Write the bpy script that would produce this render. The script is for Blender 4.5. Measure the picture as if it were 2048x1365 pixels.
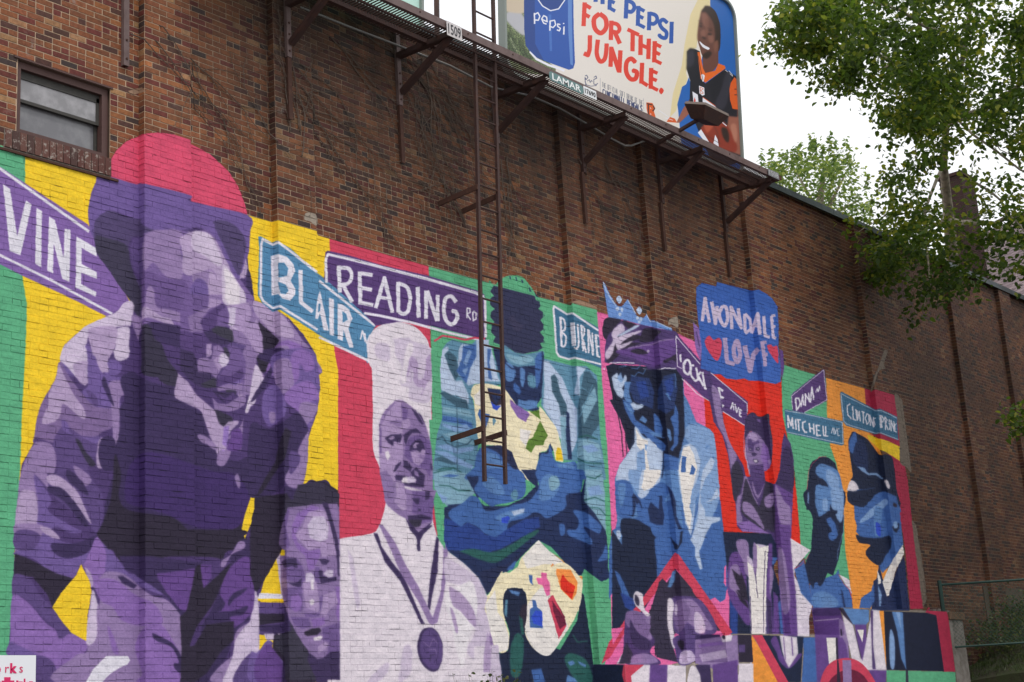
import bpy, bmesh, math, random
import numpy as np
from mathutils import Vector, Matrix, noise as mnoise

# ------------------------------------------------------------------ camera, world, sun, exposure
scene = bpy.context.scene
for o in list(bpy.data.objects): bpy.data.objects.remove(o)
COL = scene.collection
CX, CY, F = 1024.0, 682.5, 3040.178
AX = np.array([[0.64572131, 0.15552884, 0.7475659], [-0.76094068, 0.21229711, 0.61310621], [-0.06335038, -0.96474904, 0.25543299]])
CAM = np.array([0.0, -12.7, 1.6])
cam_d = bpy.data.cameras.new('camera'); cam = bpy.data.objects.new('camera', cam_d); COL.objects.link(cam)
r_, u_, b_ = AX @ [1, 0, 0], AX @ [0, -1, 0], AX @ [0, 0, -1]
cam.matrix_world = Matrix(((r_[0], u_[0], b_[0], CAM[0]), (r_[1], u_[1], b_[1], CAM[1]), (r_[2], u_[2], b_[2], CAM[2]), (0, 0, 0, 1)))
cam_d.sensor_width = 36; cam_d.lens = 36 * F / 2048; cam_d.clip_start = 0.1; cam_d.clip_end = 2000
cam_d.dof.use_dof = True; cam_d.dof.focus_distance = 15.5; cam_d.dof.aperture_fstop = 8.0
scene.camera = cam
scene.render.resolution_x, scene.render.resolution_y = 1024, 682

SUN_DIR = Vector((-0.30, -0.60, 0.95)).normalized()      # towards the light
w = bpy.data.worlds.new('World'); scene.world = w; w.use_nodes = True
nt = w.node_tree; nt.nodes.clear()
N = nt.nodes.new; L = nt.links.new
out = N('ShaderNodeOutputWorld'); mix = N('ShaderNodeMixShader'); bg1 = N('ShaderNodeBackground'); bg2 = N('ShaderNodeBackground')
sky = N('ShaderNodeTexSky'); sky.sky_type = 'NISHITA'; sky.sun_disc = False
sky.sun_elevation = math.asin(SUN_DIR.z); sky.sun_rotation = math.atan2(SUN_DIR.x, SUN_DIR.y)
bg1.inputs[1].default_value = 0.12; L(sky.outputs[0], bg1.inputs[0])
tc = N('ShaderNodeTexCoord'); ns = N('ShaderNodeTexNoise'); ns.inputs['Scale'].default_value = 2.2; ns.inputs['Detail'].default_value = 5
cr = N('ShaderNodeValToRGB'); cr.color_ramp.elements[0].position = .32; cr.color_ramp.elements[1].position = .62
cr.color_ramp.elements[0].color = (.90, .91, .95, 1); cr.color_ramp.elements[1].color = (1, .995, .99, 1)
L(tc.outputs['Generated'], ns.inputs[0]); L(ns.outputs[0], cr.inputs[0]); L(cr.outputs[0], bg2.inputs[0]); bg2.inputs[1].default_value = 1.15
mix.inputs[0].default_value = .9; L(bg1.outputs[0], mix.inputs[1]); L(bg2.outputs[0], mix.inputs[2]); L(mix.outputs[0], out.inputs[0])
sd = bpy.data.lights.new('sun', 'SUN'); sd.energy = 1.5; sd.angle = math.radians(14); sd.color = (1, .965, .91)
so = bpy.data.objects.new('sun', sd); COL.objects.link(so); so.rotation_euler = SUN_DIR.to_track_quat('Z', 'Y').to_euler()
scene.view_settings.view_transform = 'Standard'; scene.view_settings.look = 'None'
scene.view_settings.exposure = 0.22; scene.view_settings.gamma = 1.0; scene.view_settings.use_curve_mapping = False

# ------------------------------------------------------------------ geometry of the view: point of the place seen at a photo pixel
def ray(px, py): return AX @ np.array([px - CX, py - CY, F])
def at_y(px, py, y=0.0):
    d = ray(px, py); t = (y - CAM[1]) / d[1]; return CAM + d * t
def at_d(px, py, dist):
    d = ray(px, py); return CAM + d / np.linalg.norm(d) * dist
def proj(P):
    c = (np.asarray(P, float) - CAM) @ AX
    return CX + F * c[..., 0] / c[..., 2], CY + F * c[..., 1] / c[..., 2]
rnd = random.Random(5)
rng = np.random.default_rng(7)

# ------------------------------------------------------------------ materials
def mat(name, col, rough=.8, metal=0, noise=None, bump=0.0, bscale=60, spec=.3):
    m = bpy.data.materials.new(name); m.use_nodes = True; t = m.node_tree; b = t.nodes['Principled BSDF']
    b.inputs['Roughness'].default_value = rough; b.inputs['Metallic'].default_value = metal; b.inputs['Specular IOR Level'].default_value = spec
    if noise:
        sc, c2, p0, p1 = noise
        tcn = t.nodes.new('ShaderNodeTexCoord'); n = t.nodes.new('ShaderNodeTexNoise'); n.inputs['Scale'].default_value = sc; n.inputs['Detail'].default_value = 6; n.inputs['Roughness'].default_value = .65
        rp = t.nodes.new('ShaderNodeValToRGB'); rp.color_ramp.elements[0].position = p0; rp.color_ramp.elements[1].position = p1
        rp.color_ramp.elements[0].color = (*col, 1); rp.color_ramp.elements[1].color = (*c2, 1)
        t.links.new(tcn.outputs['Object'], n.inputs[0]); t.links.new(n.outputs[0], rp.inputs[0]); t.links.new(rp.outputs[0], b.inputs['Base Color'])
    else: b.inputs['Base Color'].default_value = (*col, 1)
    if bump:
        n2 = t.nodes.new('ShaderNodeTexNoise'); n2.inputs['Scale'].default_value = bscale; n2.inputs['Detail'].default_value = 4
        tcb = t.nodes.new('ShaderNodeTexCoord'); t.links.new(tcb.outputs['Object'], n2.inputs[0])
        bp = t.nodes.new('ShaderNodeBump'); bp.inputs['Strength'].default_value = .6; bp.inputs['Distance'].default_value = bump
        t.links.new(n2.outputs[0], bp.inputs['Height']); t.links.new(bp.outputs[0], b.inputs['Normal'])
    return m
STEEL = mat('brown_painted_steel', (.050, .026, .023), .6, 0, (9, (.085, .036, .024), .5, .75), .002, 40)
STEEL_L = mat('faded_brown_steel', (.135, .092, .088), .6, 0, (7, (.075, .045, .042), .45, .8), .001, 60)
RUST = mat('rusty_iron', (.055, .024, .017), .8, 0, (14, (.10, .045, .028), .5, .75), .002, 70)
DARK = mat('dark_recess', (.012, .011, .011), .7)
FRAME = mat('maroon_window_frame', (.085, .045, .040), .6, 0, (8, (.07, .03, .028), .5, .8))
SASH = mat('dark_sash', (.045, .042, .038), .6, 0, (12, (.09, .08, .07), .55, .8))
COPE = mat('grey_metal_coping', (.09, .115, .12), .35, .6, (3, (.05, .06, .065), .4, .7))
CONC = mat('stained_concrete', (.21, .19, .17), .95, 0, (5, (.09, .075, .06), .42, .72), .01, 30)
WHITE = mat('white_board', (.72, .73, .77), .45)
GREENP = mat('green_fence_paint', (.008, .035, .028), .55, 0, (5, (.02, .05, .04), .4, .7))
WIREM = mat('green_coated_wire', (.03, .09, .07), .5)
BARK = mat('pale_bark', (.30, .26, .20), .9, 0, (9, (.12, .10, .075), .42, .66), .01, 25)
VINEM = mat('dead_vine_stem', (.10, .075, .060), .95, 0, (20, (.17, .14, .12), .5, .8))
GROUNDM = mat('worn_asphalt', (.10, .10, .10), .95, 0, (1.5, (.17, .165, .155), .4, .7), .01, 40)
SOIL = mat('bank_soil', (.030, .026, .016), 1, 0, (2.5, (.028, .042, .012), .42, .62), .03, 12)
ZINC = mat('galvanised_conduit', (.20, .19, .18), .5, .5)

def leaf_mat(name, a, b, c):
    m = bpy.data.materials.new(name); m.use_nodes = True; t = m.node_tree; p = t.nodes['Principled BSDF']; p.inputs['Roughness'].default_value = .55
    at = t.nodes.new('ShaderNodeAttribute'); at.attribute_name = 'tint'; rp = t.nodes.new('ShaderNodeValToRGB')
    e = rp.color_ramp.elements; e[0].color = (*a, 1); e[1].color = (*c, 1); e2 = e.new(.6); e2.color = (*b, 1)
    t.links.new(at.outputs['Fac'], rp.inputs[0]); t.links.new(rp.outputs[0], p.inputs['Base Color'])
    tr = t.nodes.new('ShaderNodeBsdfTranslucent'); mx = t.nodes.new('ShaderNodeMixShader'); mx.inputs[0].default_value = .5
    hs = t.nodes.new('ShaderNodeHueSaturation'); hs.inputs['Value'].default_value = 2.1; hs.inputs['Hue'].default_value = .485
    t.links.new(rp.outputs[0], hs.inputs['Color']); t.links.new(hs.outputs[0], tr.inputs[0])
    t.links.new(p.outputs[0], mx.inputs[1]); t.links.new(tr.outputs[0], mx.inputs[2]); t.links.new(mx.outputs[0], t.nodes['Material Output'].inputs[0])
    return m
LEAF = leaf_mat('broad_leaf', (.018, .042, .006), (.055, .105, .010), (.19, .21, .022))
LEAF2 = leaf_mat('pale_leaf', (.035, .075, .014), (.09, .145, .025), (.24, .28, .06))
LEAF3 = leaf_mat('weed_leaf', (.02, .035, .010), (.045, .068, .018), (.12, .12, .04))

# ------------------------------------------------------------------ object helpers
def link(o, parent=None, **kw):
    COL.objects.link(o)
    if parent: o.parent = parent
    for k, v in kw.items(): o[k] = v
    return o
def mesh_obj(name, V, Fc, m, parent=None, smooth=False, **kw):
    me = bpy.data.meshes.new(name); me.from_pydata([tuple(map(float, v)) for v in V], [], Fc); me.update()
    if m: me.materials.append(m)
    if smooth: me.polygons.foreach_set('use_smooth', [True] * len(me.polygons))
    return link(bpy.data.objects.new(name, me), parent, **kw)
def empty(name, loc, label, cat, **kw):
    o = bpy.data.objects.new(name, None); o.empty_display_size = .3; o.location = loc; o['label'] = label; o['category'] = cat
    return link(o, None, **kw)
class MB:
    def __init__(s, org=(0, 0, 0)): s.V = []; s.F = []; s.o = np.array(org, float)
    def quadbox(s, P):      # 8 points: bottom 4 ccw, top 4
        k = len(s.V); s.V += [np.asarray(p, float) - s.o for p in P]
        s.F += [tuple(k + i for i in f) for f in ((0, 3, 2, 1), (4, 5, 6, 7), (0, 1, 5, 4), (1, 2, 6, 5), (2, 3, 7, 6), (3, 0, 4, 7))]
    def box(s, a, b):
        x0, y0, z0 = a; x1, y1, z1 = b
        s.quadbox([(x0, y0, z0), (x1, y0, z0), (x1, y1, z0), (x0, y1, z0), (x0, y0, z1), (x1, y0, z1), (x1, y1, z1), (x0, y1, z1)])
    def bar(s, a, b, w, h, up=(0, 0, 1)):
        a, b = np.asarray(a, float), np.asarray(b, float); d = b - a; d /= np.linalg.norm(d); up = np.asarray(up, float)
        sd_ = np.cross(d, up); sd_ /= np.linalg.norm(sd_); u2 = np.cross(sd_, d)
        P = [p + sd_ * w / 2 * i + u2 * h / 2 * j for p in (a, b) for i, j in ((-1, -1), (1, -1), (1, 1), (-1, 1))]
        s.quadbox(P)
    def angle(s, a, b, w, t=.008, up=(0, 0, 1)):     # L-section bar
        a, b = np.asarray(a, float), np.asarray(b, float); d = b - a; d /= np.linalg.norm(d); up = np.asarray(up, float)
        sd_ = np.cross(d, up); sd_ /= np.linalg.norm(sd_); u2 = np.cross(sd_, d)
        s.bar(a - u2 * w / 2, b - u2 * w / 2, w, t, up); o = sd_ * (w / 2 - t / 2) + u2 * t * .52
        s.bar(a + o, b + o, t, w - t, up)
    def tube(s, P, r, n=6, cap=True):
        P = [np.asarray(p, float) for p in P]; r = r if hasattr(r, '__len__') else [r] * len(P); k0 = len(s.V)
        for i, p in enumerate(P):
            d = P[min(i + 1, len(P) - 1)] - P[max(i - 1, 0)]; d /= (np.linalg.norm(d) + 1e-9)
            a = np.array([0, 0, 1.0]) if abs(d[2]) < .9 else np.array([1.0, 0, 0])
            e = np.cross(d, a); e /= np.linalg.norm(e); f = np.cross(d, e)
            for j in range(n):
                t = 2 * math.pi * j / n; s.V.append(p + (e * math.cos(t) + f * math.sin(t)) * r[i] - s.o)
        for i in range(len(P) - 1):
            for j in range(n):
                a, b = k0 + i * n + j, k0 + i * n + (j + 1) % n; s.F.append((a, b, b + n, a + n))
        if cap:
            s.F.append(tuple(k0 + j for j in range(n))[::-1]); s.F.append(tuple(k0 + (len(P) - 1) * n + j for j in range(n)))
    def build(s, name, m, parent=None, smooth=False, **kw): return mesh_obj(name, s.V, s.F, m, parent, smooth, **kw)
    def top(s, name, m, label, cat, **kw):
        o_ = mesh_obj(name, s.V, s.F, m, None, label=label, category=cat, **kw); o_.location = s.o; return o_
def text_part(name, body, size, origin, xdir, ydir, m, parent, bold=0.0, tracking=1.0, shear=0.0, sx=1.0):
    c = bpy.data.curves.new(name, 'FONT'); c.body = body; c.size = size; c.offset = bold; c.space_character = tracking; c.extrude = .0008; c.resolution_u = 2
    o = bpy.data.objects.new(name, c); COL.objects.link(o)
    me = bpy.data.meshes.new_from_object(o.evaluated_get(bpy.context.evaluated_depsgraph_get())); bpy.data.objects.remove(o)
    me.materials.clear(); me.materials.append(m)
    x, y = Vector(xdir).normalized(), Vector(ydir).normalized(); z = x.cross(y)
    M = Matrix((x * sx, y, z)).transposed().to_4x4(); M.translation = Vector(origin)
    po = Vector(parent.location); me.transform(Matrix.Translation(-po) @ M)
    return link(bpy.data.objects.new(name, me), parent)

# ------------------------------------------------------------------ polygon painter for flat print
def catmull(P,n=5):
    P=np.asarray(P,float);N=len(P);out=[]
    for i in range(N):
        p0,p1,p2,p3=P[i-1],P[i],P[(i+1)%N],P[(i+2)%N]
        for k in range(n):
            t=k/n
            out.append(.5*((2*p1)+(p2-p0)*t+(2*p0-5*p1+4*p2-p3)*t*t+(3*p1-p0-3*p2+p3)*t**3))
    return np.array(out)
def osmooth(P,n=4):
    P=np.asarray(P,float);Q=np.concatenate([[2*P[0]-P[1]],P,[2*P[-1]-P[-2]]]);out=[]
    for i in range(1,len(Q)-2):
        p0,p1,p2,p3=Q[i-1:i+3]
        for k in range(n):
            t=k/n;out.append(.5*((2*p1)+(p2-p0)*t+(2*p0-5*p1+4*p2-p3)*t*t+(3*p1-p0-3*p2+p3)*t**3))
    return np.array(out+[P[-1]])
def fill(img,P,val):
    H,W=img.shape[:2]
    P=np.asarray(P,float)
    x0,y0=P[:,0],P[:,1]; x1,y1=np.roll(x0,-1),np.roll(y0,-1)
    a=max(0,int(np.floor(y0.min()))); b=min(H-1,int(np.ceil(y0.max())))
    for y in range(a,b+1):
        yc=y+.5
        m=((y0<=yc)&(y1>yc))|((y1<=yc)&(y0>yc))
        if not m.any(): continue
        xs=np.sort(x0[m]+(yc-y0[m])*(x1[m]-x0[m])/(y1[m]-y0[m]))
        for i in range(0,len(xs)-1,2):
            s=max(0,int(np.ceil(xs[i]-.5))); e=min(W,int(np.ceil(xs[i+1]-.5)))
            if e>s: img[y,s:e]=val
def stroke(img,P,w,val):
    P=np.asarray(P,float)
    for i in range(len(P)):
        c=P[i]; t=np.linspace(0,2*np.pi,11)[:-1]
        if 0<i<len(P)-1: fill(img,np.c_[c[0]+w/2*np.cos(t),c[1]+w/2*np.sin(t)],val)
        if i<len(P)-1:
            d=P[i+1]-P[i]; L=np.hypot(*d)+1e-9; n=np.array([-d[1],d[0]])/L*w/2
            fill(img,[P[i]+n,P[i+1]+n,P[i+1]-n,P[i]-n],val)
def paint(img,txt,pal,ox,oy,ss):
    ty=(0,0,1)
    for ln in txt.strip().split('\n'):
        ln=ln.strip()
        if not ln or ln[0]=='#': continue
        if ln[0]=='@':
            ty=[float(v) for v in ln[1:].split(',')]; continue
        if ln[:2]=='T ':
            q=ln.split(' ',6); w=float(q[2]); o=np.array([float(v) for v in q[3].split(',')]); u=np.array([float(v) for v in q[4].split(',')]); v=np.array([float(t) for t in q[5].split(',')])
            for k,ch in enumerate(q[6]):
                if ch not in FONT: continue
                for sg in FONT[ch].split('|'):
                    S=np.array([[float(t) for t in p.split(',')] for p in sg.split()])
                    PP=o+u*k+S[:,:1]/4*u*.68+S[:,1:]/6*v
                    stroke(img,(PP/ty[2]+np.array(ty[:2])-np.array([ox,oy]))*ss,w/ty[2]*ss,pal[q[1]])
            continue
        m=ln[0] if ln[0] in '~|' else ''
        tk=ln[len(m):].split()
        col=tk[0]; k=1
        if m=='|': w=float(tk[1]); k=2
        P=np.array([[float(q) for q in p.split(',')] for p in tk[k:]])
        P=(P/ty[2]+np.array(ty[:2])-np.array([ox,oy]))*ss
        if m=='~': P=catmull(P)
        if m=='|':
            if len(P)>=5 and w>=20: P=osmooth(P)
            stroke(img,P,w/ty[2]*ss,pal[col])
        else: fill(img,P,pal[col])

SOFT = "h1 h2 h3 h4 h5 d2 k1 v2 v3 v4 l1 l2 l3 l4 m1 m2 m3 m4 m5 w2 w3 na nb ro bl b2 b3 b4 tl t2 t3 dg hr hz n3 k3 n4 f1 f2 f3 f4 f5 f6 f7".split()
def blur(a, r):
    k = np.exp(-.5 * (np.arange(-2 * r, 2 * r + 1) / r) ** 2); k /= k.sum()
    for ax in (0, 1):
        o = np.zeros_like(a); n = a.shape[ax]
        for i, w in zip(range(-2 * r, 2 * r + 1), k):
            s0, s1 = slice(max(0, -i), min(n, n - i)), slice(max(0, i), min(n, n + i))
            if ax == 0: o[s0] += a[s1] * w
            else: o[:, s0] += a[:, s1] * w
        a = o
    return a
def soften(c, mask, r=2, f=.42):
    m = mask[..., None].astype(np.float32); b = blur(np.concatenate([c[..., :3] * m, m], -1), r)
    q = b[..., :3] / np.maximum(b[..., 3:], 1e-3); c[..., :3] += (q - c[..., :3]) * m * f; return c


FONT={'A': '0,0 2,6 4,0|1,2 3,2', 'B': '0,0 0,6 3,6 3,3 0,3|3,3 4,2 3,0 0,0', 'C': '4,5 3,6 1,6 0,5 0,1 1,0 3,0 4,1', 'D': '0,0 0,6 3,6 4,4 4,2 3,0 0,0', 'E': '4,6 0,6 0,0 4,0|0,3 3,3', 'F': '4,6 0,6 0,0|0,3 3,3', 'G': '4,5 3,6 1,6 0,5 0,1 1,0 3,0 4,1 4,3 2,3', 'H': '0,0 0,6|4,0 4,6|0,3 4,3', 'I': '2,0 2,6', 'K': '0,0 0,6|4,6 0,3 4,0', 'L': '0,6 0,0 4,0', 'N': '0,0 0,6 4,0 4,6', 'O': '1,0 0,1 0,5 1,6 3,6 4,5 4,1 3,0 1,0', 'P': '0,0 0,6 4,6 4,3 0,3', 'R': '0,0 0,6 4,6 4,3 0,3|2,3 4,0', 'S': '4,5 3,6 1,6 0,5 0,4 4,2 4,1 3,0 1,0 0,1', 'T': '0,6 4,6|2,6 2,0', 'U': '0,6 0,1 1,0 3,0 4,1 4,6'}
PAL={'gr': (92, 172, 128), 'ye': (243, 204, 42), 'cr': (206, 66, 92), 'cm': (170, 42, 72), 'pk': (232, 108, 165), 'rd': (222, 46, 30), 'vi': (130, 98, 165), 'wh': (226, 222, 232), 'qq': (214, 76, 108), 'h1': (110, 88, 150), 'h2': (90, 70, 124), 'h3': (76, 56, 108), 'h4': (58, 44, 86), 'h5': (52, 46, 68), 'd2': (62, 42, 98), 'k1': (44, 36, 56), 'v2': (150, 120, 190), 'v3': (138, 104, 172), 'v4': (100, 68, 136), 'l1': (146, 122, 168), 'l2': (176, 154, 190), 'l3': (206, 190, 214), 'l4': (206, 192, 212), 'w2': (226, 216, 224), 'w3': (232, 226, 230), 'yl': (243, 204, 42), 'lb': (84, 136, 174), 'sp': (88, 60, 118), 'na': (30, 44, 84), 'nb': (24, 34, 62), 'ro': (40, 66, 138), 'bl': (66, 104, 168), 'b2': (92, 132, 186), 'b3': (132, 164, 208), 'b4': (186, 202, 226), 'tl': (96, 142, 168), 't2': (132, 172, 192), 't3': (60, 92, 112), 'ce': (240, 228, 192), 'w4': (234, 228, 222), 'ol': (96, 130, 50), 'dg': (40, 92, 88), 'hr': (34, 42, 78), 'br': (226, 60, 30), 'o2': (246, 150, 74), 'ab': (58, 98, 178), 'cw': (108, 146, 208), 'bb': (50, 80, 200), 'c2': (110, 30, 60), 'ps': (152, 140, 126), 'p2': (150, 120, 98), 'dk': (92, 76, 64), 'hz': (46, 48, 80), 'm1': (120, 95, 152), 'm2': (104, 80, 136), 'm3': (80, 66, 108), 'm4': (60, 54, 78), 'm5': (124, 100, 148), 'n3': (38, 56, 104), 'n4': (22, 28, 52), 'p3': (118, 106, 94), 'k3': (54, 52, 82), 'f1': (168, 144, 186), 'f2': (138, 114, 162), 'f3': (110, 86, 142), 'f4': (84, 62, 116), 'f5': (60, 46, 86), 'f6': (58, 54, 72), 'f7': (204, 190, 214), 'lc': (64, 112, 144), 'or': (238, 152, 62)}
PALB={'b0': (222, 215, 208), 'g1': (196, 180, 158), 'g2': (58, 72, 44), 'g3': (88, 100, 66), 'g4': (176, 176, 182), 'g5': (120, 128, 100), 'w6': (214, 222, 208), 'w7': (226, 226, 236), 'u0': (32, 80, 164), 'u1': (26, 62, 134), 'u2': (90, 130, 196), 'u3': (60, 106, 184), 'u4': (40, 98, 176), 'r0': (216, 58, 42), 'n0': (52, 62, 104), 'g7': (130, 130, 136), 'o9': (214, 92, 38), 'k9': (34, 32, 42), 'c0': (222, 206, 160), 's1': (104, 66, 58), 's2': (132, 88, 76), 's3': (52, 36, 34), 's4': (150, 92, 76), 's5': (140, 54, 40), 'or': (224, 104, 42), 'k8': (52, 50, 62), 'k7': (60, 40, 36), 's6': (122, 80, 68), 's7': (176, 84, 62), 's8': (178, 118, 98)}
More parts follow.
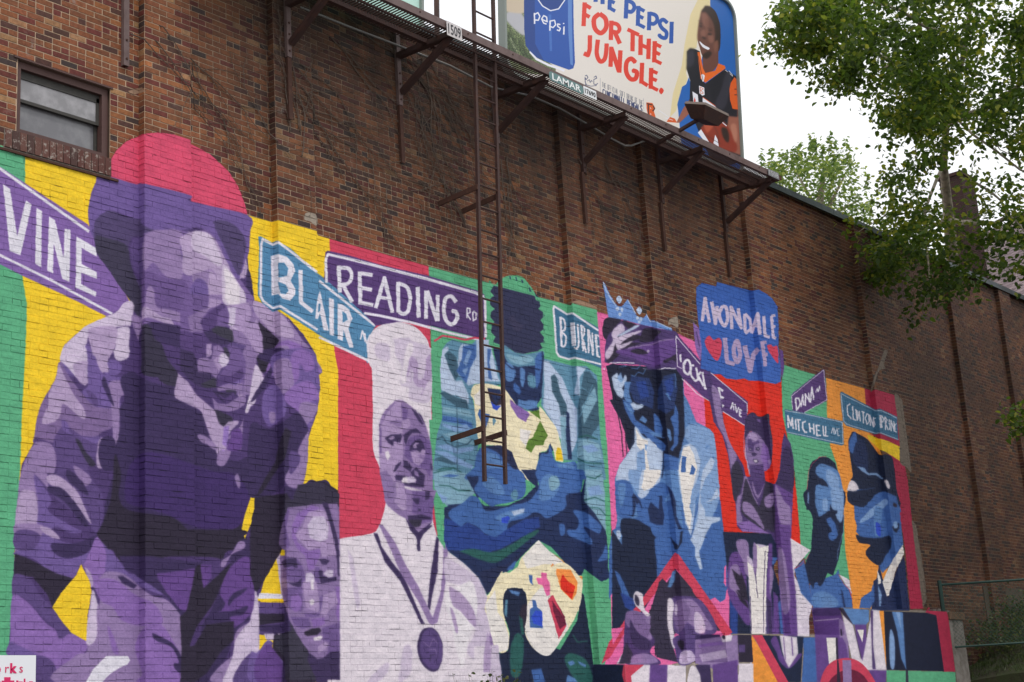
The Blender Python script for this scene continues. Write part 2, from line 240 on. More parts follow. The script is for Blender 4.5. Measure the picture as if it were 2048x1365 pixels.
PAINT='''
@0,0,1
gr -200,230 0,290 50,306 49,540 44,552 53,605 53,643 48,750 44,817 40,934 32,1050 28,1125 24,1200 16,1310 10,1500 -200,1500
ye 50,306 197,349 500,432 543,444 557,441 633,462 635,471 659,478 661,600 668,696 676,740 676,1000 679,1500 10,1500 16,1310 24,1200 28,1125 32,1050 40,934 44,817 48,750 53,643 53,605 44,552 49,540
cr 659,478 857,533 861,700 866,975 880,985 886,1090 677,1090 676,740 668,696 661,600
gr 857,533 984,568 1071,593 1142,611 1145,607 1194,620 1202,735 1215,905 1220,993 1223,1100 1220,1157 1224,1275 1247,1500 880,1500 887,1052 865,905 862,700
pk 1194,624 1352,666 1390,684 1410,800 1413,860 1440,1000 1462,1180 1462,1300 1200,1365 1224,1275 1220,1157 1223,1063 1215,905 1202,735
rd 1405,740 1562,755 1565,832 1580,900 1592,980 1602,1090 1580,1080 1560,1066 1445,1066 1425,980 1411,850
gr 1562,728 1597,740 1652,756 1654,832 1660,893 1672,925 1686,993 1692,1100 1699,1160 1690,1216 1640,1216 1602,1096 1588,934 1565,832
or 1652,756 1729,777 1735,850 1760,900 1800,1000 1760,1218 1706,1218 1699,1160 1690,1100 1686,993 1672,925 1660,893 1654,832
cm 1729,777 1746,782 1750,779 1788,790 1796,835 1800,862 1808,925 1815,960 1822,1022 1830,1100 1846,1218 1820,1219 1810,1100 1795,1000 1775,900 1735,850
ye 1734,870 1755,876 1799,890 1802,924 1772,905 1758,899 1737,879
vi -200,202 0,334 176,450 190,470 262,610 225,632 214,634 152,602 44,552 0,529 -200,440
|wh 5.5 -200,205 0,338 18,351 178,464
|wh 5 -200,420 0,511 100,560 224,628
@0,350,3.412
wh 20,65 68,95 115,420 175,175 215,205 140,550 65,520
wh 248,225 285,248 280,632 238,605
wh 335,285 375,310 435,570 440,370 480,375 472,732 425,712 365,470 362,675 322,655
wh 520,420 655,500 660,560 558,500 555,610 660,665 660,710 555,670 552,745 655,800 652,832 515,770
@0,0,1
h3 193,508 188,476 176,429 180,394 190,368 202,350 272,369 289,368 381,391 382,403 495,430 500,467 495,514 497,540 503,567 511,614 530,612 553,620 577,637 606,669 632,710 638,750 640,776 635,823 620,864 616,882 616,911 610,943 600,975 570,990 560,1050 520,1190 516,1500 5,1500 16,1310 24,1200 28,1125 34,1040 38,978 42,933 66,888 69,867 76,826 88,797 110,759 120,723 123,713 129,690 152,669 176,650 212,634 234,622 261,600
qq 199,347 211,337 223,316 234,299 252,283 272,275 289,268 316,265 350,270 381,280 382,289 419,308 457,343 475,372 488,403 495,430 382,403 381,391 289,368 272,369 202,350
@0,350,3.412
~h1 690,0 930,65 985,62 1300,140 1303,185 1690,275 1705,400 1690,560 1640,620 1560,420 1450,340 1300,370 1200,380 1060,400 985,320 900,300 780,250 700,270 645,330 650,430 620,400 600,270 615,150 650,60
~m3 645,330 690,270 760,245 860,290 985,310 1080,370 985,420 900,430 880,520 900,650 970,760 985,830 960,960 930,960 880,850 860,780 800,740 760,660 670,550 640,430
~m4 650,420 720,430 860,480 890,600 920,700 960,800 955,950 930,955 880,850 800,740 740,640 665,545
~h2 985,420 1080,390 1200,390 1290,380 1240,430 1230,520 1250,660 1310,680 1330,800 1300,960 1400,1040 1300,1100 1000,1010 975,980 990,800 960,700 905,640 890,520 905,440
~l1 1080,500 1150,450 1230,400 1235,520 1255,660 1310,680 1310,760 1200,620 1140,640 1080,560
~l1 1000,800 1040,780 1060,880 1180,900 1290,940 1300,1050 1180,1010 1020,930
~l1 1300,700 1340,690 1400,740 1420,900 1510,880 1450,940 1380,980 1400,1060 1290,1030 1290,900
~h1 1310,760 1340,705 1390,720 1415,780 1400,850 1320,870 1300,820
~l2 1310,400 1370,385 1450,400 1500,480 1540,580 1590,700 1640,820 1670,880 1600,900 1520,880 1420,910 1410,760 1350,690 1310,680 1300,560
~l2 1240,430 1300,400 1305,660 1250,665 1228,500
~l3 1515,640 1560,650 1640,780 1675,850 1670,900 1600,900 1530,870 1515,800
~m3 1450,330 1530,310 1640,370 1690,450 1660,640 1640,700 1600,640 1540,500 1500,420
~l2 1660,560 1690,640 1650,700 1625,715
~h4 1690,640 1720,740 1720,880 1690,860 1680,720
~h4 1380,1000 1430,930 1500,890 1550,930 1560,1010 1600,1050 1590,1130 1550,1160 1500,1150 1420,1090 1370,1050
~h5 1430,1040 1520,1020 1590,1050 1580,1130 1540,1150 1460,1100
~l1 1560,930 1640,900 1690,900 1740,1010 1747,1200 1700,1300 1680,1365 1600,1365 1640,1240 1600,1150 1610,1050 1560,1010
~l2 1560,960 1620,950 1690,960 1730,1060 1700,1120 1620,1080 1570,1020
~h2 1440,1100 1530,1160 1600,1160 1640,1200 1660,1300 1640,1365 1580,1365 1590,1290 1560,1240 1520,1160
~l1 1410,1155 1440,1150 1445,1240 1400,1290 1340,1290 1340,1340 1450,1365 1500,1320 1420,1250
~l3 1470,1220 1530,1210 1570,1260 1550,1310 1500,1320 1460,1280
h5 1525,1175 1550,1180 1575,1230 1560,1260 1540,1230
~l3 890,860 915,900 900,980 890,1030 860,1030 780,1040 700,1040 610,1060 590,1030 720,970 800,930 840,880
~l3 880,1040 880,1160 880,1240 850,1260 820,1270 780,1240 790,1130 780,1060
~l2 600,1050 790,1040 780,1180 740,1260 740,1320 690,1350 640,1280 620,1180 600,1100
~l3 590,1030 600,1100 580,1180 540,1230 500,1300 470,1290 410,1270 430,1180 520,1090
~h1 600,1150 640,1280 640,1365 420,1365 400,1280 480,1300 540,1240
~l1 900,960 970,980 980,1040 960,1070 990,1150 960,1160 910,1040
~h5 970,1000 1040,1020 1060,1080 1090,1150 1140,1200 1150,1280 1200,1365 980,1365 975,1200
~h1 760,1260 830,1300 800,1365 720,1365 720,1310
@0,700,3.412
~m5 410,80 430,110 470,180 560,300 640,380 760,380 800,380 770,520 700,560 640,600 560,590 430,520 410,640 240,600 225,640 235,570 260,430 300,330 375,200
~l2 400,100 440,180 500,300 570,400 580,470 530,450 430,370 400,470 300,510 290,470 330,370 330,300 380,190
~l3 410,60 490,20 540,0 590,0 590,230 540,210 470,130
~l2 500,100 600,80 590,150 600,230 540,220
~l2 640,20 740,0 730,70 740,150 690,140 650,80
~l3 780,0 880,0 870,40 820,75 790,60
~h1 600,90 640,40 690,150 760,180 850,190 860,270 820,330 820,400 760,400 640,380 560,290 600,240
~l1 740,230 850,220 855,300 815,340 815,520 790,660 770,600 760,400
~h4 700,190 720,200 775,370 760,370 700,250
~h2 590,280 650,310 670,380 640,380
~h2 360,640 430,520 560,590 640,620 640,600 690,590 660,720 600,800 640,900 700,1000 700,1200 660,1260 600,1190 480,1100 330,960 320,860 390,830 380,700
~h1 420,480 460,500 480,570 560,590 690,600 650,640 560,600 440,560
~l2 690,600 790,660 820,520 800,600 770,680 720,760 690,810 660,790 660,700
~h4 690,610 750,590 790,640 790,800 740,830 690,800 670,700
~h5 515,615 545,620 580,690 640,760 650,790 610,790 560,710
~l1 230,640 340,640 380,720 370,840 320,850 330,950 290,920 235,850 225,760
~h2 235,850 330,960 290,1010 240,930
~l1 170,760 225,660 230,850 280,990 260,1200 280,1280 210,1290 100,1300 120,1000 135,870
~l2 130,990 200,960 250,1010 250,1260 200,1280 108,1240
~h1 230,860 300,940 350,1030 330,1100 480,1200 560,1240 480,1250 380,1210 300,1260 270,1280 250,1200 260,1060
~l2 320,860 400,860 520,960 570,1060 620,1180 600,1170 500,1060 400,960 330,910
~l1 500,790 600,850 620,900 580,930 540,890
~h4 455,820 490,830 560,900 600,980 580,990 480,910 450,860
~h4 325,940 360,930 440,960 560,1110 600,1200 560,1190 440,1040 330,970
~h4 820,200 900,150 985,200 1100,240 1200,250 1200,330 1380,430 1400,520 1450,650 1500,700 1600,760 1700,740 1747,900 1747,1000 1700,1010 1650,1230 1560,1365 720,1365 660,1270 700,1160 720,1040 780,800 790,660 820,520 815,400 850,330
~k1 700,1180 760,990 780,730 800,740 825,860 810,1000 870,1090 1080,1130 1190,1150 1300,1240 1400,1220 1480,1280 1600,1160 1650,1230 1620,1365 740,1365 660,1270
~d2 1000,700 1200,740 1450,830 1600,850 1700,1000 1640,1190 1500,1240 1300,1200 1150,1130 1000,1080 900,1060 850,1000 880,800
~h5 985,0 1060,60 1180,150 1210,240 1150,240 1060,160 980,80
~l2 1210,160 1260,210 1330,270 1440,370 1480,470 1530,530 1560,490 1630,490 1580,550 1550,600 1540,680 1500,760 1470,680 1420,560 1380,430 1300,380 1200,330 1190,270 1215,230
~l1 1490,700 1550,650 1575,700 1530,790 1480,780
~v2 1535,530 1560,500 1550,620 1530,690 1500,660 1530,600
~l3 1747,100 1747,330 1710,390 1690,430 1670,420 1690,330 1720,170
~h2 1330,140 1350,90 1450,130 1640,120 1670,180 1660,290 1640,380 1560,420 1480,400 1440,300 1500,200 1400,160
~l1 1450,310 1490,360 1560,380 1640,290 1640,360 1580,410 1510,410 1470,370
~l1 1480,260 1530,230 1600,240 1590,290 1500,310
h5 1545,280 1610,280 1610,305 1550,310
~h5 1350,240 1400,200 1480,200 1470,250 1420,270
~h5 1480,430 1560,430 1550,500 1520,520 1490,490
~l1 1350,580 1420,600 1490,680 1440,670
~l1 1560,590 1640,520 1660,470 1650,600 1640,700 1630,600 1560,610
~l1 1600,870 1625,850 1640,920 1625,945
yl 1710,1005 1738,1005 1733,1110 1700,1220 1670,1288 1648,1220 1668,1130
~h4 1630,1310 1690,1290 1747,1250 1747,1365 1600,1365
@0,1050,4
~l1 120,0 330,0 340,70 240,180 130,220 120,120
~l2 320,20 400,30 480,110 380,90
~h1 120,220 240,160 350,80 450,120 600,150 780,90 740,200 700,300 640,330 570,430 400,370 260,270 120,240
~h4 410,150 600,150 760,90 770,110 700,220 560,270 450,240
~h2 120,60 230,40 320,90 260,200 120,190
k1 118,232 200,260 320,320 440,385 580,430 540,490 460,640 415,655 380,560 260,420 110,400
~h2 110,400 240,430 300,540 420,670 570,870 510,915 470,900 440,830 360,760 250,640 180,580 100,570
~v3 95,580 180,590 260,660 360,780 440,840 480,910 570,870 690,930 680,1020 600,1050 600,1180 440,1260 420,1100 310,1050 70,1040 80,920
~h1 80,940 140,960 260,1020 290,1040 60,1045
~h2 290,1050 420,1100 460,1260 290,1260
~l1 440,1260 600,1050 690,1020 690,930 690,860 790,760 790,560 740,480 840,400 960,350 1100,500 1300,640 1440,740 1450,1000 1440,1260
~v3 700,260 770,100 850,220 850,360 780,440 730,500 700,380 660,330
~h1 790,90 880,190 960,300 1030,390 1100,400 1260,480 1300,560 1140,500 1000,420 850,370 850,230
~l2 680,340 720,380 745,460 725,500 700,430
~l3 740,520 780,640 780,860 740,950 690,950 690,830 720,640
~l1 850,380 1000,400 1200,560 1330,600 1440,720 1420,800 1280,780 1230,640 1060,550 900,460 760,480
~v3 760,450 920,440 1080,560 1240,640 1300,790 1160,810 980,770 900,660 800,600
~l1 780,640 880,680 960,780 1100,820 1120,920 1080,980 1140,1190 1040,1200 960,1180 940,1020 860,1040 800,1000 780,900
~v3 860,820 890,850 950,1020 900,1010
~v3 1160,820 1290,800 1400,960 1440,1060 1440,1260 1100,1260 1140,1190 1080,980
h4 935,410 985,410 1095,485 1070,515 980,470
~h4 1215,870 1270,890 1380,950 1450,1060 1450,1180 1400,1160 1390,1110 1430,1100 1370,980 1250,930
wh 850,1050 1020,1050 1040,1080 1020,1120 980,1130 860,1210 810,1270 680,1270 740,1160
~k1 780,60 1000,50 1900,40 1930,110 1800,230 1780,290 1700,260 1300,260 1200,330 1060,300 960,290 900,200 860,190
h4 950,250 1210,250 1560,300 1640,290 1560,350 1250,390 1260,440 1360,570 1480,700 1460,740 1440,720 1330,570 1200,480 1050,380 1000,360
v4 1250,395 1560,350 1550,460 1490,690 1440,680 1330,540
k1 1560,350 1600,310 1640,500 1860,290 1820,400 1760,520 1700,640 1640,720 1560,840 1520,960 1540,1260 1440,1260 1450,1000 1440,740 1490,690 1540,470
v4 1605,320 1690,320 1690,420 1630,510 1610,420
~h4 1760,280 1850,290 1760,500 1700,660 1620,800 1600,920 1620,1100 1560,1260 1660,1260 1800,1080 1900,830 2000,760 2040,700 2040,560 2030,470 2000,300 1990,130 1900,140 1850,230
~v4 1860,320 1990,260 2030,500 2035,640 1980,740 1880,820 1850,790 1820,740 1680,810 1720,740 1800,640 1760,560 1780,460
~h4 1830,600 1880,540 1975,505 1940,550 1870,600 1830,650
~h4 1680,800 1760,700 1860,690 1980,650 1940,720 1860,730 1800,770
~l1 1905,140 1955,140 1950,190 1850,240 1800,330 1765,340 1770,290 1850,230
k1 1560,960 1650,800 1870,770 1870,920 1760,1020 1660,1180 1560,1260 1440,1260 1450,1000
~l1 2048,700 2048,1260 1700,1260 1730,1160 1880,1020 1870,940 1900,840 1990,780
~l3 1900,890 2048,760 2048,1030 1960,1060 1880,1260 1780,1260 1850,1080
~h2 1960,1060 2048,1040 2048,1260 1860,1260
@0,1050,4
ye 648,315 720,460 730,540 700,730 688,930 570,865 500,780 415,660 500,530 560,460 610,400
@260,420,3.2
m1 90,150 180,120 320,130 400,150 520,110 560,200 640,370 700,440 790,560 800,680 840,800 850,896 420,896 300,800 80,740 80,560
~l1 90,180 160,130 250,120 330,150 320,250 340,400 300,460 220,420 150,340 90,380
~h1 330,60 520,90 620,60 750,60 765,180 740,300 700,440 640,370 560,200 500,140 400,110 180,130 90,100 90,60
~m3 540,100 600,70 680,110 740,200 730,300 700,420 650,340 600,230
~m2 90,400 200,430 350,460 380,560 370,660 200,640 90,600
~l1 110,500 150,510 170,620 260,640 360,680 370,740 260,700 130,650 90,680
~l2 90,620 200,680 260,700 270,740 120,690 80,700
~l2 320,200 350,160 420,160 410,400 340,400 335,280
~l2 330,170 390,160 390,270 385,390 340,400 335,260 318,210
~l2 400,150 440,135 500,150 550,200 600,300 640,380 600,440 590,560 520,620 430,560 400,440 390,280
~l3 400,150 440,135 510,160 560,250 590,340 560,360 480,300 400,250
~l1 400,430 450,400 520,380 560,440 600,540 570,620 500,640 480,560
~l2 510,400 560,440 600,520 580,600 510,635 500,560
~h1 385,500 430,440 480,460 500,520 490,580 430,580 390,540
~l3 590,370 620,365 700,480 740,560 735,620 660,625 600,600 590,540
~w2 600,380 640,400 690,480 730,560 720,610 660,610 610,580 610,480
~h2 455,720 500,660 580,620 640,640 640,740 660,760 660,860 600,860 540,800 470,770
~v4 560,660 620,640 640,720 620,760 560,740
~h4 510,760 580,740 640,760 660,790 650,830 590,830 530,800
~l2 640,640 740,630 790,660 800,730 840,800 845,896 740,896 760,820 700,760 640,740
~l3 640,650 700,640 720,700 690,760 650,730
~l1 370,680 460,700 470,770 440,790 380,750
~l1 670,780 740,800 780,860 760,880 690,860
~h4 100,730 300,740 420,790 540,800 580,896 100,896
~l2 700,420 740,380 745,400 730,440
@260,620,3.2
h3 80,120 320,110 460,180 560,200 640,240 800,300 830,330 800,500 740,650 640,720 560,700 430,560 380,470 300,400
~l2 640,60 760,100 800,130 840,180 850,275 810,280 760,230 700,190 650,160
~l3 660,110 740,110 780,160 800,240 740,200 680,150
~l1 660,160 740,180 780,230 700,240
~h2 590,220 660,200 740,260 745,330 720,380 640,400 560,440 600,360 640,320
~l1 745,250 800,260 805,330 780,440 745,400
~h5 80,120 120,100 200,220 240,320 300,400 290,480 210,470 140,380 80,340
~h4 150,100 320,120 460,190 480,280 380,260 260,230 160,190
l2 495,215 525,215 520,290 495,300
~l1 430,320 500,310 540,360 570,400 540,420 460,400 425,360
~l2 540,290 590,270 632,310 620,350 590,370 540,340
h5 595,235 620,245 635,290 620,300 600,270
~h5 430,480 470,430 545,430 545,490 480,500
~h1 560,480 620,430 720,380 720,450 700,500 600,490
~l1 560,500 640,480 700,500 640,515 580,515
~l1 525,560 560,600 620,610 690,560 735,540 735,600 680,640 600,650 550,610
h5 610,515 680,515 680,545 620,545
~h4 570,560 620,550 650,580 600,595
~l2 680,480 715,480 720,550 690,550
~h5 530,640 600,660 660,700 620,740 590,745 560,700
l2 305,410 370,460 420,540 490,600 545,650 570,730 600,748 630,715 697,712 690,735 640,760 625,800 610,896 560,890 500,780 460,660 430,625 320,580 285,540 290,495
v2 600,750 635,740 630,800 615,880 590,860
w2 800,345 850,420 855,480 840,510 760,590 745,650 735,650 765,540 790,440
~l1 430,800 500,820 540,870 460,850
~v4 650,780 700,760 720,830 700,896 620,896 640,830
@480,350,3.412
~l1 90,880 130,900 220,920 300,960 380,1060 420,1120 480,1190 520,1260 540,1365 200,1365 130,1100
~l2 90,860 180,890 250,920 330,1010 370,1100 300,1110 200,1060 160,1010 100,940
k1 125,1000 180,1050 270,1130 210,1230 180,1340 140,1365 110,1250 150,1200
~v3 250,1160 330,1130 440,1180 500,1260 530,1365 200,1365 210,1250
~l1 230,1190 330,1170 320,1280 270,1330 220,1300
~l3 0,780 30,800 40,870 20,910 0,900
~l2 0,1010 90,1040 150,1150 150,1210 100,1220 0,1160
~h2 0,1080 60,1080 110,1200 90,1300 60,1365 0,1365
@500,700,3.412
~l1 0,0 60,0 40,90 60,130 100,190 60,280 0,340
~l3 40,100 90,190 85,270 40,330 0,360 10,200
~h4 0,360 90,280 160,140 240,0 90,0 60,60 140,100 90,200
~h1 140,60 240,0 420,0 465,130 475,280 450,420 400,560 340,520 330,420 300,300 200,300 170,200
~v3 280,40 340,0 410,20 440,120 380,150 340,100 330,200 280,220
~l1 160,100 260,60 290,160 300,240 250,290 190,290
~v3 290,250 380,210 440,240 470,330 400,360 360,430 300,400 240,350 240,300
~h1 100,280 180,240 240,350 240,440 180,500 120,520 80,420
~l1 130,430 170,430 170,490 140,500
~l1 350,360 460,380 440,450 400,500 370,520 330,480
~h4 0,520 130,540 240,480 330,430 400,560 340,640 300,760 240,900 200,960 0,1000
k1 240,530 280,560 240,740 130,900 80,980 40,1000 100,880 170,770 200,640
~l1 400,560 395,680 395,720 375,870 340,940 260,930 240,860 310,760 330,680 370,600
~h2 270,700 330,710 340,760 300,830 270,840
~h4 240,930 320,950 410,890 460,900 520,888 560,940 605,985 605,1060 540,1040 470,1050 380,1060 280,1070 240,1000
k1 0,1010 250,980 300,1060 250,1080 230,1180 220,1365 0,1365
ye 0,1010 30,1010 28,1080 0,1200
k1 420,960 510,900 600,960 600,1000 540,1010
@500,1050,4
k1 0,0 280,0 280,160 235,235 180,330 80,500 45,545 0,400
~v4 0,450 40,545 40,640 0,760
h2 60,620 310,620 340,800 380,880 300,880 60,880
k1 66,710 300,715 310,770 66,805
h4 66,805 320,790 330,850 200,870 66,850
l3 110,870 190,870 190,925 130,925
l3 220,870 310,870 305,910 270,930 235,915
k1 190,880 220,870 240,920 300,920 330,850 380,880 440,960 480,1060 500,1200 530,1260 280,1260 260,1100 180,980
~l3 40,530 65,600 72,800 72,1000 30,1040 0,1030 0,780 30,650
~h1 0,1030 60,1020 130,930 180,940 180,990 260,1080 285,1260 0,1260
~v4 40,1100 130,960 200,1010 250,1100 270,1260 60,1260
h4 450,1010 500,1060 570,1075 640,1030 720,980 720,1270 530,1270 500,1180 470,1100
ye 240,235 270,625 60,610 60,590 215,280
wh 75,545 260,555 272,592 62,592
l3 213,275 240,225 258,420 264,560 250,560
@500,700,3.412
~m5 240,1080 320,1060 400,1060 480,1060 560,1040 608,1060 610,1365 225,1365 230,1150
~l1 330,1220 370,1110 440,1090 500,1120 540,1220 570,1365 370,1365
~l2 400,1130 460,1100 500,1150 500,1300 440,1320 390,1230
~v4 240,1180 310,1080 360,1100 340,1200 300,1260 320,1365 240,1365
k1 510,1050 545,1080 590,1220 608,1330 608,1365 590,1365 560,1230 520,1100
@0,0,1
h5 596,970 640,962 680,990 680,1015 650,1005 600,1016 566,1050
@500,1050,4
~m5 275,0 420,0 640,0 715,0 718,700 715,980 640,1040 570,1075 500,1050 430,960 360,850 310,730 290,560 280,400 290,280 275,150
~l1 360,90 400,0 640,0 680,150 700,260 560,230 420,200
~m2 275,150 350,60 420,200 430,300 440,460 410,600 430,800 330,760 300,600 290,450 300,270
~v4 370,30 290,20 320,120 400,200 440,180
~v4 430,230 520,180 560,220 520,330 530,440 440,440
~h4 290,270 350,265 380,300 370,350 330,320 280,330
~h4 300,460 360,470 410,430 405,500 350,490
~k1 645,0 680,0 700,150 712,300 712,420 690,330 690,200 660,100
~h4 555,275 630,270 635,305 600,325 565,310
~h1 540,350 620,330 715,380 715,480 620,520 560,470
~k1 550,370 580,370 600,430 690,430 715,410 715,460 640,485 580,470 550,420
~l3 600,370 660,360 670,400 610,410
~l3 450,400 500,390 515,560 550,600 520,660 460,660 440,580
~w2 480,450 510,460 510,540 485,530
~w2 480,600 515,600 510,640 485,640
~v4 330,600 400,560 420,700 380,760 330,720
~v4 540,560 580,580 600,650 560,700
~h1 440,715 560,710 560,740 500,750 440,740
~h2 310,740 440,740 500,760 570,780 560,860 430,850 360,840
~v4 560,760 715,690 718,980 640,1040 600,1040 650,930 640,850 570,860
~k1 435,850 490,840 520,825 570,825 565,870 500,890 440,885
~l3 510,900 570,885 580,920 520,945
~l3 530,960 600,940 620,980 560,1030 535,1010
@0,0,1
~w2 731,705 733,690 738,672 751,657 773,646 797,644 826,652 846,669 858,693 861,750 863,840 865,905 866,980 872,1066 875,1072 895,1102 925,1125 957,1155 975,1195 990,1230 996,1275 997,1312 1002,1345 1004,1500 679,1500 679,1078 705,1074 746,1066 759,1049 771,1008 770,981 758,934 746,899 745,817 743,745 735,722
cr 743,735 743,740 770,981 770,990 760,1049 746,1066 679,1078 676,860 676,740 668,700
~w2 735,722 743,738 745,817 746,899 758,934 770,981 800,980 800,720
cr 868,981 880,985 886,1082 872,1066 866,1045 863,1020
@700,600,6.825
~l4 550,540 800,520 840,560 1090,650 1100,780 1100,1365 820,1365 800,1200 690,1160 700,900 620,760 600,560
~w2 780,620 850,600 860,700 820,800 770,1000 760,1130 700,1130 720,900
~l2 830,770 900,820 930,900 930,1080 1000,1060 1030,900 1040,800 1100,760 1110,1050 1060,1130 1000,1250 980,1310 970,1280 1000,1200 920,1190 860,1100 870,1020 840,950 830,1110 820,1100 830,930 790,1040 770,1040 800,870
~l4 360,600 530,620 540,820 450,830 350,760
@500,700,3.412
~l1 1035,345 1100,390 1160,460 1200,550 1225,650 1240,800 1250,960 1270,965 1255,1020 1245,1100 1240,1170 1150,1240 1060,1150 930,1050 915,960 890,820 885,700 880,520 900,450 940,400 990,350
m5 1035,345 1100,390 1160,460 1200,550 1225,650 1240,800 1250,960 1240,960 1180,940 1200,850 1150,800 1060,740 1035,760 1040,650 1060,560 1080,440 1035,440
~l2 1035,490 1070,470 1095,500 1085,540 1040,540
~l1 1100,400 1150,450 1180,560 1130,540 1090,520 1080,440
~h4 880,530 890,520 900,700 885,710
~h4 1100,400 1140,420 1170,480 1190,550 1210,560 1170,450
~h4 1055,560 1100,560 1150,535 1180,560 1160,575 1110,590 1070,640 1050,640
~h4 920,605 960,580 1040,575 1040,590 990,600 1030,610 1030,635 980,655 940,630
~l3 960,600 1000,595 985,620
~h4 1085,680 1100,630 1150,605 1190,640 1200,680 1165,700 1145,680 1110,675
~l3 1110,650 1140,630 1155,650 1120,660
~l1 1095,700 1150,690 1190,720 1180,760 1130,760
~h4 980,830 1030,760 1020,800 1000,850 1060,870 1080,890 1000,890
~h4 1045,755 1065,755 1100,790 1080,810 1110,870 1150,860 1190,840 1185,920 1150,940 1080,930 1050,910 1060,870 1045,840 1060,800
h5 1100,800 1130,820 1150,860 1195,860 1190,930 1160,945 1130,900
w2 1030,890 1080,870 1130,870 1135,905 1080,915 1040,910
w2 1045,935 1100,935 1180,950 1090,960
~w2 920,700 945,690 955,730 935,755
~l2 1000,900 1060,960 1080,1060 1060,1150 1010,1080 1000,980
m1 1060,960 1180,950 1270,965 1245,1100 1240,1170 1160,1190 1060,1140 1080,1050
~h5 1095,1015 1150,1005 1155,1050 1120,1045
~h5 1190,960 1220,980 1215,1015 1190,1020
~h5 1140,1090 1165,1085 1170,1100 1150,1105
~h5 1070,1135 1170,1130 1160,1200 1120,1210 1090,1180
h4 1060,1150 1150,1245 1245,1170 1225,1200 1170,1240 1155,1290 1160,1365 1140,1365 1135,1280 1090,1230
h4 1230,750 1245,800 1240,830
@500,1050,4
h4 1270,0 1290,0 1350,60 1450,0 1460,10 1390,70 1360,130 1362,210 1340,210 1335,120 1310,60
h4 985,65 1020,70 1050,170 1130,290 1230,420 1310,600 1395,795 1365,795 1300,650 1200,450 1080,300 1040,200
l1 1030,0 1060,0 1160,140 1250,330 1350,500 1440,700 1460,740 1520,560 1545,330 1545,150 1575,160 1580,220 1570,400 1550,560 1500,780 1460,805 1430,790 1350,620 1200,380 1120,190
h4 1490,90 1510,110 1500,370 1450,600 1440,690 1420,650 1440,420 1470,220
l4 780,190 820,260 850,420 880,620 860,700 830,560
~l4 1560,260 1640,300 1830,440 1900,600 1950,720 1985,900 1990,1050 2010,1200 1880,1200 1820,1100 1750,1050 1740,980 1800,850 1780,700 1820,600 1760,500 1620,470 1560,430
~w3 1690,480 1780,460 1820,640 1790,800 1740,950 1700,1150 1650,1000 1600,760 1560,560
~l2 1590,500 1620,640 1690,700 1800,820 1790,690 1700,560 1640,520
~l2 1600,670 1630,700 1665,850 1640,850
~l1 1930,830 1950,940 1940,1190 1870,1190 1880,1050
~l4 1230,980 1290,980 1290,1160 1240,1240 1190,1260 1200,1150
~l4 1000,1180 1100,1100 1100,1180 1020,1260 940,1260
~h4 1340,950 1370,850 1440,820 1500,860 1540,960 1535,1080 1500,1165 1440,1170 1380,1120 1345,1040
~h2 1360,960 1385,870 1440,830 1500,870 1535,960 1535,1070 1500,1150 1450,1155 1390,1100 1365,1040
|h4 5 1450,870 1490,890 1510,970 1500,1060 1470,1110
|l1 4 1385,935 1435,980 1465,910 1500,950
|h4 4 1385,985 1410,1020 1430,1020
|l1 4 1430,1000 1485,995 1490,1030
|h5 4 1440,1100 1445,1040 1485,1040
@0,0,1
lb 516,474 521,473 544,486 555,482 580,497 635,547 659,566 725,625 752,652 738,672 733,690 735,728 730,720 640,672 560,620 545,624 523,606 515,590 518,500
|wh 5 737,722 638,675
|wh 5 635,660 560,613 545,617 526,603 521,592 522,490 525,479 546,490 557,485 634,545
|wh 5 638,562 700,612 750,652
@480,350,3.412
wh 210,555 262,540 320,560 365,610 375,660 345,720 375,780 375,820 340,858 290,845 262,815 215,825
lb 262,600 300,600 330,640 320,690 265,700
lb 262,730 310,750 330,790 310,815 275,810
|wh 28 412,650 415,870 495,935
wh 530,830 545,790 560,860 605,1065 570,1060 545,950 530,985 512,980
lb 536,880 550,880 545,930 532,940
wh 605,840 640,850 640,1100 610,1090
wh 665,880 700,885 745,920 765,980 740,1050 775,1180 745,1180 705,1060 700,1135 665,1120
lb 698,930 725,950 735,990 700,1010
|wh 11 820,1125 835,1065 855,1140
|wh 9 850,1080 862,1150 885,1095
@0,0,1
sp 650,506 655,502 700,512 760,530 860,553 955,582 969,590 972,680 940,672 860,652 797,644 751,652 725,625 659,566 648,560
|wh 5.5 653,566 651,520 656,509 700,519 860,560 950,586 968,594
|wh 5 967,596 970,600 971,676
|wh 5.5 728,627 760,632 820,645 900,667 960,680
@480,350,3.412
|wh 28 672,620 680,805
|wh 26 675,635 740,640 760,690 740,740 690,750
|wh 27 700,750 765,870
|wh 28 815,660 820,885
|wh 26 815,672 905,685
|wh 26 820,770 900,785
|wh 26 820,872 910,890
|wh 27 925,910 985,705 1040,940
|wh 22 950,835 1010,845
|wh 27 1078,730 1080,940
|wh 27 1078,740 1140,770 1160,850 1145,930 1110,950 1080,930
|wh 28 1212,765 1218,975
|wh 26 1268,790 1268,985
|wh 27 1275,790 1345,1000
|wh 26 1348,820 1348,1000
|wh 27 1475,870 1440,830 1400,850 1390,930 1410,1000 1450,1020 1480,980 1475,940 1445,930
|wh 10 1548,980 1550,910 1570,915 1570,940 1550,950 1572,990
|wh 10 1588,935 1590,995 1610,985 1612,945 1590,930
@0,0,1
|cr 4 868,683 885,672 905,675 930,680 950,676 970,678
@0,0,1
gr 858,840 870,840 890,1100 875,1075 866,1000
@500,1050,4
h4 275,600 310,620 360,850 430,960 500,1050 520,1270 250,1270 280,900
k1 200,925 300,900 380,880 440,960 480,1060 500,1200 530,1260 300,1260 270,1100 180,990
@860,660,4.55
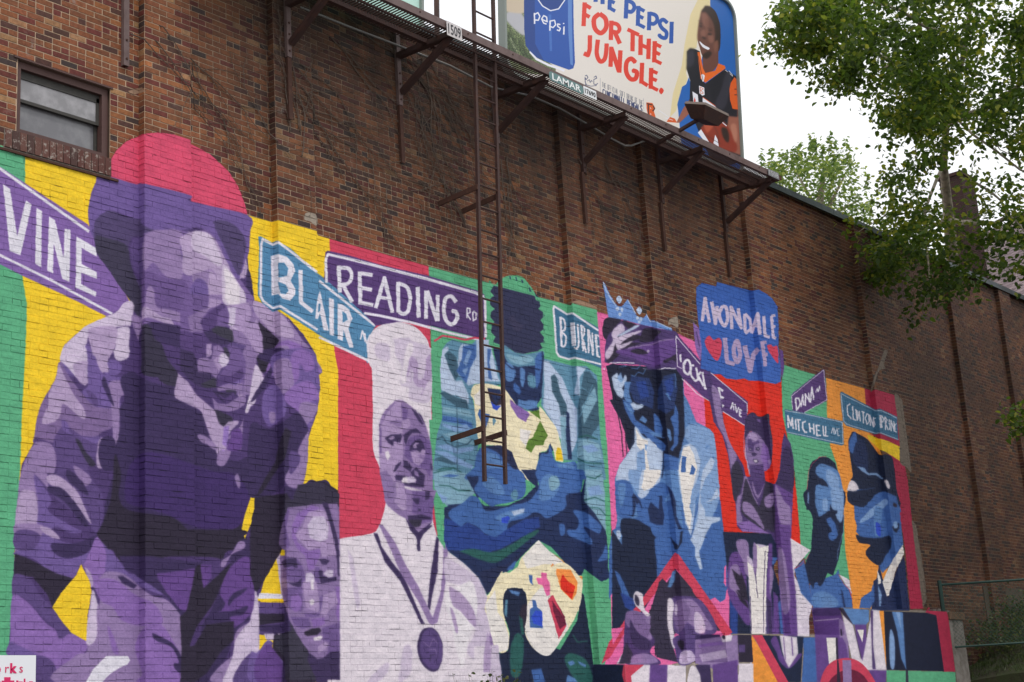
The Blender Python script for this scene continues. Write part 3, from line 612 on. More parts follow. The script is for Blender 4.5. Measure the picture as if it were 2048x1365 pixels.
~hr 560,90 540,40 560,-20 545,-60 560,-110 600,-160 560,-210 590,-260 620,-330 700,-390 800,-420 900,-390 960,-330 1010,-260 1010,-190 1040,-130 1010,-60 1040,0 1015,60 1040,110 1010,180 960,200 830,190 700,190 600,160
@0,0,1
~gr 984,600 988,575 1000,560 1020,551 1045,555 1062,575 1072,596 1074,608 1050,594 1020,582 1000,580
@860,660,4.55
~na 560,90 600,120 680,180 780,160 900,210 1010,180 1030,260 1025,420 1030,560 1000,640 970,690 990,720 940,740 860,720 790,690 740,620 680,540 640,440 600,300
tl 95,300 110,180 150,120 200,90 300,120 380,130 420,90 540,90 560,200 600,300 640,440 660,490 560,520 470,500 400,490 370,560 400,700 430,860 450,980 430,1100 420,1200 330,1365 20,1365 40,1150 60,960 110,800 100,560
b4 90,360 110,180 160,150 170,180 130,230 200,380 240,470 290,460 350,590 350,680 250,600 150,590 100,540
t3 130,230 170,190 240,250 260,400 230,470 180,370
b4 420,90 540,90 620,440 640,470 500,470 350,510 250,400 260,180 290,130 420,150
bl 300,150 420,130 420,240 370,340 330,490 240,380 290,260
b3 350,180 380,200 330,330 300,300
b3 320,350 350,340 320,420 290,370
bl 520,170 555,180 540,300 565,460 530,440 520,300
t3 90,580 130,560 250,620 330,640 350,720 240,700 130,620
t2 110,700 240,720 360,740 390,800 250,770 120,750
bl 110,780 250,800 380,850 390,900 250,850 110,830
b3 110,850 240,880 330,860 400,940 330,920 230,930 120,880
t2 110,950 240,930 330,960 430,1050 330,1040 200,1000
|t3 14 60,1000 110,970 150,1030 220,1070 340,1040 380,1000
b3 60,1060 150,1040 250,1080 400,1060 390,1100 250,1130 130,1090
t3 40,1180 100,1150 240,1200 330,1180 300,1220 200,1230
b3 30,1100 150,1110 280,1180 400,1240 380,1270 240,1220
|dg 12 30,1290 120,1260 220,1260 330,1330
|t3 8 240,600 250,900 245,1300
@860,940,4.55
t2 30,0 250,20 380,40 470,140 400,220 300,310 150,330 40,170
|dg 10 30,30 100,10 200,-5
bl 100,60 180,40 270,50 200,70
|dg 10 80,140 180,150 260,190 370,190
|t2 12 110,210 200,260 330,290
b3 60,200 160,260 120,310
na 340,60 420,-20 470,0 470,160 430,170 380,130
@860,660,4.55
tl 1030,260 1300,330 1420,330 1520,420 1530,700 1550,980 1580,1200 1600,1365 1300,1365 1340,1200 1200,1180 1190,1000 1100,850 1010,680 1020,500
b4 1030,280 1080,290 1200,440 1260,580 1310,680 1340,720 1340,1000 1300,1100 1230,1180 1210,1180 1190,1000 1110,830 1030,710 1040,500
t3 1100,430 1130,400 1170,460 1180,560 1240,680 1250,780 1190,780 1170,680 1110,560
|b4 9 1080,310 1200,440 1250,570
|b4 8 1160,460 1190,560 1270,720 1280,900
t2 1180,790 1250,790 1290,1180 1210,1180
na 1240,740 1265,760 1270,900 1290,1180 1255,1180 1235,960
b4 1330,330 1420,350 1360,440 1360,600 1310,580 1340,440
t3 1400,380 1450,380 1520,480 1530,700 1540,860 1440,1000 1350,980 1350,700 1380,500
t2 1380,700 1500,520 1520,640 1400,860
|tl 8 1370,520 1520,620
|tl 8 1360,800 1480,500
t2 1350,1000 1440,1000 1540,1040 1570,1180 1450,1200 1340,1160
|dg 12 1350,980 1430,960 1530,1000
|dg 12 1340,1170 1420,1210 1560,1220
b3 1380,1060 1480,1040 1540,1100 1440,1120
@860,940,4.55
t2 1400,0 1560,0 1590,200 1600,560 1520,440 1380,360 1410,200
|dg 12 1420,60 1500,80 1560,40
|dg 10 1400,280 1500,250 1590,290
|dg 9 1420,340 1540,350 1600,420
b3 1430,160 1540,140 1580,220 1450,240
@860,660,4.55
~ce 370,600 380,540 410,500 520,490 640,520 690,550 740,620 800,700 860,740 980,735 1000,700 1080,800 1150,900 1190,1050 1210,1190 1180,1200 1140,1180 1120,1090 1090,1040 1060,1100 1000,1120 980,1200 960,1365 880,1365 800,1260 740,1130 640,1060 470,1040 430,960 410,780 395,640
w4 820,900 920,920 870,1060 820,1000
w4 400,600 460,540 470,700 410,680
k1 520,530 640,545 650,680 600,690 550,650
na 520,530 640,545 650,600 600,690 560,600
bb 550,650 600,690 650,690 610,735 570,715
bl 450,720 490,760 540,770 530,830 500,900 460,830 435,770
tl 565,780 605,830 575,875
v3 730,630 780,680 880,740 905,770 870,840 800,800 730,690
ol 905,745 990,730 1005,820 980,800
#g
ol 1000,830 1070,960 1030,1050 960,1050 920,1120 870,1080 890,1010 940,970
yl 1160,1070 1190,1080 1210,1190 1145,1190 1145,1110
hr 640,1050 740,1110 800,1260 880,1365 740,1365 700,1210 600,1110 480,1060
~bl 420,1140 470,1070 600,1110 700,1210 790,1300 820,1365 330,1365 400,1250
b2 500,1100 600,1130 650,1200 700,1300 600,1365 500,1300 480,1180
hr 1120,1100 1095,1030 1060,1110 995,1120 960,1365 990,1365 1010,1150 1090,1120
~bl 1090,1050 1130,1180 1200,1210 1320,1200 1340,1280 1390,1300 1390,1365 985,1365 1005,1140 1070,1130
b2 1150,1220 1280,1200 1320,1260 1180,1280
tl 700,280 760,220 880,250 960,230 1000,200 1010,260 950,330 800,350 720,310
b2 690,360 770,380 790,520 760,500 690,420
na 690,290 760,330 830,370 960,350 960,370 880,390 900,560 870,640 830,540 780,400 690,340
tl 890,440 960,430 970,520 930,560
bl 830,400 860,420 850,560 810,540
b2 780,480 830,560 800,590 770,540
bl 930,560 1000,500 980,620 900,620
b2 800,630 860,650 900,640 980,650 970,710 880,730 800,690
|hr 8 890,400 940,415 960,400
@860,940,4.55
na 160,320 400,300 520,420 700,330 900,280 980,140 1000,300 800,420 500,500 300,480 125,640
na 330,60 480,60 520,200 430,260
@860,940,4.55
na 130,340 360,300 380,240 500,330 700,330 850,260 960,150 900,100 830,0 980,0 980,140 1380,200 1420,60 1400,280 1500,400 1600,560 1615,700 1620,900 1640,1000 1560,1020 1400,900 1380,960 1330,960 1100,700 980,640 840,780 700,930 640,940 520,1140 440,980 320,860 160,740 125,640
~bl 470,0 800,0 870,120 850,240 750,290 600,320 560,335 480,280 400,180 440,100
~b2 480,120 550,60 640,130 680,220 600,230 520,180
~tl 740,210 780,180 800,230 780,280 740,260
~bl 980,0 1380,0 1390,100 1360,200 1240,230 1240,330 1160,400 1060,440 1000,400 940,390 860,440 720,480 690,560 600,610 500,580 430,520 330,480 280,520 220,480 165,390 300,300 370,240 440,260 500,370 620,360 760,320 900,280 990,150
~b2 1020,80 1100,40 1180,120 1140,230 1060,280 990,260
~t2 1080,80 1150,60 1180,140 1100,190
~b2 600,430 700,380 820,360 860,400 760,440 700,480 640,470
b4 740,380 860,350 850,390 760,420
bb 650,440 710,420 730,440 700,490 650,480
ro 130,440 200,460 280,520 340,480 440,530 500,590 600,615 700,540 860,450 990,430 1000,520 860,600 640,720 500,760 330,740 160,730 125,640
~dg 270,740 400,720 560,750 720,690 880,590 980,545 980,575 860,670 740,760 600,845 460,820 340,770
hr 440,930 700,860 980,640 1000,620 820,800 640,940 560,1100 520,1130
~bl 1300,370 1420,390 1500,450 1560,520 1540,580 1490,560 1400,520 1470,640 1460,680 1360,640 1260,600 1250,550 1330,540 1350,460
~bl 1175,500 1220,500 1230,570 1190,600
~bl 1600,680 1615,800 1570,830 1525,830 1570,760
~bl 720,880 780,830 760,900 700,910
ce 985,638 1080,735 1200,830 1300,920 1340,980 1390,1000 1360,1140 1330,1240 1310,1365 595,1365 515,1150 600,1060 640,960 680,930 720,940 790,890 830,800
w4 985,638 1080,735 1200,830 1280,920 1130,900 1100,860 1040,860 960,880 880,900 840,800
w4 1000,1050 1040,1060 1100,1180 1180,1150 1300,1190 1330,1180 1310,1365 1220,1365 1120,1140 1060,1200 960,1100
o2 1110,755 1200,820 1300,920 1330,960 1385,970 1385,1000 1340,1020 1330,1130 1290,1190 1190,1090 1150,920 1100,880 1110,850 1150,890 1220,920 1280,900 1200,830
rd 1205,950 1250,1010 1320,1060 1290,1180 1190,1080 1185,1010
pk 1010,935 1060,940 1080,1020 1090,1140 1060,1150 1020,1050 980,1040 965,985 1010,985
cr 1090,1160 1120,1140 1180,1270 1225,1365 1120,1365 1070,1190
c2 1110,1190 1230,1365 1150,1365
bl 895,955 930,960 935,1050 905,1020
bl 930,1185 960,1190 975,1250 1020,1290 1020,1365 905,1365 910,1270 935,1250
bb 940,1280 1020,1290 1020,1365 920,1365
~nb 665,1180 690,1100 760,1075 850,1100 880,1180 880,1300 860,1365 690,1365 665,1280
b2 740,1090 830,1130 800,1140 720,1120
tl 680,1170 700,1180 700,1340 680,1300
ce 815,1180 870,1170 850,1240 850,1300 815,1310
@1000,1050,4
nb 200,600 240,800 340,950 480,1000 620,760 650,540 670,560 740,1040 750,1110 755,1400 -200,1400 -180,980 0,1030 60,1010 80,860 30,720 30,560 60,510 180,510
~ce 240,380 300,400 500,300 640,420 660,480 640,640 590,760 530,860 450,980 390,1045 300,1020 230,940 200,850 240,640
~w4 330,500 400,560 420,620 540,800 500,900 400,1040 300,1020 215,900 200,760 220,640
~ce -120,640 0,390 40,400 220,500 60,510 30,560 30,720 70,860 75,960 40,1020 -10,1020 -60,940 -90,760
w4 -120,640 -40,520 -20,700 30,760 70,900 60,1000 -10,1020 -60,940
~nb 40,540 90,508 160,512 195,560 210,600 170,600 150,640 150,720 190,780 200,860 220,1000 130,1200 70,1000 75,860 30,720 25,600
b2 70,520 160,540 150,570 90,550
tl 40,600 60,600 55,740 35,720
k1 180,640 215,630 215,720 195,850 170,760 150,720
dg 150,720 180,760 195,880 170,880
#tube
c2 410,600 440,600 520,740 490,790
@860,940,4.55
o2 1150,900 1280,910 1345,1030 1330,1120 1295,1190 1190,1090 1150,960
rd 1205,950 1250,1010 1320,1060 1290,1180 1190,1080 1185,1010
pk 1010,935 1060,940 1060,985 1090,1030 1090,1140 1060,1150 1020,1050 980,1040 965,985 1010,985
cr 1090,1160 1120,1140 1225,1365 1240,1420 1170,1540 1070,1190
c2 1110,1190 1230,1365 1240,1410 1180,1450 1120,1280
bl 895,955 930,960 935,1050 905,1020
bl 930,1185 960,1190 975,1250 1020,1290 1025,1440 910,1435 905,1365 910,1270 935,1250
bb 960,1280 1020,1290 1025,1430 940,1400 920,1340
@1000,1050,4
~dg 130,870 180,900 190,1000 160,1200 90,1200 80,1000
~dg 540,1030 620,1040 700,1100 740,1260 620,1260 520,1100
b2 540,1100 580,1085 600,1110 560,1130
b2 620,1090 690,1120 680,1140 640,1120
b2 540,1200 600,1230 620,1260 530,1260
bl 250,1160 330,1150 360,1260 270,1260
|dg 10 580,880 620,940 700,930
@0,0,1
gr 1168,1140 1182,1158 1202,1165 1219,1156 1224,1275 1210,1320 1186,1330 1170,1190
lc 1106,614 1112,612 1135,628 1144,625 1195,655 1207,663 1210,740 1190,732 1150,716 1140,719 1115,712 1110,690
|wh 4 1197,662 1145,627 1134,629 1108,613 1107,618 1113,705 1118,713 1138,719 1150,716 1202,729
|wh 4 1197,672 1206,677
|wh 3 1203,736 1210,739
@1060,540,6.825
|wh 30 415,640 430,1050
|wh 26 410,650 460,680 480,750 470,820 430,840
|wh 26 430,850 480,900 490,980 470,1040 425,1050
|wh 60 580,720 600,1040
|wh 26 650,740 665,1040 640,1080 600,1060
|wh 28 695,750 725,1110
|wh 24 700,760 740,800 740,880 710,930
|wh 26 720,950 765,1135
|wh 24 790,810 800,1140
|wh 24 800,820 860,1170
|wh 22 850,860 860,1150
|wh 30 895,880 920,1190
|wh 22 890,885 935,900
|wh 22 900,1040 950,1050
|wh 24 915,1180 955,1195
@960,540,3.446
gr 60,70 100,110 170,50 250,45 330,90 380,180 440,210 440,600 400,620 60,520
~gr 160,60 200,40 260,45 320,85 360,130 380,185 300,170 160,130
|na 7 205,45 210,65
|na 7 245,50 250,75
|na 9 285,70 295,90
na 335,115 355,150 340,150
hz 95,110 160,125 375,180 385,210 410,220 412,255 400,270 432,290 432,330 415,345 438,380 436,410 412,430 440,465 436,500 412,505 430,540 400,560 300,580 240,570 200,540 90,500 105,460 75,430 78,380 100,360 72,330 75,290 100,270 68,240 70,200 95,180 70,150
~k3 200,330 260,310 300,360 280,420 230,410
~hz 240,300 330,350 300,380 250,350
~tl 165,520 240,570 330,580 430,560 435,600 380,640 300,670 200,640 170,600
~t2 180,580 260,600 330,590 370,620 300,655 220,635
na 430,560 440,600 430,780 400,880 330,896 250,880 180,800 160,690 165,600 200,650 260,670 380,660 400,600
~b2 175,640 240,680 230,760 180,760
~tl 330,730 385,740 380,810 335,800
~bl 385,600 425,580 415,740 390,820 380,700
~b2 275,680 310,700 300,800 280,790
|na 8 170,640 215,680 260,690
|na 8 320,690 360,680 410,690
|tl 5 330,710 365,720
~bl 240,780 280,830 270,860 230,820
~na 250,700 270,720 262,800 245,760
@1190,540,4.55
pk 20,400 110,420 230,450 330,490 420,510 560,520 700,545 760,600 890,640 960,800 950,850 760,700 740,880 60,900
nb 100,880 140,860 300,870 740,900 800,970 800,1100 800,1365 240,1365 200,1250 150,1100 130,980
@1190,800,4.55
b2 800,-240 810,-50 860,50 920,200 1050,270 1090,350 1120,700 1140,1000 1170,1365 130,1500 200,1100 180,720 220,600 300,480 360,400 400,250 640,400 760,540 800,300
@0,0,1
bl 1225,1060 1340,1000 1370,1010 1440,1000 1447,1060 1456,1165 1450,1200 1440,1205 1430,1195 1420,1200 1350,1130 1300,1200 1265,1240 1240,1150 1218,1200 1218,1100
@1190,540,4.55
~k1 70,500 100,440 170,430 240,460 200,520 130,600 100,640 70,590
~h3 250,460 330,490 420,500 500,520 600,540 760,590 740,900 500,910 440,870 120,850 90,800 100,640 150,560
k1 240,460 330,480 380,495 300,540 270,510
~k1 440,540 500,530 600,560 560,600 520,650 440,660 400,640 420,590
~k1 200,600 360,590 430,620 320,660 420,670 280,720 160,830 100,830 160,700
~l3 150,590 170,540 240,490 270,550 210,600 180,680 160,760 120,810 95,800 100,740 160,650
~l3 200,620 400,555 410,570 300,620 230,680 330,650 330,665 240,720 200,720
b4 190,610 270,560 380,500 410,505 380,530 300,570 240,600
~v4 520,660 720,630 740,740 700,800 620,840 560,880 480,870 360,810 200,760 210,730 330,710
~k1 320,740 380,720 440,730 480,760 440,770 380,765
~k1 620,830 680,800 740,770 740,840 700,820 640,850
~l3 470,735 490,730 495,745 478,755
|wh 9 130,850 250,845 360,850
|wh 9 435,900 520,920 640,895 740,900
|l2 7 300,715 420,690 520,680 600,645 720,630
cw 70,110 90,130 130,220 180,300 205,330 240,335 270,300 290,270 310,290 350,380 390,430 420,430 440,440 470,400 500,460 540,460 600,500 700,530 700,555 560,530 440,505 250,455 120,430 95,280
|b4 10 72,110 100,190 130,240 190,330
|b4 8 295,270 330,330 370,400
|b4 8 465,400 500,470 560,475 700,540
~b4 190,270 215,235 245,270 220,310
~b4 375,370 400,335 425,370 402,410
~b4 185,355 205,335 222,355 205,375
~b4 230,360 245,345 258,360 245,385
~b4 210,405 225,388 240,405 228,425
~b4 372,440 388,420 402,440 388,460
~b4 405,450 418,432 430,450 418,468
~b4 390,475 402,462 415,478 402,490
~nb 140,870 180,860 200,900 280,920 300,980 320,1050 260,1000 200,960 160,940
~b4 160,940 240,920 280,960 290,1030 240,1060 270,1110 250,1170 200,1160 160,1050
~b2 240,1060 300,980 320,1050 310,1140 360,1220 420,1230 440,1240 400,1280 320,1260 260,1180
~b4 360,1220 440,1230 400,1280 330,1270
~na 320,1000 400,960 540,940 700,950 740,1000 640,1060 560,1260 500,1330 440,1330 380,1200 320,1120
~n3 330,1060 420,1020 480,1080 470,1180 400,1190 350,1130
~nb 440,940 780,940 790,1040 720,1000 620,1020 560,1160 540,1040
~bl 640,1130 690,1180 700,1200 660,1170
|b2 8 725,960 740,1010 735,1070
~bl 730,1230 745,1290 740,1365 715,1365
~n3 560,1140 640,1080 700,1100 760,1200 700,1300 600,1280
@1190,800,4.55
nb 130,0 240,0 300,100 350,200 365,240 360,390 320,470 300,440 270,300 230,180
|k1 9 150,0 200,100 240,300 255,520
|k1 9 170,0 230,80 270,250 290,500
~bl 240,0 330,30 360,140 440,220 500,250 600,340 540,340 460,310 400,250 330,150
~b2 330,70 400,30 440,40 410,80 360,90
~nb 350,110 430,80 500,60 540,130 530,220 480,260 420,230 370,170
~b2 410,150 470,160 470,210 430,210
~bl 540,110 600,180 610,300 590,340 520,300 530,230
~na 560,20 700,40 750,100 800,300 780,400 700,480 620,440 600,340 610,260 580,150
~bl 700,210 740,160 750,50 720,60 690,160
~bl 740,230 760,300 740,440 700,470 690,450 720,380
~nb 470,300 540,330 640,350 700,360 690,390 620,370 560,400 500,370
nb 640,480 780,340 810,200 790,400 760,540 700,500
b4 360,250 390,250 430,330 460,360 490,350 540,400 600,460 620,480 600,700 580,770 500,820 440,920 400,900 380,840 330,740 190,740 190,700 220,600 300,490 340,420 360,380
w4 360,280 390,260 420,330 450,400 460,480 450,600 440,720 420,800 450,830 520,800 590,700 620,490 560,420 500,370 450,370
~b3 370,520 430,500 450,540 430,640 400,760 400,860 350,800 300,680
b3 455,410 475,410 470,470 455,460
~bl 185,760 230,730 300,740 345,820 350,960 330,1070 260,1080 200,1040 185,900
~bl 370,860 420,900 480,860 500,820 600,750 690,810 640,900 620,1020 640,1160 560,1140 500,1080 480,1100 440,1100 400,1080 370,960
~b2 210,780 260,760 280,820 240,980 215,900
na 240,1100 350,1060 370,960 350,860 335,880 345,1000 330,1070
na 380,960 395,930 430,1000 410,920 350,850 340,860
na 505,930 560,980 580,1000 585,880 610,870 615,980 630,1050 620,1140 560,1140 500,1110 480,1000
na 650,760 700,820 730,920 740,1040 760,1120 790,1180 760,1180 730,1110 700,960 680,860
b2 620,480 700,500 760,530 780,700 780,900 800,1180 740,1060 730,880 680,800 620,750 610,640
|nb 9 622,480 620,600 608,710
~b3 830,250 900,220 1050,280 1090,360 1115,620 1130,900 1060,1080 980,1250 920,1300 900,1150 960,900 960,700 930,500 860,400 810,330
~b2 1010,420 1060,440 1050,520 1000,560
~b2 900,860 980,640 1060,520 1080,540 1000,680 950,840 920,1000 890,1100
~nb 240,1090 320,1080 400,1100 500,1160 560,1160 580,1240 540,1290 560,1500 540,1700 320,1850 250,1600 245,1300 230,1200
bl 490,1110 560,1150 620,1160 660,1200 780,1220 760,1365 640,1365 580,1280 520,1220
b2 160,1200 220,1180 245,1240 240,1400 200,1480 140,1400
~b4 190,1200 220,1190 235,1240 210,1280
nb 680,1240 720,1290 760,1330 780,1200 800,1190 790,1300 750,1365 730,1365
b4 800,420 860,400 920,440 940,500 960,560 940,700 900,800 890,860 910,950 900,1080 880,1200 870,1240 820,1120 800,980 770,800 750,640 780,520
w4 800,440 860,420 900,500 930,620 900,760 870,900 890,1000 860,1190 820,1080 800,960 770,700 760,640
bl 790,510 830,520 820,660 780,660
bl 880,590 915,630 900,680 860,680
b3 960,480 1040,420 1070,460 1040,560 980,640 960,800 900,960 890,1080 860,980 880,820 950,700
b4 980,640 1060,520 1090,560 1060,640 1000,720 960,840 960,940 1000,1000 1000,1060 1140,1070 1140,1100 1060,1130 1000,1240 960,1365 910,1365 920,1280 880,1240 930,1100 940,960 960,760
b4 1060,900 1110,800 1130,880 1060,920 1000,940
@1000,1050,4
b4 1600,0 1660,0 1640,100 1590,180 1600,260 1620,350 1600,360 1560,260 1560,180 1520,120 1560,60
@0,0,1
pk 1420,1200 1430,1195 1440,1205 1456,1195 1460,1262 1450,1265
pk 1448,1135 1452,1130 1452,1175 1447,1165
@1380,1040,4.2
nb 275,100 720,120 740,300 700,400 760,600 780,960 330,960 330,640 310,400
ro 330,640 400,760 400,960 340,960
bl 660,310 740,320 700,380 660,360
bl 740,700 780,640 790,960 760,960
~v4 340,290 400,270 440,330 470,480 480,640 500,780 500,880 460,870 400,780 340,680 310,560 320,400
~l1 340,400 400,380 420,460 380,500 410,560 440,620 430,680 370,600 330,560
k1 350,410 420,470 430,440 470,560 490,690 440,660 390,590 420,590 390,540
k1 380,590 480,700 490,750 420,680
~l1 390,175 480,180 500,330 520,480 470,460 440,340 400,260
l3 480,300 520,330 550,470 560,600 560,200 660,220 640,440 640,960 510,960 495,620
w4 540,190 590,235 660,215 645,420 630,960 515,960 500,560 480,350 530,400 560,560
~l1 530,200 560,230 560,400 550,480 530,400
v4 660,200 690,200 690,340 680,580 700,960 650,960 640,600
~l1 670,400 700,440 690,560 670,640
h4 640,640 680,700 690,960 660,960
v4 700,600 740,650 750,960 700,960
|h4 5 505,640 515,960
|h4 5 630,260 615,700 618,950
|h4 5 550,440 560,600 570,660
@1190,540,4.55
sp 730,590 745,590 960,830 1040,930 1130,1000 1390,1200 1390,1300 1385,1330 1365,1420 1160,1285 1140,1260 1010,1180 760,950 740,900
|wh 7 1385,1310 1385,1220 1050,935
|wh 7 1155,1285 1360,1415
|wh 7 930,1130 1035,1190
|wh 7 780,980 930,1130
|wh 7 955,860 745,615 735,600 750,880 790,900
|wh 18 775,770 780,840
|wh 22 830,820 805,870 815,930 850,950 870,900 855,830 830,820
|wh 20 900,870 870,880 875,960 910,1010 935,1000
|wh 20 920,890 940,1010
|wh 20 965,930 935,960 985,1060
|wh 18 975,930 1000,1080 1015,1085
|wh 22 1125,1070 1145,1230 1170,1245
|wh 20 1125,1075 1165,1105
|wh 20 1135,1150 1170,1170
|wh 12 1235,1270 1250,1210 1265,1280
|wh 12 1270,1220 1290,1300 1305,1250
|wh 12 1335,1285 1315,1270 1315,1330 1335,1340
|wh 12 1315,1300 1330,1310
v3 890,475 950,540 970,700 960,830 920,740 900,600
|h4 8 920,560 950,700
v4 1680,720 1710,740 1720,900 1700,1000 1690,900
ab 920,160 970,120 1100,150 1110,110 1300,160 1420,190 1490,180 1560,220 1610,260 1660,340 1670,500 1670,700 1690,900 1690,1020 1640,1040 1490,1010 1400,1010 1360,990 1280,1000 1190,990 1140,950 1080,950 1000,910 960,900 970,700 940,500 920,300
|l3 30 975,470 1000,260 1040,480
|l3 22 990,395 1030,400
|l3 32 1060,290 1095,490 1110,330
|l3 32 1160,330 1130,400 1150,480 1180,510 1205,450 1195,350 1160,330
|l3 30 1245,540 1235,340 1330,530 1300,350
|l3 28 1360,400 1365,570
|l3 28 1365,400 1410,450 1420,540 1365,580
|l3 32 1425,580 1480,400 1500,590
|l3 28 1440,500 1500,520
|l3 28 1535,420 1545,600 1590,615
|l3 26 1605,420 1620,615 1645,625
|l3 24 1605,420 1640,415
|l3 24 1615,510 1640,520
|l2 40 1180,620 1200,840 1270,860
|l2 40 1280,650 1260,740 1290,840 1320,780 1300,660 1280,650
|l2 44 1360,690 1410,920 1440,770 1490,720
|l2 34 1520,650 1550,880
|l2 30 1520,660 1560,660
|l2 30 1530,770 1570,770
~cr 1000,640 1040,600 1080,640 1130,620 1155,680 1140,780 1105,830 1050,770 1010,700
~cr 1565,690 1600,680 1620,700 1660,700 1665,850 1620,800 1580,740
@1190,800,4.55
h3 1040,-270 1080,-100 1150,0 1170,230 1230,400 1290,500 1350,600 1370,700 1410,700 1480,620 1540,650 1550,740 1640,770 1680,640 1700,400 1720,300 1780,400 1810,560 1800,860 1780,1365 1640,1300 1600,1220 1340,1200 1290,1150 1280,960 1240,750 1210,500 1160,330 1080,200 1040,0 1000,-180
~l1 1060,-120 1130,-60 1150,100 1190,280 1240,420 1290,520 1240,640 1220,520 1180,350 1110,200
~h5 1240,640 1300,560 1350,700 1330,800 1300,900 1260,900
~l1 1360,700 1390,720 1440,860 1480,940 1460,960 1400,880 1340,860 1320,1000 1340,1100 1290,1130 1290,900 1330,850
~h5 1370,720 1430,860 1480,960 1540,1050 1560,1200 1500,1160 1340,1040 1340,900
~l1 1350,930 1430,960 1500,1080 1540,1180 1450,1100 1350,1020
h5 1550,740 1620,770 1640,1000 1630,1210 1560,1180 1480,1000 1520,900
~l1 1540,900 1620,850 1620,960 1560,980
v3 1290,1120 1400,1100 1540,1190 1600,1220 1340,1200
~h5 1365,230 1390,140 1440,115 1480,150 1530,150 1580,130 1590,220 1610,330 1615,440 1600,600 1560,480 1520,390 1440,290 1370,300
l3 1360,320 1364,250 1372,310 1368,340 1375,500 1410,620 1404,700 1385,600 1364,500
~h1 1370,330 1440,290 1520,370 1580,480 1590,570 1540,640 1420,640 1390,580 1370,460
~v3 1520,400 1580,480 1600,560 1590,620 1530,650 1490,560 1520,480
~l1 1390,330 1440,300 1480,340 1420,360
~h5 1390,440 1430,440 1420,465 1395,460
~h5 1460,440 1500,440 1490,465 1465,460
w4 1400,445 1412,443 1410,458
w4 1472,443 1486,445 1480,460
~h5 1425,490 1470,485 1460,510 1430,510
~h5 1435,550 1480,540 1500,580 1440,580
w4 1445,555 1475,550 1480,568 1450,572
h4 1410,640 1530,650 1540,740 1430,720
~l1 1430,740 1480,870 1540,760 1510,850 1480,900 1440,830
~h4 1680,660 1720,440 1790,480 1800,820 1640,800
v4 1630,760 1800,860 1780,1365 1650,1365 1640,1000
~l1 1640,780 1720,920 1780,1000 1770,1200 1680,1100
@1500,1050,3.737
v4 190,0 300,0 310,200 340,500 360,835 250,835 220,500 200,200
~l1 210,200 260,240 300,600 240,640
w2 300,100 450,190 330,330 330,380 400,500 465,600 440,700 445,835 355,835 340,500 320,330
nb 470,-50 690,0 690,100 660,260 620,380 560,350 560,450 510,470 440,440 420,350 400,320 455,190
bl 330,335 400,260 440,440 470,610 380,510
bl 445,450 560,400 640,370 660,330 670,400 740,480 760,560 765,620 470,620
~b2 470,520 560,500 650,560 640,615 480,610
w2 665,370 740,410 760,520 720,460
|cr 4 460,190 430,240 380,300 330,330
|cr 4 662,370 700,440 745,490 762,560
na 675,480 690,500 715,620 700,620
@1560,980,4.55
~nb 240,0 230,140 280,210 300,300 300,500 240,640 240,720 270,820 300,900 320,820 360,880 400,830 440,740 480,760 510,680 540,520 570,400 580,200 570,0
@1560,720,4.55
nb 270,960 300,920 380,880 440,890 500,940 540,1060 570,1200 580,1365 240,1365 235,1240 260,1080
|cr 4 245,1180 260,1000 300,940 360,885 420,880
~b2 320,1020 360,950 430,960 520,1010 560,1120 580,1300 500,1365 340,1365 320,1240 330,1140 400,1130
~b3 430,1000 500,1030 540,1100 520,1190 460,1160 420,1080
~nb 320,1080 380,1080 430,1130 440,1180 400,1170 360,1130 330,1140
~nb 350,1160 390,1180 410,1250 380,1240
~nb 500,1200 540,1230 560,1310 520,1290
~b3 460,1190 490,1200 510,1300 540,1365 470,1365
~b3 380,1300 420,1290 430,1365 390,1365
@1560,980,4.55
~b2 330,-20 440,-20 470,120 450,180 400,220 350,240 330,120
~b3 390,90 430,90 430,190 390,180
~b3 470,0 570,0 575,200 550,300 500,220 480,140
~nb 455,130 480,180 520,190 510,220 460,210
~bl 420,280 470,250 520,320 530,400 490,460 450,450 440,400 470,370
|nb 12 460,240 510,310 530,400
|b3 4 580,160 575,380 525,560 520,640
b3 250,30 262,20 262,130 250,120
@1560,720,4.55
sp 100,330 120,300 390,85 405,95 430,370 215,485 110,460
|wh 5 112,450 105,330 395,92 425,365 220,480
lc 40,450 200,480 570,560 580,770 560,780 60,665
|wh 5 45,462 200,488 565,570 572,765 62,658
|wh 14 140,350 150,460 185,400 170,350 140,350
|wh 13 190,430 205,320 215,415
|wh 13 230,420 230,310 265,380 260,300
|wh 13 275,390 290,250 305,365
|wh 7 325,300 335,260 345,295
|wh 7 340,255 350,290 355,240
|wh 7 360,235 362,280
|wh 14 75,620 70,510 100,600 110,530 120,630
|wh 14 140,540 145,640
|wh 14 165,545 172,650
|wh 13 150,545 190,550
|wh 14 235,560 205,570 205,620 225,660 245,660
|wh 14 265,575 275,660
|wh 14 305,580 310,680
|wh 13 265,620 310,630
|wh 14 330,590 335,690 370,690
|wh 12 330,595 365,600
|wh 12 330,640 360,645
|wh 13 390,600 398,690 410,692
|wh 13 415,605 415,695 440,695
|wh 7 465,670 480,620 492,680
|wh 7 490,620 505,675 515,620
|wh 7 540,630 525,630 525,690 545,690
lc 545,300 560,290 870,455 910,445 1065,520 1075,735 910,670 870,680 600,600 570,560
|wh 5 1062,530 915,460 870,465 555,310 580,560 605,585 870,670 915,665 1075,725
|wh 11 640,400 610,420 615,500 650,540
|wh 11 660,420 665,540 690,550
|wh 11 690,450 700,550
|wh 11 700,460 705,550 720,470 730,560
|wh 11 755,470 760,580
|wh 11 740,470 770,480
|wh 10 790,490 775,530 790,590 810,560 805,500 790,490
|wh 11 815,500 822,600
|wh 11 815,500 850,610 850,520
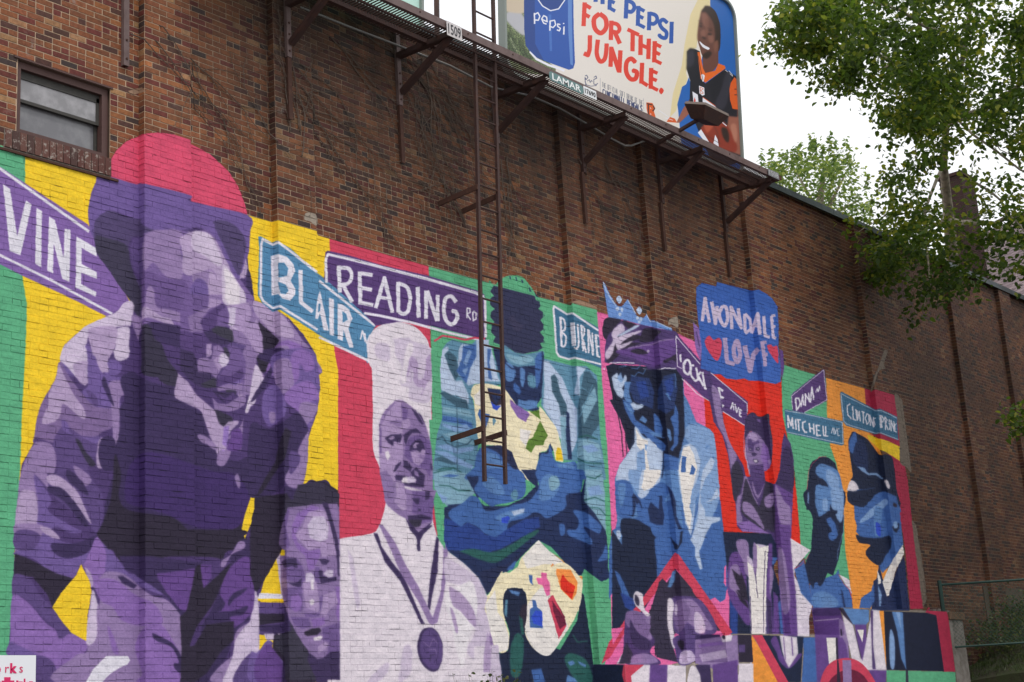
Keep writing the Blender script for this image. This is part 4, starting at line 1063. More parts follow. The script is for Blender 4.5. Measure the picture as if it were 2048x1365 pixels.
|wh 10 870,530 850,540 865,590 850,610
|wh 22 912,505 922,620
|wh 11 925,510 945,540 930,570
|wh 10 955,520 960,640
|wh 10 955,520 975,550 960,580 985,640
|wh 10 992,540 998,640
|wh 10 1008,545 1010,650
|wh 10 1008,545 1040,650 1035,560
|wh 9 1060,580 1045,590 1045,650 1060,660
cm 810,668 900,690 1085,745 1090,790 940,720 900,720 850,690
~nb 620,760 640,690 660,655 700,670 800,730 900,860 960,860 1020,890 1040,1000 1060,1180 1080,1365 800,1365 640,1310 610,1240 620,1180 640,1100 660,1050 640,900
~bl 630,740 670,660 690,670 700,740 690,850 650,850 625,800
~na 700,740 780,760 800,1000 720,1000 660,900
b3 700,970 760,980 800,1030 880,1030 940,1080 930,1090 870,1050 800,1050 740,1010
~w2 950,1100 980,1100 1000,1160 980,1170
~w2 610,1180 640,1100 690,1120 720,1190 700,1200 620,1190
|bl 12 700,1190 800,1180 870,1170
~bl 800,1300 860,1230 960,1200 1060,1290 1080,1400 780,1400
@1560,980,4.55
bl 670,140 740,160 820,120 880,40 960,20 1060,60 1090,200 1110,400 1120,500 1040,640 930,760 900,700 920,560 760,470 690,380 700,330 680,270
nb 615,20 900,-20 840,80 760,160 670,130 620,110
~b3 720,300 800,200 900,120 960,80 980,130 880,210 800,270
~b2 860,170 930,180 910,330 900,420 860,400
~bb 870,300 910,320 915,420 880,400
~nb 690,410 760,430 900,440 1000,420 1010,520 960,600 900,690 800,620 780,560 820,500 720,480
na 900,680 940,840 980,980 1080,680 1130,600 1180,1100 830,1100 840,1000 850,830 880,810
w4 1115,500 1130,580 1060,720 990,960 970,970 930,840 1000,680
w4 885,730 910,790 920,850 890,860
b3 890,860 900,1060 915,1060 925,960
bl 720,1075 740,980 830,920 850,850 860,1000 820,1080
~nb 1020,340 1050,390 1080,360 1080,300 1060,320
~b3 1030,300 1060,290 1070,340 1040,350
~k1 1030,120 1060,130 1060,160 1030,150
@1500,1050,3.737
v4 460,620 670,620 730,840 760,1177 490,1177 485,840
h3 465,620 665,620 680,680 470,680
|l3 6 480,718 640,705 665,700
~l1 670,700 740,800 730,860 750,1100 760,1280 680,1280 670,860
|k1 12 680,780 685,830
k1 660,620 700,625 770,740 840,1000 830,1020 800,900 760,780 700,680
b2 695,622 890,635 890,720 870,745 770,745
w2 690,670 770,750 830,1010 870,860 895,720 910,635 970,640 1020,1085 860,1085 760,1005 730,860
v4 780,745 870,745 870,860 840,1020 800,860
w4 800,785 850,785 840,880
h3 900,640 920,640 920,900 940,1080 915,1080
or 965,642 1000,642 1025,1000 1020,1080
n4 1000,645 1390,660 1450,1095 1020,1085
b2 1060,650 1140,655 1150,800 1165,1080 1130,1000 1100,800
b3 1090,650 1120,650 1130,780 1110,720
~b3 1050,780 1080,860 1080,1060 1050,1060 1040,900
|b2 6 1140,660 1140,800 1165,1080
cm 1390,660 1480,670 1535,1100 1535,1100 1450,1098
gr 1020,1088 1535,1100 1545,1300 1020,1300
h5 1165,1085 1180,1085 1190,1300 1165,1300
cm 1330,615 1460,615 1480,680 1400,680 1310,655
v4 485,840 570,845 590,1177 525,1177
bl 395,840 460,840 485,840 500,1177 385,1177 400,950
nb 90,825 400,835 380,1177 280,1177
w2 0,900 20,980 30,1177 0,1177
or 10,830 30,850 220,1177 230,1300 20,1300
cr 10,822 90,822 300,1200 220,1200 40,860
~v4 155,870 200,840 260,1000 380,960 370,1000 290,1075 220,1020 200,960
w2 220,825 350,840 360,960 290,1070 260,1010 240,940
|v4 6 250,840 265,1010
|v4 8 310,840 320,980
w4 570,845 640,845 650,1010 590,1040
k1 640,845 655,845 660,1010 690,1177 690,1300 650,1177
v4 660,845 690,840 720,900 760,1177 690,1177
v4 890,1085 1020,1088 1010,1300 930,1300
~cr 520,1200 560,1080 640,1010 760,1000 860,1060 950,1200 1000,1350 520,1350
~c2 580,1200 640,1120 740,1080 840,1120 900,1220 900,1350 580,1350
k1 650,1010 660,1010 690,1300 650,1300
l1 690,1010 755,1010 765,1300 700,1300
@0,0,1
nb 1224,1060 1250,1100 1285,1140 1300,1200 1275,1240 1252,1254 1224,1258
bl 1228,1140 1240,1150 1262,1200 1262,1212 1250,1205
ro 1240,1185 1270,1200 1268,1225 1250,1215
h5 1350,1140 1395,1190 1440,1240 1455,1262 1360,1262 1250,1325 1300,1220
@1000,1050,4
cr 1400,220 1430,240 1860,860 1800,900 1410,350 1150,660 1000,860 880,1060 810,1115 870,940 1000,760 1100,640
pk 890,830 990,820 900,960
w2 1000,990 1010,900 1000,1115 930,1115
h5 1400,350 1540,520 1500,580 1380,600 1240,1060 1210,660 1270,460 1300,430 1350,480
b2 1380,370 1405,360 1400,440 1370,500 1340,500
~h3 1000,760 1040,700 1160,720 1200,760 1300,700 1330,780 1200,800 1200,860 1240,930 1200,1020 1280,1090 1250,1120 1000,1110 990,960
~l1 1020,740 1100,720 1150,780 1200,860 1210,920 1120,900 1060,850
~m5 1010,700 1100,690 1200,760 1180,900 1100,860 1010,800
~h4 1040,760 1100,860 1200,930 1190,1000 1060,960
~l1 1170,740 1330,710 1320,780 1200,800
~w2 1065,570 1090,530 1140,560 1145,620 1160,680 1200,720 1170,730 1120,680 1080,640
~h5 1080,560 1110,590 1110,650 1080,620
~l1 1060,1050 1180,1030 1260,1100 1040,1115
h5 950,1110 1010,940 1060,1030 1040,1110
h5 1210,640 1330,620 1350,740 1350,860 1420,1100 1250,1060 1240,900 1330,800 1200,800
~h2 1370,590 1480,570 1600,600 1700,740 1730,860 1600,890 1500,890 1400,860 1380,720
~l1 1400,620 1540,600 1660,760 1700,840 1560,820 1440,720
~m5 1400,640 1460,600 1520,700 1440,860 1390,760
~l3 1400,640 1420,650 1415,720 1398,710
|h4 6 1500,870 1580,840 1610,820 1640,850
~l3 1560,700 1620,740 1640,860 1560,850
~w2 1340,610 1370,590 1390,640 1380,780 1400,960 1380,980 1340,800
~h2 1390,900 1560,880 1570,1040 1520,1115 1430,1115 1400,1000
~k1 1420,930 1470,930 1470,1000 1430,980
~l3 1450,1020 1530,1010 1560,1090 1440,1110
h4 1560,880 1760,880 1760,910 1560,920
l1 1560,920 1900,880 1910,1120 1800,1180 1560,1110
v3 1580,960 1780,930 1790,960 1590,980
l3 1590,1040 1800,1000 1820,1060 1620,1100
w2 1770,890 1860,880 1850,930 1780,940
~k1 1780,885 1800,890 1800,915 1780,910
k1 1900,880 2010,880 2025,1100 1910,1100
h2 1910,960 1960,960 1960,1020 1910,1020
w2 1910,1110 2025,1110 2030,1400 1900,1400
@0,0,1
nb 1187,1329 1247,1330 1270,1365 1280,1500 1187,1500
cr 1247,1330 1288,1330 1275,1350 1262,1352 1275,1365 1275,1400 1255,1390 1244,1350
w2 1288,1330 1300,1330 1296,1500 1276,1500 1262,1352
v4 1300,1330 1335,1330 1330,1500 1292,1500
w2 1335,1330 1372,1332 1370,1500 1330,1500
~w2 1380,1335 1400,1345 1420,1400 1375,1400
h4 1390,1330 1420,1330 1435,1500 1420,1500 1400,1350
v4 1425,1330 1475,1320 1480,1500 1430,1500
@360,590,4.48
f3 0,0 380,0 370,90 180,250 210,330 130,340 0,350
f2 70,200 200,130 260,120 370,60 260,130 180,240 210,320 90,340
f1 245,130 260,30 370,40 370,80 310,110
f2 260,0 380,0 370,50 255,30
f1 420,100 660,60 640,130 680,210 740,380 740,525 690,520 640,460 500,300 430,270 440,180
f7 425,120 500,110 490,260 470,290 430,270 445,200
f1 530,120 600,120 600,250 500,290
f2 610,40 650,60 640,130 680,210 670,250 615,255 640,160
f3 340,150 420,110 440,180 430,270 460,290 390,290 325,280
f4 180,250 260,150 375,80 410,105 340,160 325,270 280,310 210,330
f6 280,310 330,280 400,290 470,320 480,400 470,425 390,390 300,345
f5 210,330 290,330 390,395 470,425 420,450 370,450 280,430 200,380
f4 0,320 130,340 210,340 280,430 370,450 350,450 150,580 160,680 270,700 320,740 200,800 120,790 0,600
f5 0,480 120,520 150,600 160,690 260,700 320,760 320,830 160,820 60,740 0,660
f2 470,300 560,340 640,440 630,465 540,440 480,420
f2 600,440 690,520 680,600 660,680 620,896 560,896 590,640 560,520
f3 430,450 540,480 590,600 580,700 560,896 500,896 560,740 500,600 440,640 440,540
f1 235,440 285,440 270,550 235,560
f2 150,590 280,580 300,460 350,450 390,500 350,540 340,640 370,660 320,750 270,700 160,690
f1 300,590 350,540 400,520 400,640 340,680
f7 360,540 400,520 440,590 420,630 380,650 345,600
f6 385,465 415,480 445,530 440,575 400,525
f3 340,740 400,660 440,620 500,600 560,640 550,700 460,740 360,790
f4 360,720 450,735 560,650 570,740 500,780 400,800 320,830
f2 330,830 440,795 500,810 560,790 560,896 520,896 500,860 410,850 340,870
f6 180,800 250,770 310,740 325,830 240,830
f6 410,850 500,855 500,890 420,896
@260,620,3.2
f5 520,510 600,530 690,520 640,560 560,560
f2 525,560 540,640 600,650 660,640 735,600 735,540 690,560 620,605 560,600
f4 560,540 620,600 680,550 660,530 610,570
@740,790,3.587
f1 180,40 225,40 230,230 240,420 235,470 180,600 120,760 70,560 65,420 65,240 110,130
f2 225,40 290,80 350,140 400,220 435,340 450,480 450,680 475,690 455,760 445,860 440,896 270,896 240,660 235,470 240,300
f3 65,240 80,235 82,420 68,420
f2 100,120 180,40 180,60 120,130 82,220 70,240
f2 120,200 180,180 228,185 225,235 190,225 165,210
f2 70,560 110,540 160,600 180,680 160,760 110,770
f3 225,70 270,110 265,170 235,190
f1 235,185 280,170 290,220 265,250 240,245
f5 295,95 340,130 385,210 370,215 340,180
f5 240,290 290,250 330,240 375,280 340,275 300,275 280,300 255,360 245,340
f3 255,360 290,300 370,285 430,340 440,480 430,600 400,540 330,510 290,480 245,440
f1 290,410 340,400 400,390 385,470 350,510 310,490
f2 340,430 400,430 385,470 350,450
f5 105,310 150,285 225,280 230,300 215,345 170,335 165,370 130,345
f1 130,310 165,295 180,310 150,325
f5 280,400 290,360 320,330 355,315 385,350 398,400 375,385 360,415 330,395 300,400
f1 305,370 325,345 350,345 345,375 320,385
f5 330,360 360,350 370,385 345,390
w2 108,410 130,400 145,440 125,470 110,440
f5 225,475 180,510 165,560 185,545 220,500
f2 180,560 235,480 300,540 270,570 200,580
f5 240,470 265,475 300,520 290,555 240,520
f5 175,575 200,590 250,605 290,590 240,580 200,575
f5 290,555 330,520 395,580 385,640 385,665 300,660 250,650 240,630 290,620 330,635 330,600 300,590
f2 320,540 345,560 350,590 320,575
f5 175,585 210,585 220,610 185,615
w2 235,595 265,588 270,635 230,630
f7 265,590 310,588 332,610 320,630 270,638
w2 245,655 300,668 390,690 300,685 250,672
f1 205,620 235,650 260,720 255,820 190,780 170,770 200,700
f2 110,760 160,760 230,830 300,810 270,896 200,860 130,800
f3 300,690 380,690 440,720 460,750 440,896 380,896 370,860 300,850 310,740
f5 295,740 355,740 350,790 325,780
f5 395,690 430,695 425,750 395,755
f5 345,815 368,820 365,838 345,835
f5 270,868 370,858 440,880 440,896 270,896
f5 432,480 444,500 444,545 434,530
@550,1000,4.48
h5 90,0 560,0 565,30 480,40 420,90 300,70 200,80 110,90 80,200 60,200
f2 85,200 110,70 230,60 330,40 460,40 560,30 580,420 580,896 70,896 40,500 90,500
f3 75,200 110,80 130,80 100,250 130,400 110,450 80,400
v3 150,240 200,120 330,45 430,90 300,110 240,200 190,290 200,380 300,460 410,440 400,510 370,560 350,620 300,640 270,500 200,440 150,340
f1 180,320 240,250 300,110 400,85 460,110 500,250 540,420 540,500 420,510 400,430 300,450
f7 290,230 340,150 440,150 480,240 470,350 400,380 310,340
f2 480,60 560,40 575,300 545,300 510,160
f5 420,30 470,25 510,160 550,310 570,400 575,500 575,680 560,690 555,540 540,440 520,330 490,220 460,120
f3 80,500 130,520 200,530 250,600 270,700 240,760 120,720 70,700
f5 110,525 190,520 200,610 175,610 150,590 90,610 60,560
f3 70,620 150,595 200,620 250,600 250,700 120,730
f5 110,740 190,745 240,700 230,790 160,770
f5 398,535 440,528 488,545 460,585 420,580
f3 360,600 400,600 390,660 400,760 340,700
f5 385,650 400,625 430,640 425,680 480,700 550,690 545,730 470,770 410,750 400,710
f7 430,660 470,630 520,630 520,690 470,695
f7 275,660 320,650 350,680 360,800 350,896 280,896 270,780
w2 320,730 345,730 350,830 325,820
@550,1160,4.48
f2 60,120 580,0 580,640 480,650 430,700 380,710 310,660 240,560 130,370 90,230
f3 60,80 240,60 250,250 230,290 130,260 90,180
v3 140,150 200,120 240,180 230,270 180,290 140,250
f1 250,20 370,20 390,160 400,250 380,290 280,250 260,150
w2 320,0 345,0 348,90 322,90
w2 305,190 330,170 350,190 345,220 320,230
f3 395,160 430,140 420,260 400,280
f1 430,140 540,100 560,200 480,280 450,330 410,300
v3 540,60 580,60 580,400 540,300 560,200
f3 260,300 400,300 400,330 330,340 270,330
f3 140,330 300,340 320,420 240,440 170,410
v3 320,350 440,340 450,390 400,420 340,430
f3 420,430 580,380 580,640 470,660 480,560 430,540
k1 262,470 330,435 400,430 415,460 370,495 290,505 262,490
w2 345,520 400,500 425,510 410,540 350,545
f1 380,600 450,560 475,580 450,620 390,660
f5 310,660 380,710 430,700 490,650 580,640 580,896 310,896 290,700
f6 130,380 240,560 300,660 290,720 370,896 90,896 90,700 0,600 0,500 140,460
@1200,720,4.07
n4 50,60 100,60 250,60 400,80 620,80 665,140 680,300 690,600 640,800 520,760 500,690 400,660 340,610 280,540 240,740 190,500 120,400 80,200
n3 250,130 400,150 440,260 430,400 350,370 280,340 240,250
n3 520,130 610,110 630,240 600,400 540,440 470,400 470,250
ro 290,180 370,170 400,300 330,320
ro 520,180 590,140 600,240 560,330
b4 95,140 150,95 215,130 215,170 180,230 205,290 175,315 140,290 110,230
b3 150,95 180,100 200,150 170,190 140,160
b2 200,180 250,180 235,240 240,290 260,340 250,370 215,350 190,300
bl 180,320 250,360 290,440 330,510 400,560 490,620 540,640 480,640 400,610 330,600 250,500 200,400
b2 190,330 240,380 280,440 250,440 210,380
b4 245,360 270,345 300,365 340,362 355,375 340,395 310,410 270,405
n4 270,430 320,400 390,395 430,420 445,520 410,560 340,520 290,490
b2 320,490 345,455 385,490 370,520
bl 435,430 480,470 510,560 500,620 460,630 440,560
b2 480,600 510,600 500,650 450,640 400,590 440,590
n4 385,590 430,620 550,645 545,660 500,660 460,690 410,660
b3 430,620 550,640 500,635
bl 610,360 635,420 640,560 635,680 590,745 570,730 600,680 600,560 570,480 600,440
b2 545,560 570,570 585,650 570,665 550,620
b2 530,275 550,270 580,330 570,330
|b2 6 610,110 618,160 612,225
bl 330,560 400,600 500,660 540,700 530,740 470,730 450,680 390,650
|b2 6 150,60 210,50 200,80 240,70 300,75 330,45
|b2 6 240,120 280,135 310,100 350,115 370,80
n4 95,60 110,100 130,90 150,130 170,100 185,160 205,110 230,170 250,120 250,60
b4 285,540 310,560 350,640 400,640 450,700 515,750 500,896 150,896 240,740 280,680
w4 290,560 340,640 390,660 380,780 400,896 360,896 350,760 300,700
b3 300,760 360,720 370,896 300,896
b3 365,690 385,690 380,745 367,730
bl 520,760 640,800 640,896 510,896
|n4 9 515,750 515,896
@1470,810,5.97
f5 115,240 120,160 170,110 210,95 290,165 350,145 405,200 430,370 450,480 440,650 400,500 340,430 270,340 180,310 125,400 120,480 110,360
f3 255,170 300,170 300,220 270,200
|f1 5 118,300 100,420 110,600 160,730 185,860
f2 125,400 180,320 270,345 340,430 400,520 415,650 400,760 350,790 330,780 200,760 150,680 130,560
f1 160,330 240,330 280,400 240,440 200,410 160,400
v3 330,440 400,520 415,650 400,750 350,790 330,700 300,620 320,520
f4 150,420 185,400 205,450 250,440 280,420 290,460 230,480 220,560 190,560 150,500
f5 155,520 190,510 205,535 185,555 160,545
f7 165,530 190,525 185,540
f5 245,510 285,500 300,530 280,555 250,545
f7 255,525 285,520 280,535
f5 195,580 230,570 262,590 240,615 205,610
f5 210,650 260,645 290,680 250,705 225,690
w2 222,660 262,660 270,685 235,690
f4 170,720 250,720 340,700 340,780 340,896 190,896 170,780
f1 390,650 425,660 420,720 400,700
@0,0,1
~p3 1789,790 1800,796 1812,815 1822,850 1826,890 1828,935 1822,945 1812,935 1800,925 1799,890 1795,840
p3 1823,1040 1832,1050 1842,1110 1850,1165 1853,1200 1846,1218 1838,1160 1830,1100
~p3 1768,702 1775,704 1768,728 1770,738 1758,742 1750,765 1745,782 1741,782 1748,755 1757,733
~p3 1891,968 1898,975 1884,985 1878,1010 1868,1020 1858,1050 1848,1058 1850,1040 1862,1015 1872,985
~ps 612,426 632,430 633,452 620,444 608,440
~ps 1338,640 1354,634 1356,656 1344,650 1336,650
~p2 400,58 420,52 440,45 460,42 470,50 450,52 430,60 405,66
~p2 350,88 366,84 380,80 372,90 352,96
p2 255,182 285,175 292,184 262,192
p2 1130,606 1160,600 1194,614 1194,620 1150,607
dk 1966,1180 2060,1163 2060,1270 1975,1252
l4 948,1294 996,1290 998,1312 1003,1345 1006,1500 948,1500
w2 948,1294 975,1292 985,1500 948,1500
l2 968,1300 975,1262 982,1300 980,1345 966,1345
'''
PAINTB='''
@0,0,1
b0 900,-600 1600,-600 1600,400 900,400
@1000,0,3.412
g1 -60,-900 170,-900 170,60 -60,90
g3 -60,90 170,40 170,200 200,340 380,460 380,520 -60,480
~g4 40,90 100,80 160,110 170,240 110,210 60,160 30,120
~g1 20,60 160,20 170,90 40,80
w6 5,70 30,70 50,480 80,520 0,520 10,300
~g2 50,220 100,260 120,340 90,420 60,380
~g2 130,260 170,330 220,400 180,420 130,340
|g5 10 70,260 100,330
|g5 8 120,380 220,440
|g5 8 90,300 150,420
|w7 16 205,352 250,405 330,445 400,468 440,485
u0 158,-900 165,200 175,310 200,345 250,395 350,435 470,478 500,468 512,430 503,200 490,-900
u1 158,-900 165,200 175,310 210,350 250,395 300,415 240,300 230,-900
u2 455,-900 465,200 480,440 498,450 492,200 480,-900
u3 330,100 350,100 355,350 340,350
~u1 250,-120 365,-160 440,-90 445,0 400,60 345,72 290,40 250,-20
|w7 8 240,-80 250,-15 290,42 345,75 400,62 440,5 450,-80
|w7 10 235,90 236,165
|w7 9 237,100 258,88 272,112 262,140 240,138
|w7 9 285,133 322,150 318,118 298,108 284,132 298,160 318,166
|w7 10 342,142 340,212
|w7 9 344,145 372,140 380,170 362,190 342,182
|w7 9 412,170 394,165 394,182 412,195 405,212 388,205
|w7 10 437,182 435,238
|w7 9 434,158 434,166
|u0 28 652,-90 652,15
|u0 28 700,-70 700,30
|u0 28 752,-60 747,68
|u0 24 752,58 786,78
|u0 24 752,5 782,22
|u0 29 864,-4 858,128
|u0 27 866,4 905,22 917,55 897,82 866,78
|u0 28 945,42 940,178
|u0 24 945,55 986,78
|u0 24 942,108 978,126
|u0 24 940,165 988,190
|u0 28 1020,82 1016,208
|u0 26 1022,92 1062,106 1073,140 1048,165 1020,158
|u0 26 1142,158 1112,135 1090,158 1104,192 1136,222 1130,260 1102,256 1084,238
|u0 28 1172,150 1168,298
|r0 30 578,18 570,180
|r0 26 578,32 620,58
|r0 26 576,98 612,118
|r0 32 680,95 720,130 724,190 688,228 648,196 642,130 680,95
|r0 30 760,142 756,275
|r0 27 762,158 800,168 816,198 800,222 760,214
|r0 30 785,225 818,300
|r0 26 870,202 948,240
|r0 30 906,222 904,352
|r0 30 960,240 958,378
|r0 30 1016,265 1012,405
|r0 26 962,308 1012,330
|r0 30 1056,282 1052,428
|r0 24 1056,300 1100,322
|r0 24 1056,355 1092,374
|r0 24 1052,412 1102,436
|r0 30 614,242 612,340 600,378 572,366
|r0 30 668,272 660,365 682,420 712,408 724,360 728,298
|r0 30 760,320 754,458
|r0 30 762,335 812,490
|r0 30 822,345 814,498
|r0 31 925,428 895,402 864,428 862,494 890,540 925,538 934,495 905,482
|r0 30 970,430 964,572
|r0 26 964,558 1008,586
|r0 30 1032,465 1028,608
|r0 24 1032,482 1075,502
|r0 24 1030,535 1070,552
|r0 24 1028,592 1078,618
~r0 1100,600 1118,620 1100,645 1084,622
|n0 5 580,520 592,515 600,530 588,545 580,530 582,565 590,580
|n0 4 595,555 610,545 615,565 625,550 630,560
|n0 5 640,530 655,520 660,535 640,545 640,575 655,580 668,570
|n0 4 580,578 620,590 660,585
|n0 1 684,535 684,640
|n0 1 978,670 982,760
T g7 3 697,595 9.3,4.35 0,-34 THE OFFICIAL SOFT DRINK OF THE
T n0 6 702,648 15.1,6.5 0,-38 CINCINNATI BENGALS
o9 998,700 1040,705 1060,740 1050,760 1062,800 1050,830 1010,790 1000,740
|k9 7 1000,708 1040,718
|k9 7 1012,715 1012,785
|k9 7 1045,722 1055,745 1040,760
|w7 4 1026,735 1030,745
|w7 4 1028,775 1030,785
c0 1350,0 1440,-100 1440,60 1400,100 1360,200 1340,330 1290,340 1270,500 1280,540 1240,640 1200,760 1160,800 1180,640 1240,450 1260,300 1300,100
@1340,0,6.206
u4 495,-400 760,-400 1200,-400 1200,2400 200,2400 100,1365 90,1300 150,1080 200,1050 235,960 300,1200 400,700 500,100
~s1 400,120 480,90 560,180 620,320 625,500 600,560 600,640 540,720 470,720 400,690 370,600 340,480 350,330 370,220
~s3 420,100 440,75 500,85 560,140 600,230 625,340 625,560 600,640 560,560 560,420 540,300 500,220 440,150 390,150
s1 400,660 600,560 600,800 540,880 440,920 410,860
~s2 400,170 450,180 480,260 470,340 430,330 400,260
~s2 380,400 430,370 440,470 400,480
~s2 470,440 530,440 540,520 490,530
~w7 368,515 420,560 490,600 470,620 410,590 375,545
|s3 12 362,285 400,300
|s3 12 460,375 520,385
~s3 365,315 395,320 398,338 372,335
~s3 465,415 515,420 512,440 470,435
~s3 400,455 440,470 445,490 405,480
~s3 400,690 470,640 520,660 480,720 440,730
@1300,180,6.067
s4 490,100 520,250 360,400 320,400 400,230
@1340,0,6.206
k9 210,640 250,600 310,610 370,640 400,1000 440,1040 680,860 820,950 830,1200 820,1365 900,2000 560,2100 240,1365 250,1000 205,860
or 340,650 372,650 410,850 440,910 560,880 600,790 680,820 690,850 440,1030 380,980
~w7 385,930 430,940 410,1020
|w7 6 685,870 780,950
|w7 6 730,880 780,940
o9 735,1060 800,960 840,1000 870,1365 780,1365 745,1240
|k9 10 800,1110 825,1110
|k9 10 800,1180 830,1180
w7 360,1065 425,1090 430,1180 400,1190 365,1160
|o9 7 375,1080 378,1165
|o9 6 380,1085 415,1105 385,1125 415,1160 385,1165
@1300,180,6.067
w7 515,20 580,60 590,170 530,180
r0 540,90 555,130 545,170 530,150
w7 640,90 800,210 810,340 740,260 640,180
|o9 8 640,90 805,205 820,350
s4 960,230 1070,240 1110,800 1000,760 940,430
k9 940,220 1060,240 1060,330 960,320
~s5 620,460 770,350 900,390 1000,540 1060,700 1020,760 900,730 760,660 640,560
~s3 870,460 930,470 960,560 950,640 900,600 870,520
|w7 10 780,365 860,380 930,440
w7 790,545 820,600 835,690 770,650
w7 580,520 620,480 720,640 640,600
o9 330,400 200,390 240,330 300,350
|w7 6 110,250 240,340
|w7 6 180,340 280,370

@1340,0,6.206
~k8 700,900 760,960 740,1100 700,1300 640,1365 560,1300 640,1100
~k8 230,660 290,640 300,760 250,840 215,800
|k8 8 430,1050 470,1120 500,1240
|k7 6 350,700 380,860 410,1000
~s6 440,250 470,240 480,330 470,420 450,440 440,400
~s6 540,560 590,500 600,600 560,660
|s3 5 350,260 390,262
|s3 5 460,350 530,365
@1300,180,6.067
~s7 660,420 760,370 800,390 740,480 690,520
|s3 5 660,540 760,600 860,660
|s3 5 740,380 820,520 840,640
~s8 980,430 1040,420 1060,560 1040,640 1000,560
|w7 4 1062,100 1075,260
'''
# ------------------------------------------------------------------ flat print: paint traced on a canvas, then laid out on the wall in wall metres
def lut_of(pal, names): return np.array([(0, 0, 0, 0)] + [(*pal[n], 255) for n in names], np.uint8)
def raster(txt, pal, ox, oy, W, H, ss, aa, soft=False):
    p = dict(pal); names = list(p); idx = {n: i + 1 for i, n in enumerate(names)}
    img = np.zeros((int(H * ss), int(W * ss)), np.uint8); paint(img, txt, idx, ox, oy, ss)
    c = lut_of(p, names)[img].astype(np.float32)
    if aa > 1:
        h, w_ = c.shape[0] // aa, c.shape[1] // aa; c = c[:h * aa, :w_ * aa]; a = c[..., 3:] ; c = np.concatenate([c[..., :3] * a / 255, a], -1)
        c = c.reshape(h, aa, w_, aa, 4).mean((1, 3)); c[..., :3] = c[..., :3] / np.maximum(c[..., 3:] / 255, 1e-3)
        if soft: sm_ = np.isin(img[::aa, ::aa][:h, :w_], [idx[n] for n in SOFT]); c = soften(c, sm_)
    if soft and aa == 1: c = soften(c, np.isin(img, [idx[n] for n in soft]), 5, .85)
    return c / 255
def sample(c, x, y):
    H, W = c.shape[:2]; x = np.clip(x - .5, 0, W - 1.001); y = np.clip(y - .5, 0, H - 1.001); x0, y0 = x.astype(int), y.astype(int); fx, fy = (x - x0)[..., None], (y - y0)[..., None]
    return (c[y0, x0] * (1 - fx) + c[y0, x0 + 1] * fx) * (1 - fy) + (c[y0 + 1, x0] * (1 - fx) + c[y0 + 1, x0 + 1] * fx) * fy
def make_image(name, arr):
    h, w_ = arr.shape[:2]; im = bpy.data.images.new(name, w_, h, alpha=True); im.alpha_mode = 'CHANNEL_PACKED'
    im.pixels.foreach_set(np.ascontiguousarray(arr, np.float32).ravel()); im.update(); im.pack(); return im
BOT = '''
'''
canvas = raster(PAINT, PAL, -420, 0, 2500, 1700, 2, 2, True)

PIL = [(9.355, 9.98), (11.23, 11.83), (16.78, 17.38), (18.90, 19.50), (21.95, 22.56), (26.05, 26.89), (30.2, 30.9), (32.97, 33.6), (36.0, 36.6)]
PD = .10
X0, X1, ZT = 4.0, 39.0, 11.0
# path along the wall: (x0, y0, x1, y1, nx, ny)
SEG = []; cx = X0
for a, b in PIL:
    SEG += [(cx, 0, a, 0, 0, -1), (a, 0, a, -PD, -1, 0), (a, -PD, b, -PD, 0, -1), (b, -PD, b, 0, 1, 0)]; cx = b
SEG.append((cx, 0, X1, 0, 0, -1))
S0 = []; s_ = 0.0
for g in SEG: S0.append(s_); s_ += math.hypot(g[2] - g[0], g[3] - g[1])
SEND = 24.6; PPM = 120; ZMAX = 9.0
ns_, nz_ = int(SEND * PPM), int(ZMAX * PPM)
ss = (np.arange(ns_) + .5) / PPM; zz = (np.arange(nz_) + .5) / PPM
px_ = np.zeros((ns_, 2))
for g, s0 in zip(SEG, S0):
    Ls = math.hypot(g[2] - g[0], g[3] - g[1]); k = (ss >= s0) & (ss < s0 + Ls); t = ((ss[k] - s0) / Ls)[:, None]
    if g[4] == 1: t = t * 0      # the far side of a pilaster carries the colour of its edge
    px_[k] = np.array(g[:2]) * (1 - t) + np.array(g[2:4]) * t
P = np.zeros((nz_, ns_, 3)); P[..., 0] = px_[:, 0]; P[..., 1] = px_[:, 1]; P[..., 2] = zz[:, None]
pu, pv = proj(P)
wob = np.array([[mnoise.noise((u * .9, v * .9, 0)) for u in range(0, ns_ // 8 + 2)] for v in range(0, nz_ // 8 + 2)])
wobx = np.kron(wob, np.ones((8, 8)))[:nz_, :ns_]
art = sample(canvas, pu + 420 + wobx * .8, pv + wobx * .5)
IMG_WALL = make_image('wall_paint', art)

